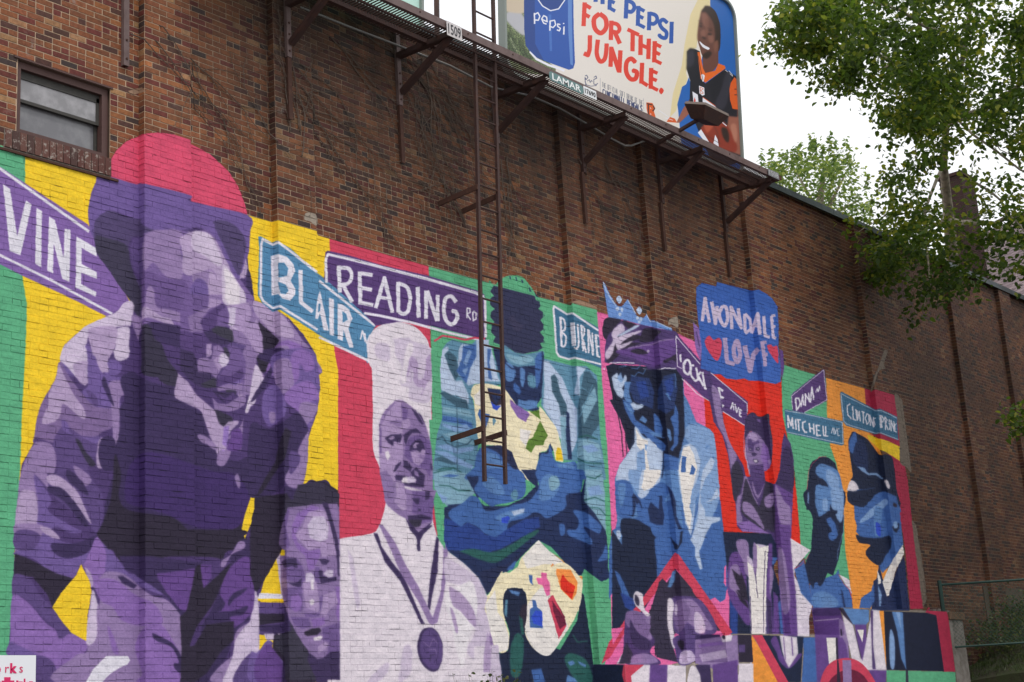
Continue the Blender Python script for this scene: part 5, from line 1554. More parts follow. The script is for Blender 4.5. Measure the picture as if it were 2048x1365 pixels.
def painted(name, img, base_attr=None, base=(.3, .2, .15), umax=SEND, vmax=ZMAX, mortar=False):
    m = bpy.data.materials.new(name); m.use_nodes = True; t = m.node_tree; b = t.nodes['Principled BSDF']; n = t.nodes.new; l = t.links.new
    tex = n('ShaderNodeTexImage'); tex.image = img; tex.extension = 'CLIP'; tex.interpolation = 'Linear'
    uv = n('ShaderNodeUVMap'); uv.uv_map = 'wall'; mp = n('ShaderNodeMapping'); mp.inputs['Scale'].default_value = (1 / umax, 1 / vmax, 1)
    l(uv.outputs[0], mp.inputs[0]); l(mp.outputs[0], tex.inputs[0])
    geo = n('ShaderNodeNewGeometry')
    def noise(sc, det=5, ro=.6, vec=None):
        q = n('ShaderNodeTexNoise'); q.inputs['Scale'].default_value = sc; q.inputs['Detail'].default_value = det; q.inputs['Roughness'].default_value = ro; l(vec or geo.outputs['Position'], q.inputs[0]); return q.outputs[0]
    def ramp(v, p0, c0, p1, c1):
        q = n('ShaderNodeValToRGB'); e = q.color_ramp.elements; e[0].position = p0; e[1].position = p1; e[0].color = (*c0, 1); e[1].color = (*c1, 1); l(v, q.inputs[0]); return q.outputs[0]
    def mul(a, b2, f=1.0):
        q = n('ShaderNodeMix'); q.data_type = 'RGBA'; q.blend_type = 'MULTIPLY'; q.inputs[0].default_value = f; l(a, q.inputs[6]); l(b2, q.inputs[7]); return q.outputs[2]
    # paint: brushy unevenness
    mpb = n('ShaderNodeMapping'); mpb.inputs['Scale'].default_value = (1.0, 1.0, 2.6); l(geo.outputs['Position'], mpb.inputs[0])
    pc = mul(tex.outputs[0], ramp(noise(5, 6, .7, mpb.outputs[0]), .3, (.74, .74, .77), .68, (1.10, 1.09, 1.09)))
    pc = mul(pc, ramp(noise(38, 3), .3, (.86, .86, .87), .7, (1.04, 1.04, 1.04)))
    # bare masonry
    if base_attr:
        at = n('ShaderNodeAttribute'); at.attribute_name = base_attr; bc = at.outputs['Color']
        bc = mul(bc, ramp(noise(24, 5, .7), .3, (.62, .60, .60), .7, (1.18, 1.16, 1.14)))
    if base_attr:
        bc = mul(bc, ramp(noise(.55, 4), .36, (.72, .66, .62), .62, (1.16, 1.12, 1.05)))
    else: bc = ramp(noise(9), .3, base, .7, tuple(min(1, v * 1.7) for v in base))
    lm = n('ShaderNodeMix'); lm.data_type = 'RGBA'; lm.inputs[7].default_value = (.34, .30, .27, 1); l(bc, lm.inputs[6])
    ln = n('ShaderNodeMath'); ln.operation = 'MULTIPLY'; l(ramp(noise(1.7, 3), .60, (0, 0, 0), .70, (1, 1, 1)), ln.inputs[0]); l(ramp(noise(13, 3), .52, (0, 0, 0), .62, (1, 1, 1)), ln.inputs[1]); 
    lf = n('ShaderNodeMath'); lf.operation = 'MULTIPLY'; lf.inputs[1].default_value = .85 if mortar else .35; l(ln.outputs[0], lf.inputs[0]); l(lf.outputs[0], lm.inputs[0]); bc = lm.outputs[2]
    # soot and dead-vine residue high on the wall, streaks under the walkway, patchy darker tone towards the far right end
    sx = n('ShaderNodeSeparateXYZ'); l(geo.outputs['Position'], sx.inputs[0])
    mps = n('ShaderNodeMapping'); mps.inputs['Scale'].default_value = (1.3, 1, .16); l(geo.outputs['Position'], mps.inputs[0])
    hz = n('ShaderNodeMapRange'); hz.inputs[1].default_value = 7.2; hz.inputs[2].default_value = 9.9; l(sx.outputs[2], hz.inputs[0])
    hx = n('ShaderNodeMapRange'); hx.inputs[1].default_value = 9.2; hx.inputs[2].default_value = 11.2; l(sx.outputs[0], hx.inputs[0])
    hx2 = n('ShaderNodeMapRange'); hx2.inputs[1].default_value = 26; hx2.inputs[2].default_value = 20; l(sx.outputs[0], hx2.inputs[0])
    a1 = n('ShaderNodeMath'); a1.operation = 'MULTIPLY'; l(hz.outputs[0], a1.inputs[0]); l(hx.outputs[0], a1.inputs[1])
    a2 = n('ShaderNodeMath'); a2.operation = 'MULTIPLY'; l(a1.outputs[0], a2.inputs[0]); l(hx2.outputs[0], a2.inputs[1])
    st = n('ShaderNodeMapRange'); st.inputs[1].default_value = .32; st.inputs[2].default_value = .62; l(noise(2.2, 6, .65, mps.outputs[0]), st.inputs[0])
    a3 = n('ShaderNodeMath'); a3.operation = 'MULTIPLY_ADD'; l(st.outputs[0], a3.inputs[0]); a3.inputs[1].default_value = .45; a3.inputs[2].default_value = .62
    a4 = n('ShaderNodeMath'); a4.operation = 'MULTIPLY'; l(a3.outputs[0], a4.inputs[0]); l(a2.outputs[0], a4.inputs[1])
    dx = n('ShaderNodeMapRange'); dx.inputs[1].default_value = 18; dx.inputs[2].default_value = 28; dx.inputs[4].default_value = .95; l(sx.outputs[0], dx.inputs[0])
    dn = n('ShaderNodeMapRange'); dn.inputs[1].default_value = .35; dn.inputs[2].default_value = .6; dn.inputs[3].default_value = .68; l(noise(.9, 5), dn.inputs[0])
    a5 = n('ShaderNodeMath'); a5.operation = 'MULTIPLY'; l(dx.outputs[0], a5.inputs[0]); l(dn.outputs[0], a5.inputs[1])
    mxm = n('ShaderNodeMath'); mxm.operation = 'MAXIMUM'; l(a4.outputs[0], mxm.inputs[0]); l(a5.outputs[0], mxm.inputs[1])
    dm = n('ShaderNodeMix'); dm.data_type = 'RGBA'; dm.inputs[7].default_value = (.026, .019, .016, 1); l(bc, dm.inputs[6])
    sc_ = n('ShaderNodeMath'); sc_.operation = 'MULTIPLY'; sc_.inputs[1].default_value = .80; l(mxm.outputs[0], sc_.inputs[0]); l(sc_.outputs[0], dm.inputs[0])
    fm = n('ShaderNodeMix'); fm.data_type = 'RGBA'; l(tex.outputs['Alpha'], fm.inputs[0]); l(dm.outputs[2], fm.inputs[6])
    if mortar:      # paint does not fill every joint
        gp = ramp(noise(3.2, 5, .6, mpb.outputs[0]), .36, (.35, .34, .36), .47, (.95, .95, .96)); pc = mul(pc, gp)
    l(pc, fm.inputs[7]); l(fm.outputs[2], b.inputs['Base Color']); b.inputs['Roughness'].default_value = .72; b.inputs['Specular IOR Level'].default_value = .25
    bp = n('ShaderNodeBump'); bp.inputs['Strength'].default_value = .7; bp.inputs['Distance'].default_value = .006; l(noise(30, 5), bp.inputs['Height']); l(bp.outputs[0], b.inputs['Normal'])
    return m
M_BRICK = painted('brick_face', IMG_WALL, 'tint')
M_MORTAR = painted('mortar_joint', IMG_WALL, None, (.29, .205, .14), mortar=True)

# ------------------------------------------------------------------ the brick building
bld = empty('brick_building', (X0, 0, 0), 'tall brown brick building whose long side wall carries the painted mural', 'building')
O = np.array([X0, 0, 0.0])
CH, BL, J = .0677, .2032, .010
WIN = (7.87, 8.98, 7.85, 8.64)       # window opening
SILLZ = 7.63
def uvmesh(name, V, Q, UV, m, parent, tints=None, **kw):
    me = bpy.data.meshes.new(name); V = np.asarray(V, np.float32); Q = np.asarray(Q, np.int32)
    me.vertices.add(len(V)); me.vertices.foreach_set('co', V.ravel()); me.loops.add(Q.size); me.loops.foreach_set('vertex_index', Q.ravel())
    me.polygons.add(len(Q)); me.polygons.foreach_set('loop_start', np.arange(0, Q.size, 4, dtype=np.int32)); me.polygons.foreach_set('loop_total', np.full(len(Q), 4, np.int32))
    me.update(calc_edges=True); me.polygons.foreach_set('use_smooth', np.zeros(len(Q), bool)); l = me.uv_layers.new(name='wall'); l.data.foreach_set('uv', np.asarray(UV, np.float32)[Q.ravel()].ravel())
    if tints is not None:
        a = me.color_attributes.new('tint', 'FLOAT_COLOR', 'POINT'); a.data.foreach_set('color', np.c_[np.asarray(tints, np.float32), np.ones(len(V), np.float32)].ravel())
    me.materials.append(m); me.validate(); return link(bpy.data.objects.new(name, me), parent, **kw)
# mortar core: strips, with the window opening left out
V = []; Q = []; UV = []
def strip(g, s0, sa, sb, za, zb, bag):
    V, Q, UV = bag; Ls = math.hypot(g[2] - g[0], g[3] - g[1]); k = len(V)
    for s, z in ((sa, za), (sb, za), (sb, zb), (sa, zb)):
        t = s / Ls; V.append((g[0] + (g[2] - g[0]) * t - X0, g[1] + (g[3] - g[1]) * t, z)); UV.append((s0 + s, z))
    Q.append((k, k + 1, k + 2, k + 3))
for g, s0 in zip(SEG, S0):
    Ls = math.hypot(g[2] - g[0], g[3] - g[1])
    if g[0] < WIN[0] < g[2] and g[5] == -1:
        a, b = WIN[0] - g[0], WIN[1] - g[0]; bag = (V, Q, UV)
        strip(g, s0, 0, a, 0, ZT, bag); strip(g, s0, b, Ls, 0, ZT, bag); strip(g, s0, a, b, 0, SILLZ, bag); strip(g, s0, a, b, WIN[3], ZT, bag)
    else: strip(g, s0, 0, Ls, 0, ZT, (V, Q, UV))
uvmesh('mortar_bed', V, Q, UV, M_MORTAR, bld)
# bricks
TONES = [((.24, .090, .042), 28), ((.30, .120, .050), 11), ((.195, .074, .037), 25), ((.135, .036, .030), 18), ((.085, .040, .033), 11), ((.055, .038, .037), 5), ((.33, .185, .095), 3)]
TC = np.array([t[0] for t in TONES]); TW = np.array([t[1] for t in TONES], float); TW /= TW.sum()
bricks = []        # (seg, sa, sb, za, zb)
for gi, g in enumerate(SEG):
    Ls = math.hypot(g[2] - g[0], g[3] - g[1]); nC = int(ZT / CH)
    for c in range(nC):
        za = c * CH + J / 2; zb = za + CH - J; zm = (za + zb) / 2
        if Ls < .2: cuts = [0, Ls]
        else:
            off = (c % 2) * BL / 2 if g[1] == 0 and g[5] == -1 else (c % 2) * BL / 2
            if (c % 6) == 5 and Ls > .7: step = BL / 2
            else: step = BL
            cuts = [0]; p = off if off > .01 else step
            while p < Ls - .03: cuts.append(p); p += step
            cuts.append(Ls)
        for a, b in zip(cuts[:-1], cuts[1:]):
            if Ls < .2: sa, sb = 0.0, Ls
            else: sa, sb = a + J / 2, b - J / 2
            if sb - sa < .02: continue
            if g[5] == -1 and g[1] == 0:
                xa, xb = g[0] + sa, g[0] + sb
                if xb > WIN[0] - .005 and xa < WIN[1] + .005 and zb > SILLZ - .003 and za < WIN[3] + .02:
                    if xa < WIN[0] - .04: sb = WIN[0] - .006 - g[0]
                    elif xb > WIN[1] + .04: sa = WIN[1] + .006 - g[0]
                    else: continue
                    if sb - sa < .03: continue
            bricks.append((gi, sa, sb, za, zb))
nb = len(bricks)
B = np.array([b[1:] for b in bricks]); GI = np.array([b[0] for b in bricks]); G = np.array(SEG)[GI]; SS0 = np.array(S0)[GI]
Ls = np.hypot(G[:, 2] - G[:, 0], G[:, 3] - G[:, 1]); D2 = np.c_[(G[:, 2] - G[:, 0]) / Ls, (G[:, 3] - G[:, 1]) / Ls]
mid = G[:, :2] + D2 * ((B[:, 0] + B[:, 1]) / 2)[:, None]; zm = (B[:, 2] + B[:, 3]) / 2
cov = sample(canvas, *[q + e for q, e in zip(proj(np.c_[mid, zm]), (420, 0))])[:, 3]
cov[mid[:, 0] > 27.3] = 0
r1, r2, r3 = rng.random((3, nb)); bareT = .0035 + .0030 * r1; paintT = .0016 + .0050 * r1 ** 3
T = np.where(cov > .5, paintT, bareT)
ti = rng.choice(len(TC), nb, p=TW); tint = TC[ti] * (0.86 + .28 * rng.random((nb, 1))) * (1 + .08 * (rng.random((nb, 3)) - .5))
jz = (rng.random((nb, 2)) - .5) * .0035; js = (rng.random((nb, 2)) - .5) * .004; js[Ls < .2] = 0
hj = (cov > .5) & (rng.random(nb) < .72) & (Ls > .2); js[hj, 0] -= .0046; js[hj, 1] += .0046
bj = (cov > .5) & (rng.random(nb) < .45); jz[bj, 0] -= .0036; jz[bj, 1] += .0036
sa, sb = B[:, 0] + js[:, 0], B[:, 1] + js[:, 1]; za, zb = B[:, 2] + jz[:, 0], B[:, 3] + jz[:, 1]
def pt(s, z, t):
    xy = G[:, :2] + D2 * s[:, None] + G[:, 4:6] * t[:, None]; return np.c_[xy, z]
z0_ = np.full(nb, -.004); ch = .0016
ring0 = [pt(sa, za, z0_), pt(sb, za, z0_), pt(sb, zb, z0_), pt(sa, zb, z0_)]
ring1 = [pt(sa + ch, za + ch, T), pt(sb - ch, za + ch, T), pt(sb - ch, zb - ch, T * .94), pt(sa + ch, zb - ch, T)]
VB = np.stack(ring0 + ring1, 1)                # nb,8,3
UVB = np.stack([np.c_[SS0 + s, z] for s, z in ((sa, za), (sb, za), (sb, zb), (sa, zb))] * 2, 1)
FQ = np.array([(4, 5, 6, 7), (0, 1, 5, 4), (1, 2, 6, 5), (2, 3, 7, 6), (3, 0, 4, 7)])
# the 300 bricks that show largest are single parts
pxm, pym = proj(np.c_[mid, zm]); dist = np.linalg.norm(np.c_[mid, zm] - CAM, axis=1)
facing = (G[:, 5] == -1); area = (B[:, 1] - B[:, 0]) / dist ** 3 * facing * (pxm > 4) * (pxm < 2044) * (pym > 4) * (pym < 1360)
big = np.argsort(-area)[:300]; isbig = np.zeros(nb, bool); isbig[big] = True
rest = np.where(~isbig)[0]
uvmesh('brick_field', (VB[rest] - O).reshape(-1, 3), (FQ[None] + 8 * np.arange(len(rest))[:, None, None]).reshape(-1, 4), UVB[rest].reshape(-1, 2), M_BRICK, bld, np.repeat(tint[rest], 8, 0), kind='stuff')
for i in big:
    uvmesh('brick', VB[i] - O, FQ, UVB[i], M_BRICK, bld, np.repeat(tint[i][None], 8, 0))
# mass of the building behind the face, coping
b = MB(O); b.box((X0, .02, 0), (WIN[0] - .02, 9, ZT)); b.box((WIN[1] + .02, .02, 0), (X1, 9, ZT - .002)); b.box((WIN[0] - .02, .6, 0), (WIN[1] + .02, 9, ZT - .004)); b.box((WIN[0] - .018, .02, 0), (WIN[1] + .018, .6, SILLZ)); b.box((WIN[0] - .018, .02, WIN[3]), (WIN[1] + .018, .6, ZT - .006))
b.build('wall_core', mat('plain_masonry', (.16, .10, .075), .95), bld)
edges = [X0, 22.2] + [x for x in np.arange(25.2, X1, 3.05)] + [X1]
for a, c in zip(edges[:-1], edges[1:]):
    b = MB(O); b.box((a + .004, -.135, ZT + .002), (c - .004, .30, ZT + .035)); b.box((a + .006, -.139, ZT - .085), (c - .006, -.131, ZT + .030)); b.build('coping', COPE, bld)
# window: frame, two sashes with panes, rowlock sill
xa, xb, z_a, z_b = WIN
q = MB(O); pq = at_y(1966, 1172, -.02); q.box((pq[0], -.020, 1.5), (X1 - .01, -.001, pq[2])); q.build('parged_patch', mat('brown_parging', (.085, .062, .045), .95, 0, (1.5, (.055, .042, .032), .4, .65), .006, 20), bld)
fr = MB(O); yf0, yf1 = .035, .115
for p in (((xa + .002, yf0, z_b - .075), (xb - .002, yf1, z_b - .002)), ((xa + .002, yf0, z_a + .002), (xb - .002, yf1, z_a + .05)), ((xa + .002, yf0, z_a + .05), (xa + .06, yf1, z_b - .075)), ((xb - .075, yf0, z_a + .05), (xb - .002, yf1, z_b - .075))): fr.box(*p)
fr.box((xa - .05, -.018, z_b + .002), (xb + .03, .05, z_b + .022))
window = fr.build('window', FRAME, bld)
ix0, ix1, iz0, iz1 = xa + .06, xb - .075, z_a + .05, z_b - .075; zmid = (iz0 + iz1) / 2 + .01
for nm, a0, a1, y in (('upper', zmid - .02, iz1, .085), ('lower', iz0, zmid + .025, .125)):
    q = MB(O); t = .035
    q.box((ix0, y, a1 - (.085 if nm == 'upper' else t)), (ix1, y + .03, a1)); q.box((ix0, y, a0), (ix1, y + .03, a0 + t)); q.box((ix0, y, a0 + t), (ix0 + .02, y + .03, a1 - t)); q.box((ix1 - t, y, a0 + t), (ix1, y + .03, a1 - t))
    q.build('sash', SASH, window)
    g = MB(O); g.box((ix0 + .02, y + .012, a0 + t), (ix1 - t, y + .016, a1 - t)); g.build('pane', mat('dusty_glass_' + nm, (.20, .195, .205) if nm == 'upper' else (.13, .128, .14), .22, 0, (4.5, (.33, .32, .335) if nm == 'upper' else (.19, .19, .20), .45, .7), spec=.6), window)
q = MB(O); q.box((ix0 - .05, .2, iz0 - .03), (ix1 + .06, .21, iz1 + .06)); q.build('dark_interior', DARK, window)
nsb = 15; wsb = (xb + .01 - (xa - .14)) / nsb
for i in range(nsb):
    x = xa - .14 + i * wsb; q = MB(O)
    q.quadbox([(x + .005, -.028, SILLZ + .012), (x + wsb - .005, -.028, SILLZ + .012), (x + wsb - .005, .04, SILLZ + .012), (x + .005, .04, SILLZ + .012), (x + .005, -.022, z_a - .012), (x + wsb - .005, -.022, z_a - .012), (x + wsb - .005, .04, z_a - .004), (x + .005, .04, z_a - .004)])
    c = rnd.choice([(.09, .036, .03), (.065, .034, .03), (.11, .05, .04)]); q.build('sill_brick', mat('sill_brick_%d' % i, c, .85, 0, (22, (.30, .26, .23), .54, .66)), bld)
q = MB(O); q.box((xa - .145, -.010, SILLZ - .004), (xb + .012, .03, SILLZ + .012)); q.box((xa - .14, -.012, SILLZ + .013), (xb + .008, .02, z_a - .014)); q.build('sill_mortar', mat('pale_mortar', (.22, .19, .165), .95), bld)
q = MB(O); q.box((xa - .22, -.022, SILLZ - .03), (xb + .10, .01, SILLZ - .005)); q.build('drip_ledge', RUST, bld)
# rusty slot lintel in the third pilaster
p1_, p2_ = at_y(1142, 572, -PD), at_y(1192, 584, -PD); q = MB(O); q.box((p1_[0], -PD - .012, p1_[2] - .012), (p2_[0] + .02, -PD + .01, p1_[2] + .012)); q.build('lintel', DARK, bld)

# ------------------------------------------------------------------ stepped wall in front of the foot of the building
FY = -.53
TI = [(16.75, 19.30, 2.54), (19.30, 22.93, 2.97), (22.93, 27.01, 3.44)]
sw = empty('stepped_wall', (TI[0][0], FY, 0), 'low stepped masonry wall painted as the foot of the mural, rising in three steps', 'wall')
OS = np.array([TI[0][0], FY, 0.0])
U2 = 12.0; V2 = 3.6; fronts = Image = None
n2, m2 = int(U2 * 120), int(V2 * 120); arr = np.zeros((m2, n2, 4)); uu = (np.arange(n2) + .5) / 120; vv = (np.arange(m2) + .5) / 120
P = np.zeros((m2, n2, 3)); P[..., 2] = vv[:, None]
P[..., 0] = np.where(uu < 10.3, TI[0][0] + uu, 0); P[..., 1] = FY
for k, (a, b_x, top) in enumerate(TI):
    kk = (uu >= 10.3 + k * .55) & (uu < 10.3 + k * .55 + .53); P[:, kk, 0] = a; P[:, kk, 1] = -(uu[kk] - 10.3 - k * .55)
pu, pv = proj(P); arr = sample(canvas, pu + 420, pv); IMG_STEP = make_image('step_paint', arr)
M_STEP = painted('painted_block', IMG_STEP, None, (.24, .20, .17), umax=U2, vmax=V2)
V = []; Q = []; UV = []
def blockface(P0, d, n, length, z0, z1, u0):    # courses of large blocks with shallow joints
    P0, d, n = map(np.asarray, (P0, d, n)); zc = z0
    zs = list(np.arange(0, z1, .2032)); zs = [z for z in zs if z > z0 + .05]; zs = [z0] + zs + [z1]
    for i, (a, b_) in enumerate(zip(zs[:-1], zs[1:])):
        cuts = [0] + [x for x in np.arange((i % 2) * .203 + .203, length - .05, .406)] + [length]
        for c0, c1 in zip(cuts[:-1], cuts[1:]):
            k = len(V); e = .002; t = .0006 + rnd.random() * .0006
            for (s, z, tt) in ((c0, a, 0), (c1, a, 0), (c1, b_, 0), (c0, b_, 0), (c0 + e, a + e, t), (c1 - e, a + e, t), (c1 - e, b_ - e, t), (c0 + e, b_ - e, t)):
                V.append(P0 + d * s + n * tt + np.array([0, 0, z]) - OS); UV.append((u0 + s, z))
            Q.extend([tuple(k + j for j in f) for f in ((4, 5, 6, 7), (0, 1, 5, 4), (1, 2, 6, 5), (2, 3, 7, 6), (3, 0, 4, 7))])
prev = 0
for k, (a, b_x, top) in enumerate(TI):
    V, Q, UV = [], [], []
    blockface((a, FY, 0), (1, 0, 0), (0, -1, 0), b_x - a, 0, top, a - TI[0][0])
    blockface((a, -.004, 0), (0, -1, 0), (-1, 0, 0), .526, prev, top, 10.3 + k * .55 + .004); prev = top
    q0 = len(V)
    for p in ((a, FY, top), (b_x, FY, top), (b_x, -.002, top), (a, -.002, top)): V.append(np.array(p) - OS); UV.append((p[0] - TI[0][0], top - .02))
    Q.append((q0, q0 + 1, q0 + 2, q0 + 3)); uvmesh('wall_step', V, Q, UV, M_STEP, sw)
q = MB(OS); q.box((27.012, -.52, 0), (27.62, -.002, 3.30)); q.build('end_pier', CONC, sw)
q = MB(OS); q.box((26.99, -.56, 3.302), (27.66, -.002, 3.43)); q.build('pier_cap', mat('brown_cap_stone', (.15, .09, .055), .95, 0, (6, (.07, .05, .035), .4, .7)), sw)
q = MB((27.0, -.4, 3.44))
for i in range(16):
    x, y = rnd.uniform(26.3, 27.3), rnd.uniform(-.5, -.1); s = rnd.uniform(.02, .06); q.quadbox([(x + dx * s * rnd.uniform(.6, 1.3), y + dy * s, 3.441 + dz * s * .8) for dz in (0, 1) for dx, dy in ((-1, -1), (1, -1), (1, 1), (-1, 1))])
q.top('rubble', mat('broken_brick', (.12, .10, .09), .95), 'small heap of dark rubble on top of the highest step', 'rubble')
# ------------------------------------------------------------------ walkway under the billboard
YB, YI, ZB = -1.02, -.575, 10.455
WX0, WX1 = 9.55, 21.62
wk = empty('walkway', (WX0, -.8, ZB), 'long brown steel grating walkway bracketed off the brick wall under the billboards', 'walkway'); OW = np.array([WX0, -.8, ZB])
q = MB(OW); q.box((WX0, YB - .004, ZB), (WX1, YB + .004, ZB + .105)); q.box((WX0, YB + .005, ZB), (WX1, YB + .05, ZB + .007)); q.box((WX0, YB + .005, ZB + .098), (WX1, YB + .04, ZB + .105)); q.build('outer_beam', STEEL_L, wk)
q = MB(OW); q.box((WX0, YI - .03, ZB - .03), (WX1 - .1, YI + .03, ZB + .03)); q.build('inner_beam', STEEL, wk)
q = MB(OW); q.box((WX0, -.80, ZB + .002), (WX1 - .1, -.775, ZB + .028)); q.build('middle_beam', STEEL, wk)
q = MB(OW); x = WX0 + .02
while x < WX1 - .02:
    q.box((x, YB + .052, ZB + .040), (x + .016, -.40, ZB + .052)); x += .052
q.build('grating', STEEL, wk, kind='stuff')
for x in np.arange(WX0 + .6, WX1, .9):
    q = MB(OW); q.tube([(x, YB - .012, ZB + .06), (x, YB - .002, ZB + .06)], .012, 6); q.build('bolt', RUST, wk)
for X in (9.15, 11.43, 13.45, 15.40, 17.27, 19.32, 21.36):
    yw = -.012
    for a, b_ in PIL:
        if a - .02 <= X <= b_ + .02: yw = -PD - .012
    pz = 8.95 if X < 10 else 9.75
    q = MB(OW); q.box((X - .035, yw - .05, pz), (X + .035, yw - .04, 11.0)); q.box((X + .025, yw - .04, pz), (X + .035, yw, 11.0)); q.box((X - .035, yw - .04, pz), (X - .025, yw, 11.0))
    q.build('bracket_post', STEEL_L if X < 16 else STEEL, wk)
    for z in (pz + .08, pz + .3, 10.2):
        h = MB(OW); h.tube([(X, yw - .062, z), (X, yw - .051, z)], .013, 6); h.build('bolt', RUST, wk)
    q = MB(OW); q.angle((X, yw - .03, 10.455), (X, YB + .02, 10.42), .075); q.build('bracket_arm', STEEL, wk)
    q = MB(OW); q.angle((X + .02, yw - .05, 9.93), (X + .02, YB + .05, 10.41), .07); q.build('bracket_brace', STEEL, wk)
q = MB(OW); q.quadbox([(WX1 - .1, YB, ZB + .01), (WX1 + .05, YB - .01, ZB + .02), (WX1 + .05, -.45, ZB + .02), (WX1 - .1, -.45, ZB + .01), (WX1 - .1, YB, ZB + .09), (WX1 + .05, YB - .01, ZB + .09), (WX1 + .05, -.45, ZB + .05), (WX1 - .1, -.45, ZB + .05)]); q.build('end_plate', RUST, wk)
# post stubs below the bracket posts (left on the wall by an older frame)
for i, (X, zt, zb_) in enumerate([(11.44, 8.93, 8.84), (13.45, 8.93, 8.92)]): pass
STUBS = [(13.44, 8.935, 8.90), ]
for X, lab in ((11.43, 'dark rusty channel on the pilaster right of the painted red cap'), (13.45, 'dark rusty channel hanging on bare brick, second post from the painted red cap'), (17.22, 'dark rusty channel above the painted BURNE sign'), (19.27, 'dark rusty channel above the painted crown'), (21.33, 'dark rusty channel above the blue AVONDALE placard')):
    yw = -PD - .012 if any(a - .02 <= X <= b_ + .02 for a, b_ in PIL) else -.012
    q = MB((X, yw, 8.94)); q.box((X - .03, yw - .045, 8.94), (X - .02, yw, 9.745)); q.box((X - .02, yw - .045, 8.94), (X + .03, yw - .035, 9.745)); q.top('rusty_channel', RUST, lab, 'iron channel', group='rusty channels left on the wall')
# conduit sagging below the walkway
pp = [(600, 15, -.10), (700, 55, -.16), (797, 92, -.22), (900, 132, -.22), (985, 176, -.22), (1060, 192, -.24), (1120, 218, -.24), (1180, 252, -.24), (1220, 276, -.3), (1250, 292, -.4), (1262, 292, -.46), (1300, 278, -.57)]
q = MB(at_y(600, 15, -.1)); q.tube([at_y(*p) for p in pp], .015, 6); q.top('conduit', ZINC, 'thin grey electrical conduit sagging across the bare brick under the walkway', 'conduit')

# ladder
def lad_y(z): return -.50 - (z - 4.76) * .048
ld = empty('ladder', (14.15, -.5, 4.76), 'tall narrow brown steel ladder fixed to the mural wall', 'ladder'); OL = np.array([14.15, -.5, 4.76])
LX = (14.16, 14.56)
for x in LX:
    q = MB(OL); q.bar((x, lad_y(4.76), 4.76), (x, lad_y(13.6), 13.6), .042, .042, up=(1, 0, 0)); q.build('rail', STEEL, ld)
z = 4.98
while z < 13.5:
    q = MB(OL); q.tube([(LX[0], lad_y(z), z), (LX[1], lad_y(z), z)], .013, 6); q.build('rung', STEEL, ld); z += .305
for x in LX:
    for zz_ in (5.38, 8.55):
        q = MB(OL); xx = x + (.03 if x > 14.3 else -.03); q.bar((xx, -.002, zz_), (xx, lad_y(zz_) - .02, zz_ + .04), .02, .07); q.build('standoff', RUST, ld)

# ------------------------------------------------------------------ billboards
def bb_y(z): return -.47 - .058 * (z - 10.6)
def on_bb(px, py):
    d = ray(px, py); # plane y = bb_y(z)
    k = .058; t = (-.47 + k * 10.6 - k * CAM[2] - CAM[1]) / (d[1] + k * d[2]); return CAM + d * t
BX0, BX1, BZ0, BZ1 = 15.13, 21.34, 10.62, 13.74
bcan = raster(PAINTB, PALB, 930, -420, 620, 800, 3, 1, 's1 s2 s3 s4 s5 s6 s7 s8 k8 k9 c0 g1 g2 g3 g4 g5 w6'.split())
nu, nv = 1900, 1040; U, Vv = np.meshgrid((np.arange(nu) + .5) / nu, (np.arange(nv) + .5) / nv)
P = np.stack([BX0 + (BX1 - BX0) * U, bb_y(BZ0 + (BZ1 - BZ0) * Vv), BZ0 + (BZ1 - BZ0) * Vv], -1); pu, pv = proj(P)
art = sample(bcan, (pu - 930) * 3, (pv + 420) * 3); art[..., 3] = 1
# speckled artificial turf and soft printing grain
sp = rng.random(art.shape[:2]); gm = (art[..., 1] > art[..., 0] + .03) & (art[..., 1] > art[..., 2] + .04) & (art[..., 0] < .5)
art[..., :3] *= np.where(gm, .6 + .9 * np.kron(rng.random((nv // 4, nu // 4)), np.ones((4, 4)))[:nv, :nu], .975 + .05 * sp)[..., None]
IMG_BB = make_image('billboard_print', np.clip(art, 0, 1))
def print_mat(name, img):
    m = bpy.data.materials.new(name); m.use_nodes = True; t = m.node_tree; b = t.nodes['Principled BSDF']; x = t.nodes.new('ShaderNodeTexImage'); x.image = img; x.extension = 'EXTEND'
    t.links.new(x.outputs[0], b.inputs['Base Color']); b.inputs['Roughness'].default_value = .38; b.inputs['Specular IOR Level'].default_value = .35
    n = t.nodes.new('ShaderNodeTexNoise'); n.inputs['Scale'].default_value = 4; bp = t.nodes.new('ShaderNodeBump'); bp.inputs['Distance'].default_value = .006; bp.inputs['Strength'].default_value = .35
    t.links.new(n.outputs[0], bp.inputs['Height']); t.links.new(bp.outputs[0], b.inputs['Normal']); return m
def rounded(x0, x1, z0, z1, r, n=7):
    out = []
    for cx_, cz_, a0 in ((x1 - r, z0 + r, -90), (x1 - r, z1 - r, 0), (x0 + r, z1 - r, 90), (x0 + r, z0 + r, 180)):
        for i in range(n):
            a = math.radians(a0 + 90 * i / (n - 1)); out.append((cx_ + r * math.cos(a), cz_ + r * math.sin(a)))
    return out
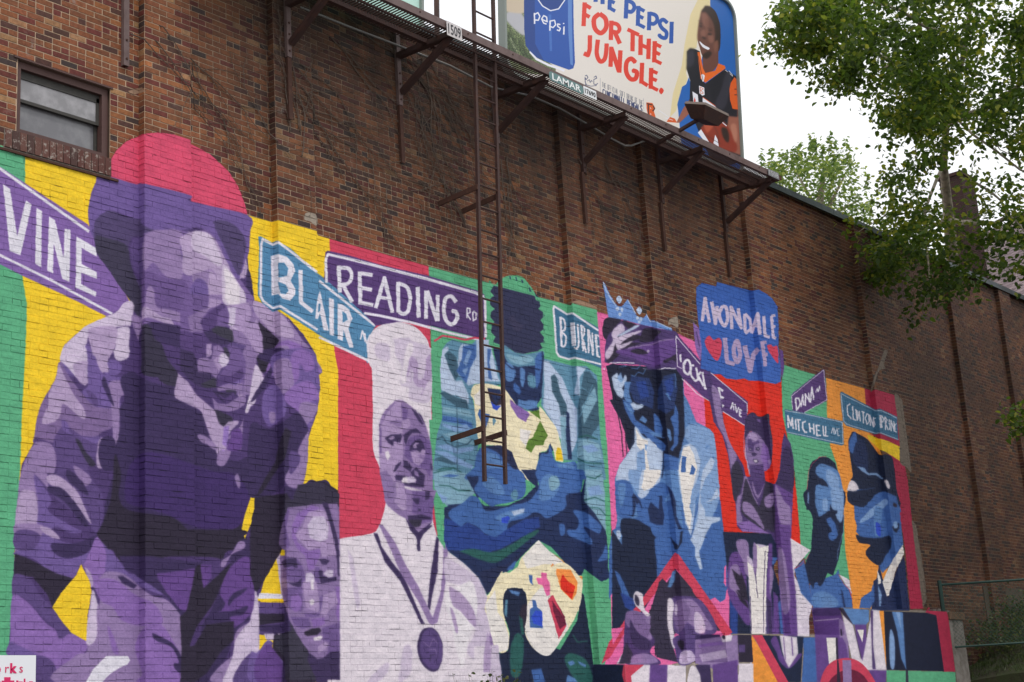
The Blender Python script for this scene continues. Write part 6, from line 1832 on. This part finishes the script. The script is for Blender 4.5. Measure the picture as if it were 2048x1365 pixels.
def billboard(x0, x1, z0, z1, face_m, label, r=.28):
    t = empty('billboard', ((x0 + x1) / 2, bb_y(z0), z0), label, 'billboard'); o = np.array(t.location)
    R1 = rounded(x0, x1, z0, z1, r); me = bpy.data.meshes.new('poster'); n = len(R1)
    Vx = [np.array((x, bb_y(z), z)) - o for x, z in R1] + [np.array((x, bb_y(z) + .05, z)) - o for x, z in R1]
    me.from_pydata([tuple(v) for v in Vx], [], [tuple(range(n)), tuple(range(2 * n - 1, n - 1, -1))] + [(i, i + n, (i + 1) % n + n, (i + 1) % n) for i in range(n)]); me.update()
    uvl = me.uv_layers.new(name='UVMap')
    for lp in me.loops: v = me.vertices[lp.vertex_index].co; uvl.data[lp.index].uv = ((v.x + o[0] - x0) / (x1 - x0), (v.z + o[2] - z0) / (z1 - z0))
    me.materials.append(face_m); link(bpy.data.objects.new('poster', me), t)
    q = MB(o); Rr = rounded(x0 - .02, x1 + .02, z0 - .02, z1 + .02, r + .02); Ri = rounded(x0 + .025, x1 - .025, z0 + .025, z1 - .025, r - .025); k = len(q.V)
    for x, z in Rr: q.V += [np.array((x, bb_y(z) - .045, z)) - o, np.array((x, bb_y(z) + .08, z)) - o]
    for x, z in Ri: q.V += [np.array((x, bb_y(z) - .045, z)) - o, np.array((x, bb_y(z) - .002, z)) - o]
    for i in range(n):
        j = (i + 1) % n; a, b_, c, d = 2 * i, 2 * j, 2 * n + 2 * i, 2 * n + 2 * j; q.F += [(a, b_, b_ + 1, a + 1), (a, c, d, b_), (c, c + 1, d + 1, d)]
    q.build('frame', mat('grey_green_trim', (.23, .26, .24), .5, .2), t)
    for x in np.arange(x0 + .5, x1, 1.25):
        s = MB(o); s.box((x - .03, bb_y(z0) + .06, z0 - .1), (x + .03, bb_y(z0) + .12, z1)); s.build('upright', STEEL, t)
    return t
billboard(BX0, BX1, BZ0, BZ1, print_mat('poster_print', IMG_BB), 'large cola and football poster billboard with rounded corners reading FOR THE JUNGLE')
b2 = billboard(7.6, 13.45, 10.66, 14.0, mat('mint_poster', (.42, .66, .58), .5, 0, (1.2, (.50, .72, .64), .4, .7)), 'pale mint green billboard panel at the top edge left of the ladder', .06)
q = MB(np.array(b2.location)); q.bar((13.62, -.60, 10.55), (13.9, -.45, 12.6), .06, .06); q.build('brace', STEEL, b2)
for i_, yy in enumerate((.35,)):
    q = MB((18, .5, 11)); 
    for x in np.arange(15.6, 21.3, 1.85): q.bar((x, -.36, 12.6), (x, 1.6, 11.03), .06, .06)
    
# plates on the walkway beam
def plate(px0, py0, px1, py1, h, y, body, size, m, tm, label, r=0, z_off=0.0, sx=.8, bold=.002):
    a, b_ = at_y(px0, py0, y), at_y(px1, py1, y); z1 = (a[2] + b_[2]) / 2; L_ = b_[0] - a[0]
    t = empty('sign', (a[0], y, z1 - h), label, 'sign'); o = np.array(t.location)
    R1 = rounded(a[0], b_[0], z1 - h, z1, max(r, .004), 5); n = len(R1)
    V_ = [np.array((x, y, z)) - o for x, z in R1] + [np.array((x, y + .006, z)) - o for x, z in R1]
    mesh_obj('plate', V_, [tuple(range(n)), tuple(range(2 * n - 1, n - 1, -1))] + [(i, i + n, (i + 1) % n + n, (i + 1) % n) for i in range(n)], m, t)
    tx = text_part('lettering', body, size, (a[0] + L_ * .07, y - .003, z1 - h + (h - size * .70) / 2 + z_off), (1, 0, 0), (0, 0, 1), tm, t, bold, 1.0, sx=sx)
    wd = max(v.co.x for v in tx.data.vertices) - min(v.co.x for v in tx.data.vertices); x_0 = min(v.co.x for v in tx.data.vertices)
    for v in tx.data.vertices: v.co.x = L_ * .08 + (v.co.x - x_0) * (L_ * .84) / wd
    return t
BLACKP = mat('black_lettering', (.03, .03, .035), .6); WLET = mat('white_lettering', (.75, .78, .78), .5)
plate(893, 40, 923, 56, .20, YB - .03, '1509', .20, mat('worn_white_plate', (.55, .52, .52), .6, 0, (9, (.38, .35, .35), .5, .8)), BLACKP, 'white number plate reading 1509 on the walkway beam beside the ladder', z_off=.0)
plate(1098, 142, 1166, 172, .135, YB - .05, 'LAMAR', .135, mat('slate_green_plate', (.11, .20, .20), .5), WLET, 'green rounded maker plate reading LAMAR under the billboard', r=.05)
plate(1167, 173, 1192, 182, .135, YB - .04, '17690', .10, mat('white_plate', (.68, .70, .72), .5), BLACKP, 'small white number plate reading 17690 beside the green plate')
plate(1536, 338, 1557, 346, .12, YB - .03, '1508', .12, mat('grey_plate', (.20, .20, .21), .6), mat('pale_numeral', (.45, .45, .47), .6), 'small grey number plate reading 1508 at the far end of the walkway', r=.0, bold=0)
# floodlight on an arm
fl = empty('floodlight', (19.35, -1.0, 10.5), 'brown box floodlight on an arm in front of the football player', 'floodlight'); o = np.array(fl.location)
X_ = 18.62; A0 = np.array([X_, -.60, 10.44]); A1 = np.array([X_, -1.42, 10.60])
q = MB(o); q.bar(A0, A1, .05, .045); q.build('arm', STEEL, fl)
c0 = np.array([X_ + .05, -1.50, 10.70]); 
def flp(a, b_, c): return c0 + np.array([1, 0, 0]) * a + np.array([0, -.93, -.36]) * b_ + np.array([0, -.36, .93]) * c
top = [(-.33, -.19), (.33, -.19), (.33, .20), (-.33, .20)]; bot = [(-.20, -.11), (.20, -.11), (.20, .14), (-.20, .14)]
q = MB(o); q.quadbox([flp(a, b_, -.17) for a, b_ in bot] + [flp(a, b_, .02) for a, b_ in top]); q.build('housing', STEEL, fl)
q = MB(o); q.quadbox([flp(a, b_, .022) for a, b_ in top] + [flp(a * .97, b_ * .95, .06) for a, b_ in top]); q.build('lens_rim', mat('tan_rim', (.20, .16, .14), .5), fl)
q = MB(o); q.quadbox([flp(a * .9, b_ * .88, .061) for a, b_ in top] + [flp(a * .88, b_ * .86, .066) for a, b_ in top]); q.build('lens', mat('clouded_lens', (.5, .46, .40), .2), fl)

# ------------------------------------------------------------------ sign board at the lower left
sb_ = empty('sign', (7.2, -.14, 2.0), 'white notice board with pink lettering and a pink skyline, cut off at lower left', 'sign'); o = np.array(sb_.location)
pr = at_y(72, 1311, -.14); zt = pr[2]; xr = pr[0]
q = MB(o); q.box((xr - 2.0, -.14, zt - 1.1), (xr, -.10, zt)); q.build('board', WHITE, sb_)
PINK = mat('crimson_print', (.62, .02, .12), .5)
for ch_, pxx, bold in (('o', -10, .0), ('r', 9, 0), ('k', 20, .006), ('s', 38, 0)):
    a = at_y(pxx, 1337, -.143); text_part('letter', ch_, .115, (a[0], -.1435, zt - .155), (1, 0, 0), (0, 0, 1), PINK, sb_, bold)
q = MB(o); x = xr - 1.9
xs = []; 
while x < xr - .06:
    w__ = rnd.uniform(.012, .05); h__ = rnd.choice([.03, .045, .06, .075, .05, .09]); q.box((x, -.144, zt - .60), (min(x + w__, xr - .01), -.1405, zt - .285 + h__)); x += w__
q.build('skyline_print', PINK, sb_)

# ------------------------------------------------------------------ dead vines
def vine(seed, px, py, n, length, ang, label, spread=.5):
    r = random.Random(seed); a = at_y(px, py, -.02); q = MB(a); 
    def walk(x, z, an, ln, rad, lvl):
        pts = [(x, -.016 - .012 * r.random(), z)]; rr = [rad]; s = .12; k = 0
        while k * s < ln:
            an += r.gauss(0, .16); an += (ang - an) * .06; x += math.cos(an) * s; z += math.sin(an) * s; k += 1
            if z > 10.9 or x < 7.9: break
            vx, vy = proj((x, -.02, z)); ci, cj = int(min(max(vy, 0), 1690)), int(min(max(vx + 420, 0), 2490))
            if canvas[ci, cj, 3] > .4 or (8.1 < x < 9.2 and 7.5 < z < 8.8): break
            yv = -.018
            for pa, pb in PIL:
                if pa - .03 < x < pb + .03: yv = -PD - .018
            pts.append((x, yv - .018 * r.random(), z)); rr.append(max(.0015, rad * (1 - .8 * k * s / ln)))
            if lvl < 3 and r.random() < .26: walk(x, z, an + r.choice((-1, 1)) * r.uniform(.3, 1.1), ln * r.uniform(.2, .55), rad * .62, lvl + 1)
        if len(pts) > 1: q.tube(pts, rr, 4, False)
    for i in range(n): walk(a[0] + r.uniform(-spread, spread), a[2] + r.uniform(-.3, .3), ang + r.gauss(0, .25), length * r.uniform(.6, 1.2), .0085, 0)
    q.top('dead_vine', VINEM, label, 'vine')
vine(1, 600, 170, 5, 3.4, -.55, 'leafless vine stems spreading right from the second pilaster', .3)
vine(2, 575, 300, 6, 1.6, 1.7, 'tangle of thin dead vine stems climbing the second pilaster', .25)
vine(3, 330, 90, 5, 2.2, -.75, 'dead vine stems crossing the brick above the painted red cap', .5)
vine(4, 820, 130, 6, 3.0, -.8, 'dense dead vine stems between the middle bracket and the ladder', .5)
vine(5, 1010, 330, 4, 1.5, -1.5, 'two hanging dead vine strands just right of the ladder', .25)
vine(6, 1180, 340, 5, 2.6, -.7, 'faint dead vine stems above the painted crown', .7)
vine(7, 700, 60, 7, 3.2, -.45, 'dead vine stems in the shade directly under the walkway', 1.0)
vine(8, 940, 440, 4, 1.1, 2.4, 'short dead vine stems left of the ladder at its upper bracket', .3)

# ------------------------------------------------------------------ ground, bank, fence
q = [( -60, -70, 0), (80, -70, 0), (80, 60, 0), (-60, 60, 0)]
mesh_obj('ground', q, [(0, 1, 2, 3)], GROUNDM, kind='structure')
def bank_z(x, y): return max(.02, 2.15 + .33 * (x - 27.6) + .10 * (-y - .5)) if x > 27.6 else .02
nx, ny = 60, 40; V = []; Fc = []
for j in range(ny + 1):
    for i in range(nx + 1):
        x = 27.63 + 22 * i / nx; y = -.004 - 13 * j / ny; z = bank_z(x, y) + .10 * mnoise.noise((x * .8, y * .8, 0)) + .05 * mnoise.noise((x * 3, y * 3, 1)); V.append((x, y, z))
for j in range(ny):
    for i in range(nx): k = j * (nx + 1) + i; Fc.append((k, k + nx + 1, k + nx + 2, k + 1))
ob = len(V); V += [(27.63, -.004 - 13 * j / ny, 0) for j in range(ny + 1)]
for j in range(ny): Fc.append((j * (nx + 1), ob + j, ob + j + 1, (j + 1) * (nx + 1)))
mesh_obj('grass_bank', V, Fc, SOIL, kind='structure')
def blades(n, xr, yr, h, seed):
    r = np.random.default_rng(seed); x = r.uniform(*xr, n); y = r.uniform(*yr, n); pat = np.array([mnoise.noise((a * .9, b_ * .9, 4)) for a, b_ in zip(x, y)]); k = pat > -.22; x, y = x[k], y[k]; n = len(x)
    z = np.array([bank_z(a, b_) + .10 * mnoise.noise((a * .8, b_ * .8, 0)) + .05 * mnoise.noise((a * 3, b_ * 3, 1)) for a, b_ in zip(x, y)]) - .01
    th = r.uniform(0, 6.28, n); hh = h * r.uniform(.4, 1.3, n); wd = .006 + .008 * r.random(n); le = r.normal(0, .4, (n, 2)) * hh[:, None]
    A = np.c_[x - wd * np.cos(th), y - wd * np.sin(th), z]; Bq = np.c_[x + wd * np.cos(th), y + wd * np.sin(th), z]; C = np.c_[x + le[:, 0], y + le[:, 1], z + hh]
    return np.stack([A, Bq, C], 1).reshape(-1, 3), n
Vg, ng = blades(42000, (27.7, 42), (-9, -.1), .10, 3)
def tri_obj(name, V, n, tint, m, parent=None, **kw):
    me = bpy.data.meshes.new(name); me.vertices.add(len(V)); me.vertices.foreach_set('co', np.asarray(V, np.float32).ravel()); k = len(V) // n; me.loops.add(len(V)); me.loops.foreach_set('vertex_index', np.arange(len(V), dtype=np.int32))
    me.polygons.add(n); me.polygons.foreach_set('loop_start', np.arange(0, n * k, k, dtype=np.int32)); me.polygons.foreach_set('loop_total', np.full(n, k, np.int32)); me.update(calc_edges=True); me.polygons.foreach_set('use_smooth', np.zeros(n, bool))
    a = me.attributes.new('tint', 'FLOAT', 'POINT'); a.data.foreach_set('value', np.repeat(np.asarray(tint, np.float32), k)); me.materials.append(m); return link(bpy.data.objects.new(name, me), parent, **kw)
tri_obj('grass', Vg, ng, rng.random(ng) * .7, LEAF3, kind='stuff', label='rough green grass growing on the bank at lower right', category='grass')

# chain-link fence: from the pier outwards
fd = np.array([.6457, -.7609, 0]); fd /= np.linalg.norm(fd)
f0 = at_y(1879, 1167, -.42); fz1 = f0[2] + .0; f0 = np.array([f0[0], f0[1], 0])
fb = fz1 - 1.30
fe = empty('chain_link_fence', (f0[0], f0[1], fb), 'green chain link fence with round posts on the bank behind the pier', 'fence'); o = np.array(fe.location)
for s, zb_ in ((0, fb - .4), (2.6, fb), (5.2, fb)):
    p = f0 + fd * s; q = MB(o); q.tube([(p[0], p[1], zb_ - .2), (p[0], p[1], fz1 + .05)], .042 if s == 0 else .03, 8); q.build('post', GREENP, fe)
for dz, r_ in ((0, .024), (-1.15, .020)):
    p0, p1 = f0, f0 + fd * 8; q = MB(o); q.tube([(p0[0], p0[1], fz1 - .03 + dz), (p1[0], p1[1], fz1 - .03 + dz)], r_, 6); q.build('rail', GREENP, fe)
q = MB(o); s = -1.2
while s < 8:
    for sg in (1, -1):
        a_, b_ = (s, s + 1.12) if sg == 1 else (s + 1.12, s); pa, pb = max(0, min(8, a_)), max(0, min(8, b_))
        if abs(pb - pa) > .01:
            ta, tb = (pa - a_) / (b_ - a_), (pb - a_) / (b_ - a_); A = f0 + fd * pa; Bp = f0 + fd * pb; q.tube([(A[0], A[1], fz1 - 1.17 + 1.12 * ta), (Bp[0], Bp[1], fz1 - 1.17 + 1.12 * tb)], .0022, 3, False)
    s += .075
q.build('wire_mesh', WIREM, fe, kind='stuff')

# leaf scatter
LEAFSH = np.array([(0, 0, 0), (.28, -.34, .05), (.62, -.30, .02), (1, 0, -.10), (.62, .30, .02), (.28, .34, .05)])
def leaves_at(Pc, size, r, droop=.35):
    n = len(Pc); az = r.uniform(0, 2 * np.pi, n); dr = r.normal(-droop, .45, n); roll = r.normal(0, .6, n); d = np.c_[np.cos(az) * np.cos(dr), np.sin(az) * np.cos(dr), np.sin(dr)]
    s0 = np.c_[-np.sin(az), np.cos(az), np.zeros(n)]; u0 = np.cross(d, s0); s1 = s0 * np.cos(roll)[:, None] + u0 * np.sin(roll)[:, None]; u1 = np.cross(d, s1); sz = size * r.uniform(.6, 1.25, n)[:, None, None]
    return Pc[:, None] + sz * (LEAFSH[None, :, 0:1] * d[:, None] + LEAFSH[None, :, 1:2] * s1[:, None] * .9 + LEAFSH[None, :, 2:3] * u1[:, None])
def in_poly(poly, n, r):
    poly = np.array(poly, float); x0, y0 = poly.min(0); x1, y1 = poly.max(0); out = []
    while len(out) < n:
        p = r.uniform((x0, y0), (x1, y1)); c = False; j = len(poly) - 1
        for i in range(len(poly)):
            a, b_ = poly[i], poly[j]
            if (a[1] > p[1]) != (b_[1] > p[1]) and p[0] < (b_[0] - a[0]) * (p[1] - a[1]) / (b_[1] - a[1]) + a[0]: c = not c
            j = i
        if c: out.append(p)
    return np.array(out)
def cluster(regions, size, r, per=26, sig=.30):
    Ps = []; Cs = []
    for poly, ncl, d0, d1 in regions:
        for p in in_poly(poly, ncl, r):
            c = at_d(p[0], p[1], r.uniform(d0, d1)); Cs.append(c); k = int(per * r.uniform(.5, 1.4))
            ax = r.normal(0, 1, 3); ax[2] *= .4; ax /= np.linalg.norm(ax); t = r.uniform(-1, 1, (k, 1)); Ps.append(c + ax * t * sig * 1.5 + r.normal(0, sig * .42, (k, 3)))
    return np.concatenate(Ps), np.array(Cs)
r_ = np.random.default_rng(11)
TREE = [([(1600, -10), (1650, -120), (2350, -160), (2350, 280), (2048, 285), (2005, 250), (1955, 215), (1900, 235), (1850, 240), (1800, 210), (1760, 170), (1712, 130), (1665, 92), (1625, 70)], 390, 27, 35),
    ([(1545, 82), (1600, 92), (1660, 80), (1665, 105), (1610, 112), (1580, 108)], 16, 29, 31), ([(1562, 20), (1590, 22), (1640, 60), (1630, 75), (1575, 50)], 13, 28, 31),
    ([(1640, -20), (1670, 0), (1690, 40), (1640, 30)], 10, 28, 31), ([(1622, 145), (1700, 140), (1740, 155), (1690, 162)], 12, 29, 31),
    ([(1765, 190), (1900, 215), (1912, 260), (1890, 300), (1845, 335), (1815, 318), (1790, 270)], 30, 28, 32),
    ([(1758, 330), (1800, 338), (1860, 370), (1885, 405), (1885, 440), (1840, 455), (1790, 420), (1765, 380)], 12, 29, 33),
    ([(1700, 440), (1770, 410), (1870, 425), (1925, 440), (1930, 520), (1900, 560), (1840, 540), (1790, 520), (1740, 500), (1700, 488)], 25, 28, 32),
    ([(1740, 495), (1790, 505), (1790, 548), (1760, 560), (1745, 540)], 9, 28, 31), ([(1810, 540), (1920, 545), (1930, 575), (1880, 600), (1845, 635), (1832, 620), (1815, 585)], 10, 28, 31),
    ([(1935, 330), (1975, 350), (2060, 370), (2060, 500), (2010, 480), (1960, 470), (1935, 420)], 13, 28, 32), ([(1980, 440), (2010, 460), (2000, 525), (1985, 515)], 6, 28, 31),
    ([(1935, 240), (2060, 270), (2060, 320), (1990, 300)], 9, 29, 33), ([(2018, 845), (2075, 800), (2080, 880), (2035, 875)], 7, 27, 29), ([(2030, 540), (2060, 500), (2060, 560)], 3, 28, 30)]
PL, CL = cluster(TREE, .12, r_, 74, .30)
tr = empty('broadleaf_tree', (34.0, 2.2, 0), 'large dark green tree leaning over the wall top at the upper right', 'tree'); o = np.array(tr.location)
def limb(pts, r0, r1, name='limb', par=None):
    P_ = [at_d(*p) for p in pts]; Q_ = [P_[0]]
    for a, b_ in zip(P_[:-1], P_[1:]): Q_ += [a + (b_ - a) * t + np.array([rnd.gauss(0, .03) for _ in range(3)]) for t in (.33, .66)] + [b_]
    q = MB(o); q.tube(Q_, list(np.linspace(r0, r1, len(Q_))), 8); q.build(name, BARK, par or tr, True); return Q_
base = at_d(1910, 600, 37.0); tb = [np.array([base[0], base[1], 0]), np.array([base[0] - .1, base[1], 5]), at_d(1908, 560, 36.0), at_d(1898, 440, 35.0), at_d(1887, 330, 34.0), at_d(1893, 250, 33.4), at_d(1930, 100, 33), at_d(1950, -60, 33)]
q = MB(o); q.tube(tb, [.26, .22, .17, .12, .085, .07, .05, .03], 10); q.build('trunk', BARK, tr, True)
for pts, a, c in (([(1893, 250, 33.4), (1830, 150, 32), (1700, 80, 31), (1600, 60, 30)], .07, .012), ([(1898, 440, 35), (1990, 448, 32), (2070, 420, 30)], .07, .03), ([(1890, 440, 35), (1800, 478, 31), (1740, 490, 30)], .05, .012),
    ([(1893, 250, 33.4), (2000, 200, 32), (2100, 120, 31)], .08, .03), ([(1905, 230, 33), (2040, 340, 31), (2080, 350, 30)], .03, .012), ([(1700, 90, 31), (1620, 95, 30), (1548, 84, 30)], .02, .005), ([(1780, 130, 31.5), (1720, 150, 30.5), (1630, 150, 30)], .03, .005),
    ([(1887, 330, 34), (1850, 420, 31), (1860, 560, 29.5), (1845, 625, 29.3)], .04, .008), ([(1870, 200, 32.5), (1830, 260, 30.5), (1832, 325, 30)], .03, .008), ([(1870, 425, 33), (1780, 425, 31), (1710, 470, 30)], .025, .006), ([(1930, 100, 33), (1800, 20, 31), (1660, -20, 30)], .05, .01),
    ([(1940, 360, 31), (2000, 400, 30), (2060, 480, 29)], .03, .01), ([(2110, 640, 28.5), (2090, 760, 28), (2055, 845, 28), (2022, 862, 28)], .02, .005), ([(2100, 350, 30), (2120, 500, 29), (2110, 640, 28.5)], .03, .02), ([(1905, 230, 33), (1960, 245, 31), (2048, 290, 30)], .03, .01), ([(1960, 245, 31), (2000, 300, 30.5), (2060, 330, 30)], .015, .006)): limb(pts, a, c)
LV = leaves_at(PL, .125, r_); pxl, pyl = proj(PL); dl = np.linalg.norm(PL - CAM, axis=1); tint = np.clip(r_.normal(.48, .24, len(PL)) + .12 * np.array([mnoise.noise(tuple(p * .6)) for p in PL]) * 3, 0, 1)
nrm = np.cross(LV[:, 2] - LV[:, 0], LV[:, 4] - LV[:, 0]); vis = (pxl > 10) & (pxl < 2040) & (pyl > 10) & (np.abs((nrm * (PL - CAM)).sum(1)) > np.median(np.abs((nrm * (PL - CAM)).sum(1))))
order = np.argsort(dl + np.where(vis, 0, 100)); bigl = order[:300]; restl = order[300:]
tri_obj('foliage', (LV[restl] - o).reshape(-1, 3), len(restl), tint[restl], LEAF, tr, kind='stuff')
for i in bigl: tri_obj('leaf', LV[i] - o, 1, tint[i:i + 1], LEAF, tr)

# pale tree behind the building
r_ = np.random.default_rng(21)
T2 = [([(1545, 372), (1560, 330), (1600, 300), (1650, 290), (1700, 320), (1712, 370), (1738, 400), (1745, 450), (1700, 460), (1640, 440), (1560, 410)], 150, 56, 64), ([(1530, 320), (1560, 330), (1570, 380), (1545, 370)], 16, 57, 62)]
P2, C2 = cluster(T2, .16, r_, 26, .34)
sh = []
for x, y0, y1 in ((1540, 296, 350), (1524, 300, 345), (1598, 284, 320), (1622, 266, 310), (1628, 275, 320), (1661, 268, 310), (1670, 280, 330), (1692, 272, 330), (1700, 290, 340), (1588, 300, 330), (1568, 305, 345), (1735, 345, 380), (1645, 290, 320)):
    n = 54; t = r_.uniform(0, 1, n); px = x + r_.normal(0, 1.6, n) + (1 - t) * r_.normal(0, 1.5); py = y0 + t * (y1 - y0); sh.append(np.array([at_d(a, b_, 59.5 + r_.normal(0, .3)) for a, b_ in zip(px, py)]))
P2 = np.concatenate([P2] + sh)
t2 = empty('distant_tree', (52, 22, 0), 'pale yellow green tree with upright shoots showing above the roof coping', 'tree'); o = np.array(t2.location)
LV = leaves_at(P2, .17, r_, 0); tri_obj('foliage', (LV - o).reshape(-1, 3), len(P2), np.clip(r_.normal(.45, .25, len(P2)), 0, 1), LEAF2, t2, kind='stuff')
cb = at_d(1640, 400, 60); q = MB(o); q.tube([(cb[0] + .5, cb[1] + 1, 0), (cb[0] + .3, cb[1], 8), cb, at_d(1650, 330, 60)], [.35, .28, .15, .05], 8); q.build('trunk', BARK, t2, True)
for e_ in ((1590, 340), (1690, 350), (1560, 370), (1720, 400)):
    q = MB(o); q.tube([cb - np.array([0, 0, .8]), at_d(*e_, 60)], [.10, .03], 6); q.build('limb', BARK, t2, True)
o = None

# ------------------------------------------------------------------ chimney and house behind
CHB = mat('dark_red_chimney_brick', (.042, .020, .018), .9, 0, (3, (.028, .015, .015), .4, .7), .004, 30)
c1 = at_d(1886, 352, 47); c2 = at_d(1935, 345, 47); ctop = c1[2]; wch = .95
chx, chy = at_d(1911, 350, 47.4)[:2]; ch = empty('chimney', (chx, chy, 0), 'tall dark red brick chimney rising behind the tree trunk', 'chimney'); o = np.array(ch.location)
CHM = MB(o); CHM.box((chx - wch / 2 + .01, chy - .35 + .01, 0), (chx + wch / 2 - .01, chy + .34, ctop - .02)); CHM.build('shaft', mat('chimney_mortar', (.10, .085, .075), .95), ch)
q = MB(o); z = 10.0; k = 0; hx_, hy_ = wch / 2, .35
while z < ctop - .1:
    for xa_, xb_ in [(chx - hx_ + i * .2125 - (.106 if k % 2 else 0), chx - hx_ + (i + 1) * .2125 - .012 - (.106 if k % 2 else 0)) for i in range(6)]:
        xa_, xb_ = max(xa_, chx - hx_), min(xb_, chx + hx_)
        if xb_ - xa_ > .03: q.box((xa_, chy - hy_, z), (xb_, chy - hy_ + .05, z + .056))
    for i in range(4):
        ya_ = chy - hy_ + .051 + i * .2125 - (.1 if k % 2 else 0); yb_ = min(ya_ + .2, chy + hy_); ya_ = max(ya_, chy - hy_ + .051)
        if yb_ - ya_ > .03: q.box((chx - hx_, ya_, z), (chx - hx_ + .05, yb_, z + .056))
    z += .068; k += 1
q.build('brickwork', CHB, ch, kind='stuff')
q = MB(o); q.box((chx - hx_ - .05, chy - hy_ - .05, ctop - .1), (chx + hx_ + .05, chy + hy_ + .05, ctop)); q.build('cap', CHB, ch)
# house with shingled roof: ridge seen rising to the right
hA, hB = at_d(1935, 469, 52), at_d(2080, 432, 50.0); hdir = hB - hA; hdir[2] = 0; hdir /= np.linalg.norm(hdir); zr = (hA[2] + hB[2]) / 2
fwd = np.array([-hdir[1], hdir[0], 0]); fwd = fwd if fwd @ (CAM - hA) > 0 else -fwd
hs = empty('house', (hA[0], hA[1], 0), 'house behind the building with a faded mauve shingled roof', 'house'); o = np.array(hs.location)
rA = np.array([hA[0], hA[1], zr]); Lh = 11.0; pitch = .85; run = 5.2
SH = [mat('mauve_shingle_%d' % i, c, .95) for i, c in enumerate([(.175, .135, .145), (.145, .11, .12), (.21, .165, .17)])]
q = [MB(o) for _ in SH]; rows = 34
for i in range(rows):
    s = run * (rows - 1 - i) / rows; s2 = s + run / rows * 1.15; t = 0 if i % 2 else -.15
    while t < Lh:
        e = min(t + .3, Lh); tt = max(t, 0); 
        if e - tt > .02:
            P_ = []
            for lift in (0, .018):
                for (a, ss_) in ((tt + .006, s2), (e - .006, s2), (e - .006, s), (tt + .006, s)):
                    P_.append(rA + hdir * a + fwd * ss_ - np.array([0, 0, pitch * ss_]) + np.array([0, 0, .02 + lift * (1 if ss_ == s2 else .2)]))
            rnd.choice(q).quadbox(P_)
        t += .3
for m_, qq in zip(SH, q): qq.build('shingles', m_, hs, kind='stuff')
e0, e1 = rA + fwd * run - np.array([0, 0, pitch * run]), rA - fwd * run - np.array([0, 0, pitch * run]); dn = np.array([0, 0, 1.0])
V_ = [rA, rA + hdir * Lh, e0, e0 + hdir * Lh, e1, e1 + hdir * Lh]; V_ = [v - o for v in V_]
mesh_obj('roof', V_, [(0, 2, 3, 1), (1, 5, 4, 0)], mat('roof_underlay', (.13, .09, .095), .95), hs)
w0, w1 = e0 - fwd * .4, e1 + fwd * .4; V_ = [w0 * [1, 1, 0], w0, w0 * [1, 1, 0] + hdir * Lh, w0 + hdir * Lh, w1 * [1, 1, 0], w1, w1 * [1, 1, 0] + hdir * Lh, w1 + hdir * Lh, rA - [0, 0, .1], rA + hdir * Lh - [0, 0, .1]]; V_ = [v - o for v in V_]
mesh_obj('wall', V_, [(0, 1, 3, 2), (4, 6, 7, 5), (0, 4, 5, 8, 1), (2, 3, 9, 7, 6)], mat('house_wall', (.3, .26, .24), .9), hs)

# ------------------------------------------------------------------ weeds at the foot of the wall and bushes on the bank
def weed(px, py, y, hgt, n, label, seed, m=LEAF3, zbase=0.0):
    c = at_y(px, py, y); r = random.Random(seed); nr = np.random.default_rng(seed); zt = c[2]; t = empty('weed', (c[0], y, zbase), label, 'plant'); o = np.array(t.location); q = MB(o); Ps = []
    for i in range(n):
        x0, y0 = c[0] + r.uniform(-.25, .25), y + r.uniform(-.2, .2); x1, y1 = c[0] + r.uniform(-.42, .42), y + r.uniform(-.3, .3); z1 = zt - r.uniform(0, .22)
        S = [np.array([x0, y0, zbase]), np.array([(x0 * .5 + x1 * .5) + r.uniform(-.1, .1), (y0 + y1) / 2, (zbase + z1) / 2]), np.array([x1, y1, z1])]; q.tube(S, [.006, .005, .002], 4)
        for k in range(34): tt = r.uniform(.35, 1) ; p = S[1] + (S[2] - S[1]) * (tt * 2 - 1) if tt > .5 else S[0] + (S[1] - S[0]) * tt * 2; Ps.append(p + np.array([r.gauss(0, .03) for _ in range(3)]))
    q.build('stems', mat('weed_stem', (.10, .10, .05), .9), t); Ps = np.array(Ps); LVw = leaves_at(Ps, .055, nr, .1); tri_obj('foliage', (LVw - o).reshape(-1, 3), len(Ps), nr.random(len(Ps)), m, t, kind='stuff')
weed(985, 1340, -1.6, 0, 16, 'scrubby green weed poking up at the bottom edge under the medal', 3)
for i, (px, py, d_, lab) in enumerate([(1975, 1265, 34.5, 'dark leafy bush on the bank just behind the fence corner'), (1990, 1325, 32.0, 'dry brown-leaved bush low on the bank beside the pier'), (2040, 1300, 33.5, 'yellowing bush on the bank at the right edge')]):
    c = at_d(px, py, d_); nr = np.random.default_rng(40 + i); zb_ = bank_z(c[0], c[1]); c[2] = zb_ + .25; t = empty('bush', (c[0], c[1], zb_), lab, 'bush'); o = np.array(t.location)
    Ps = c + nr.normal(0, 1, (1500, 3)) * [.55, .55, .22]; q = MB(o)
    for k in range(14): e_ = c + nr.normal(0, 1, 3) * [.5, .5, .2]; q.tube([(c[0], c[1], zb_ - .05), (c + e_) / 2 + [0, 0, .05], e_], [.01, .007, .003], 4)
    q.build('stems', VINEM, t); LVw = leaves_at(Ps, .075, nr, .2); tri_obj('foliage', (LVw - o).reshape(-1, 3), len(Ps), nr.random(len(Ps)) * (.6 if i == 0 else 1), LEAF3, t, kind='stuff')
bpy.context.view_layer.update()
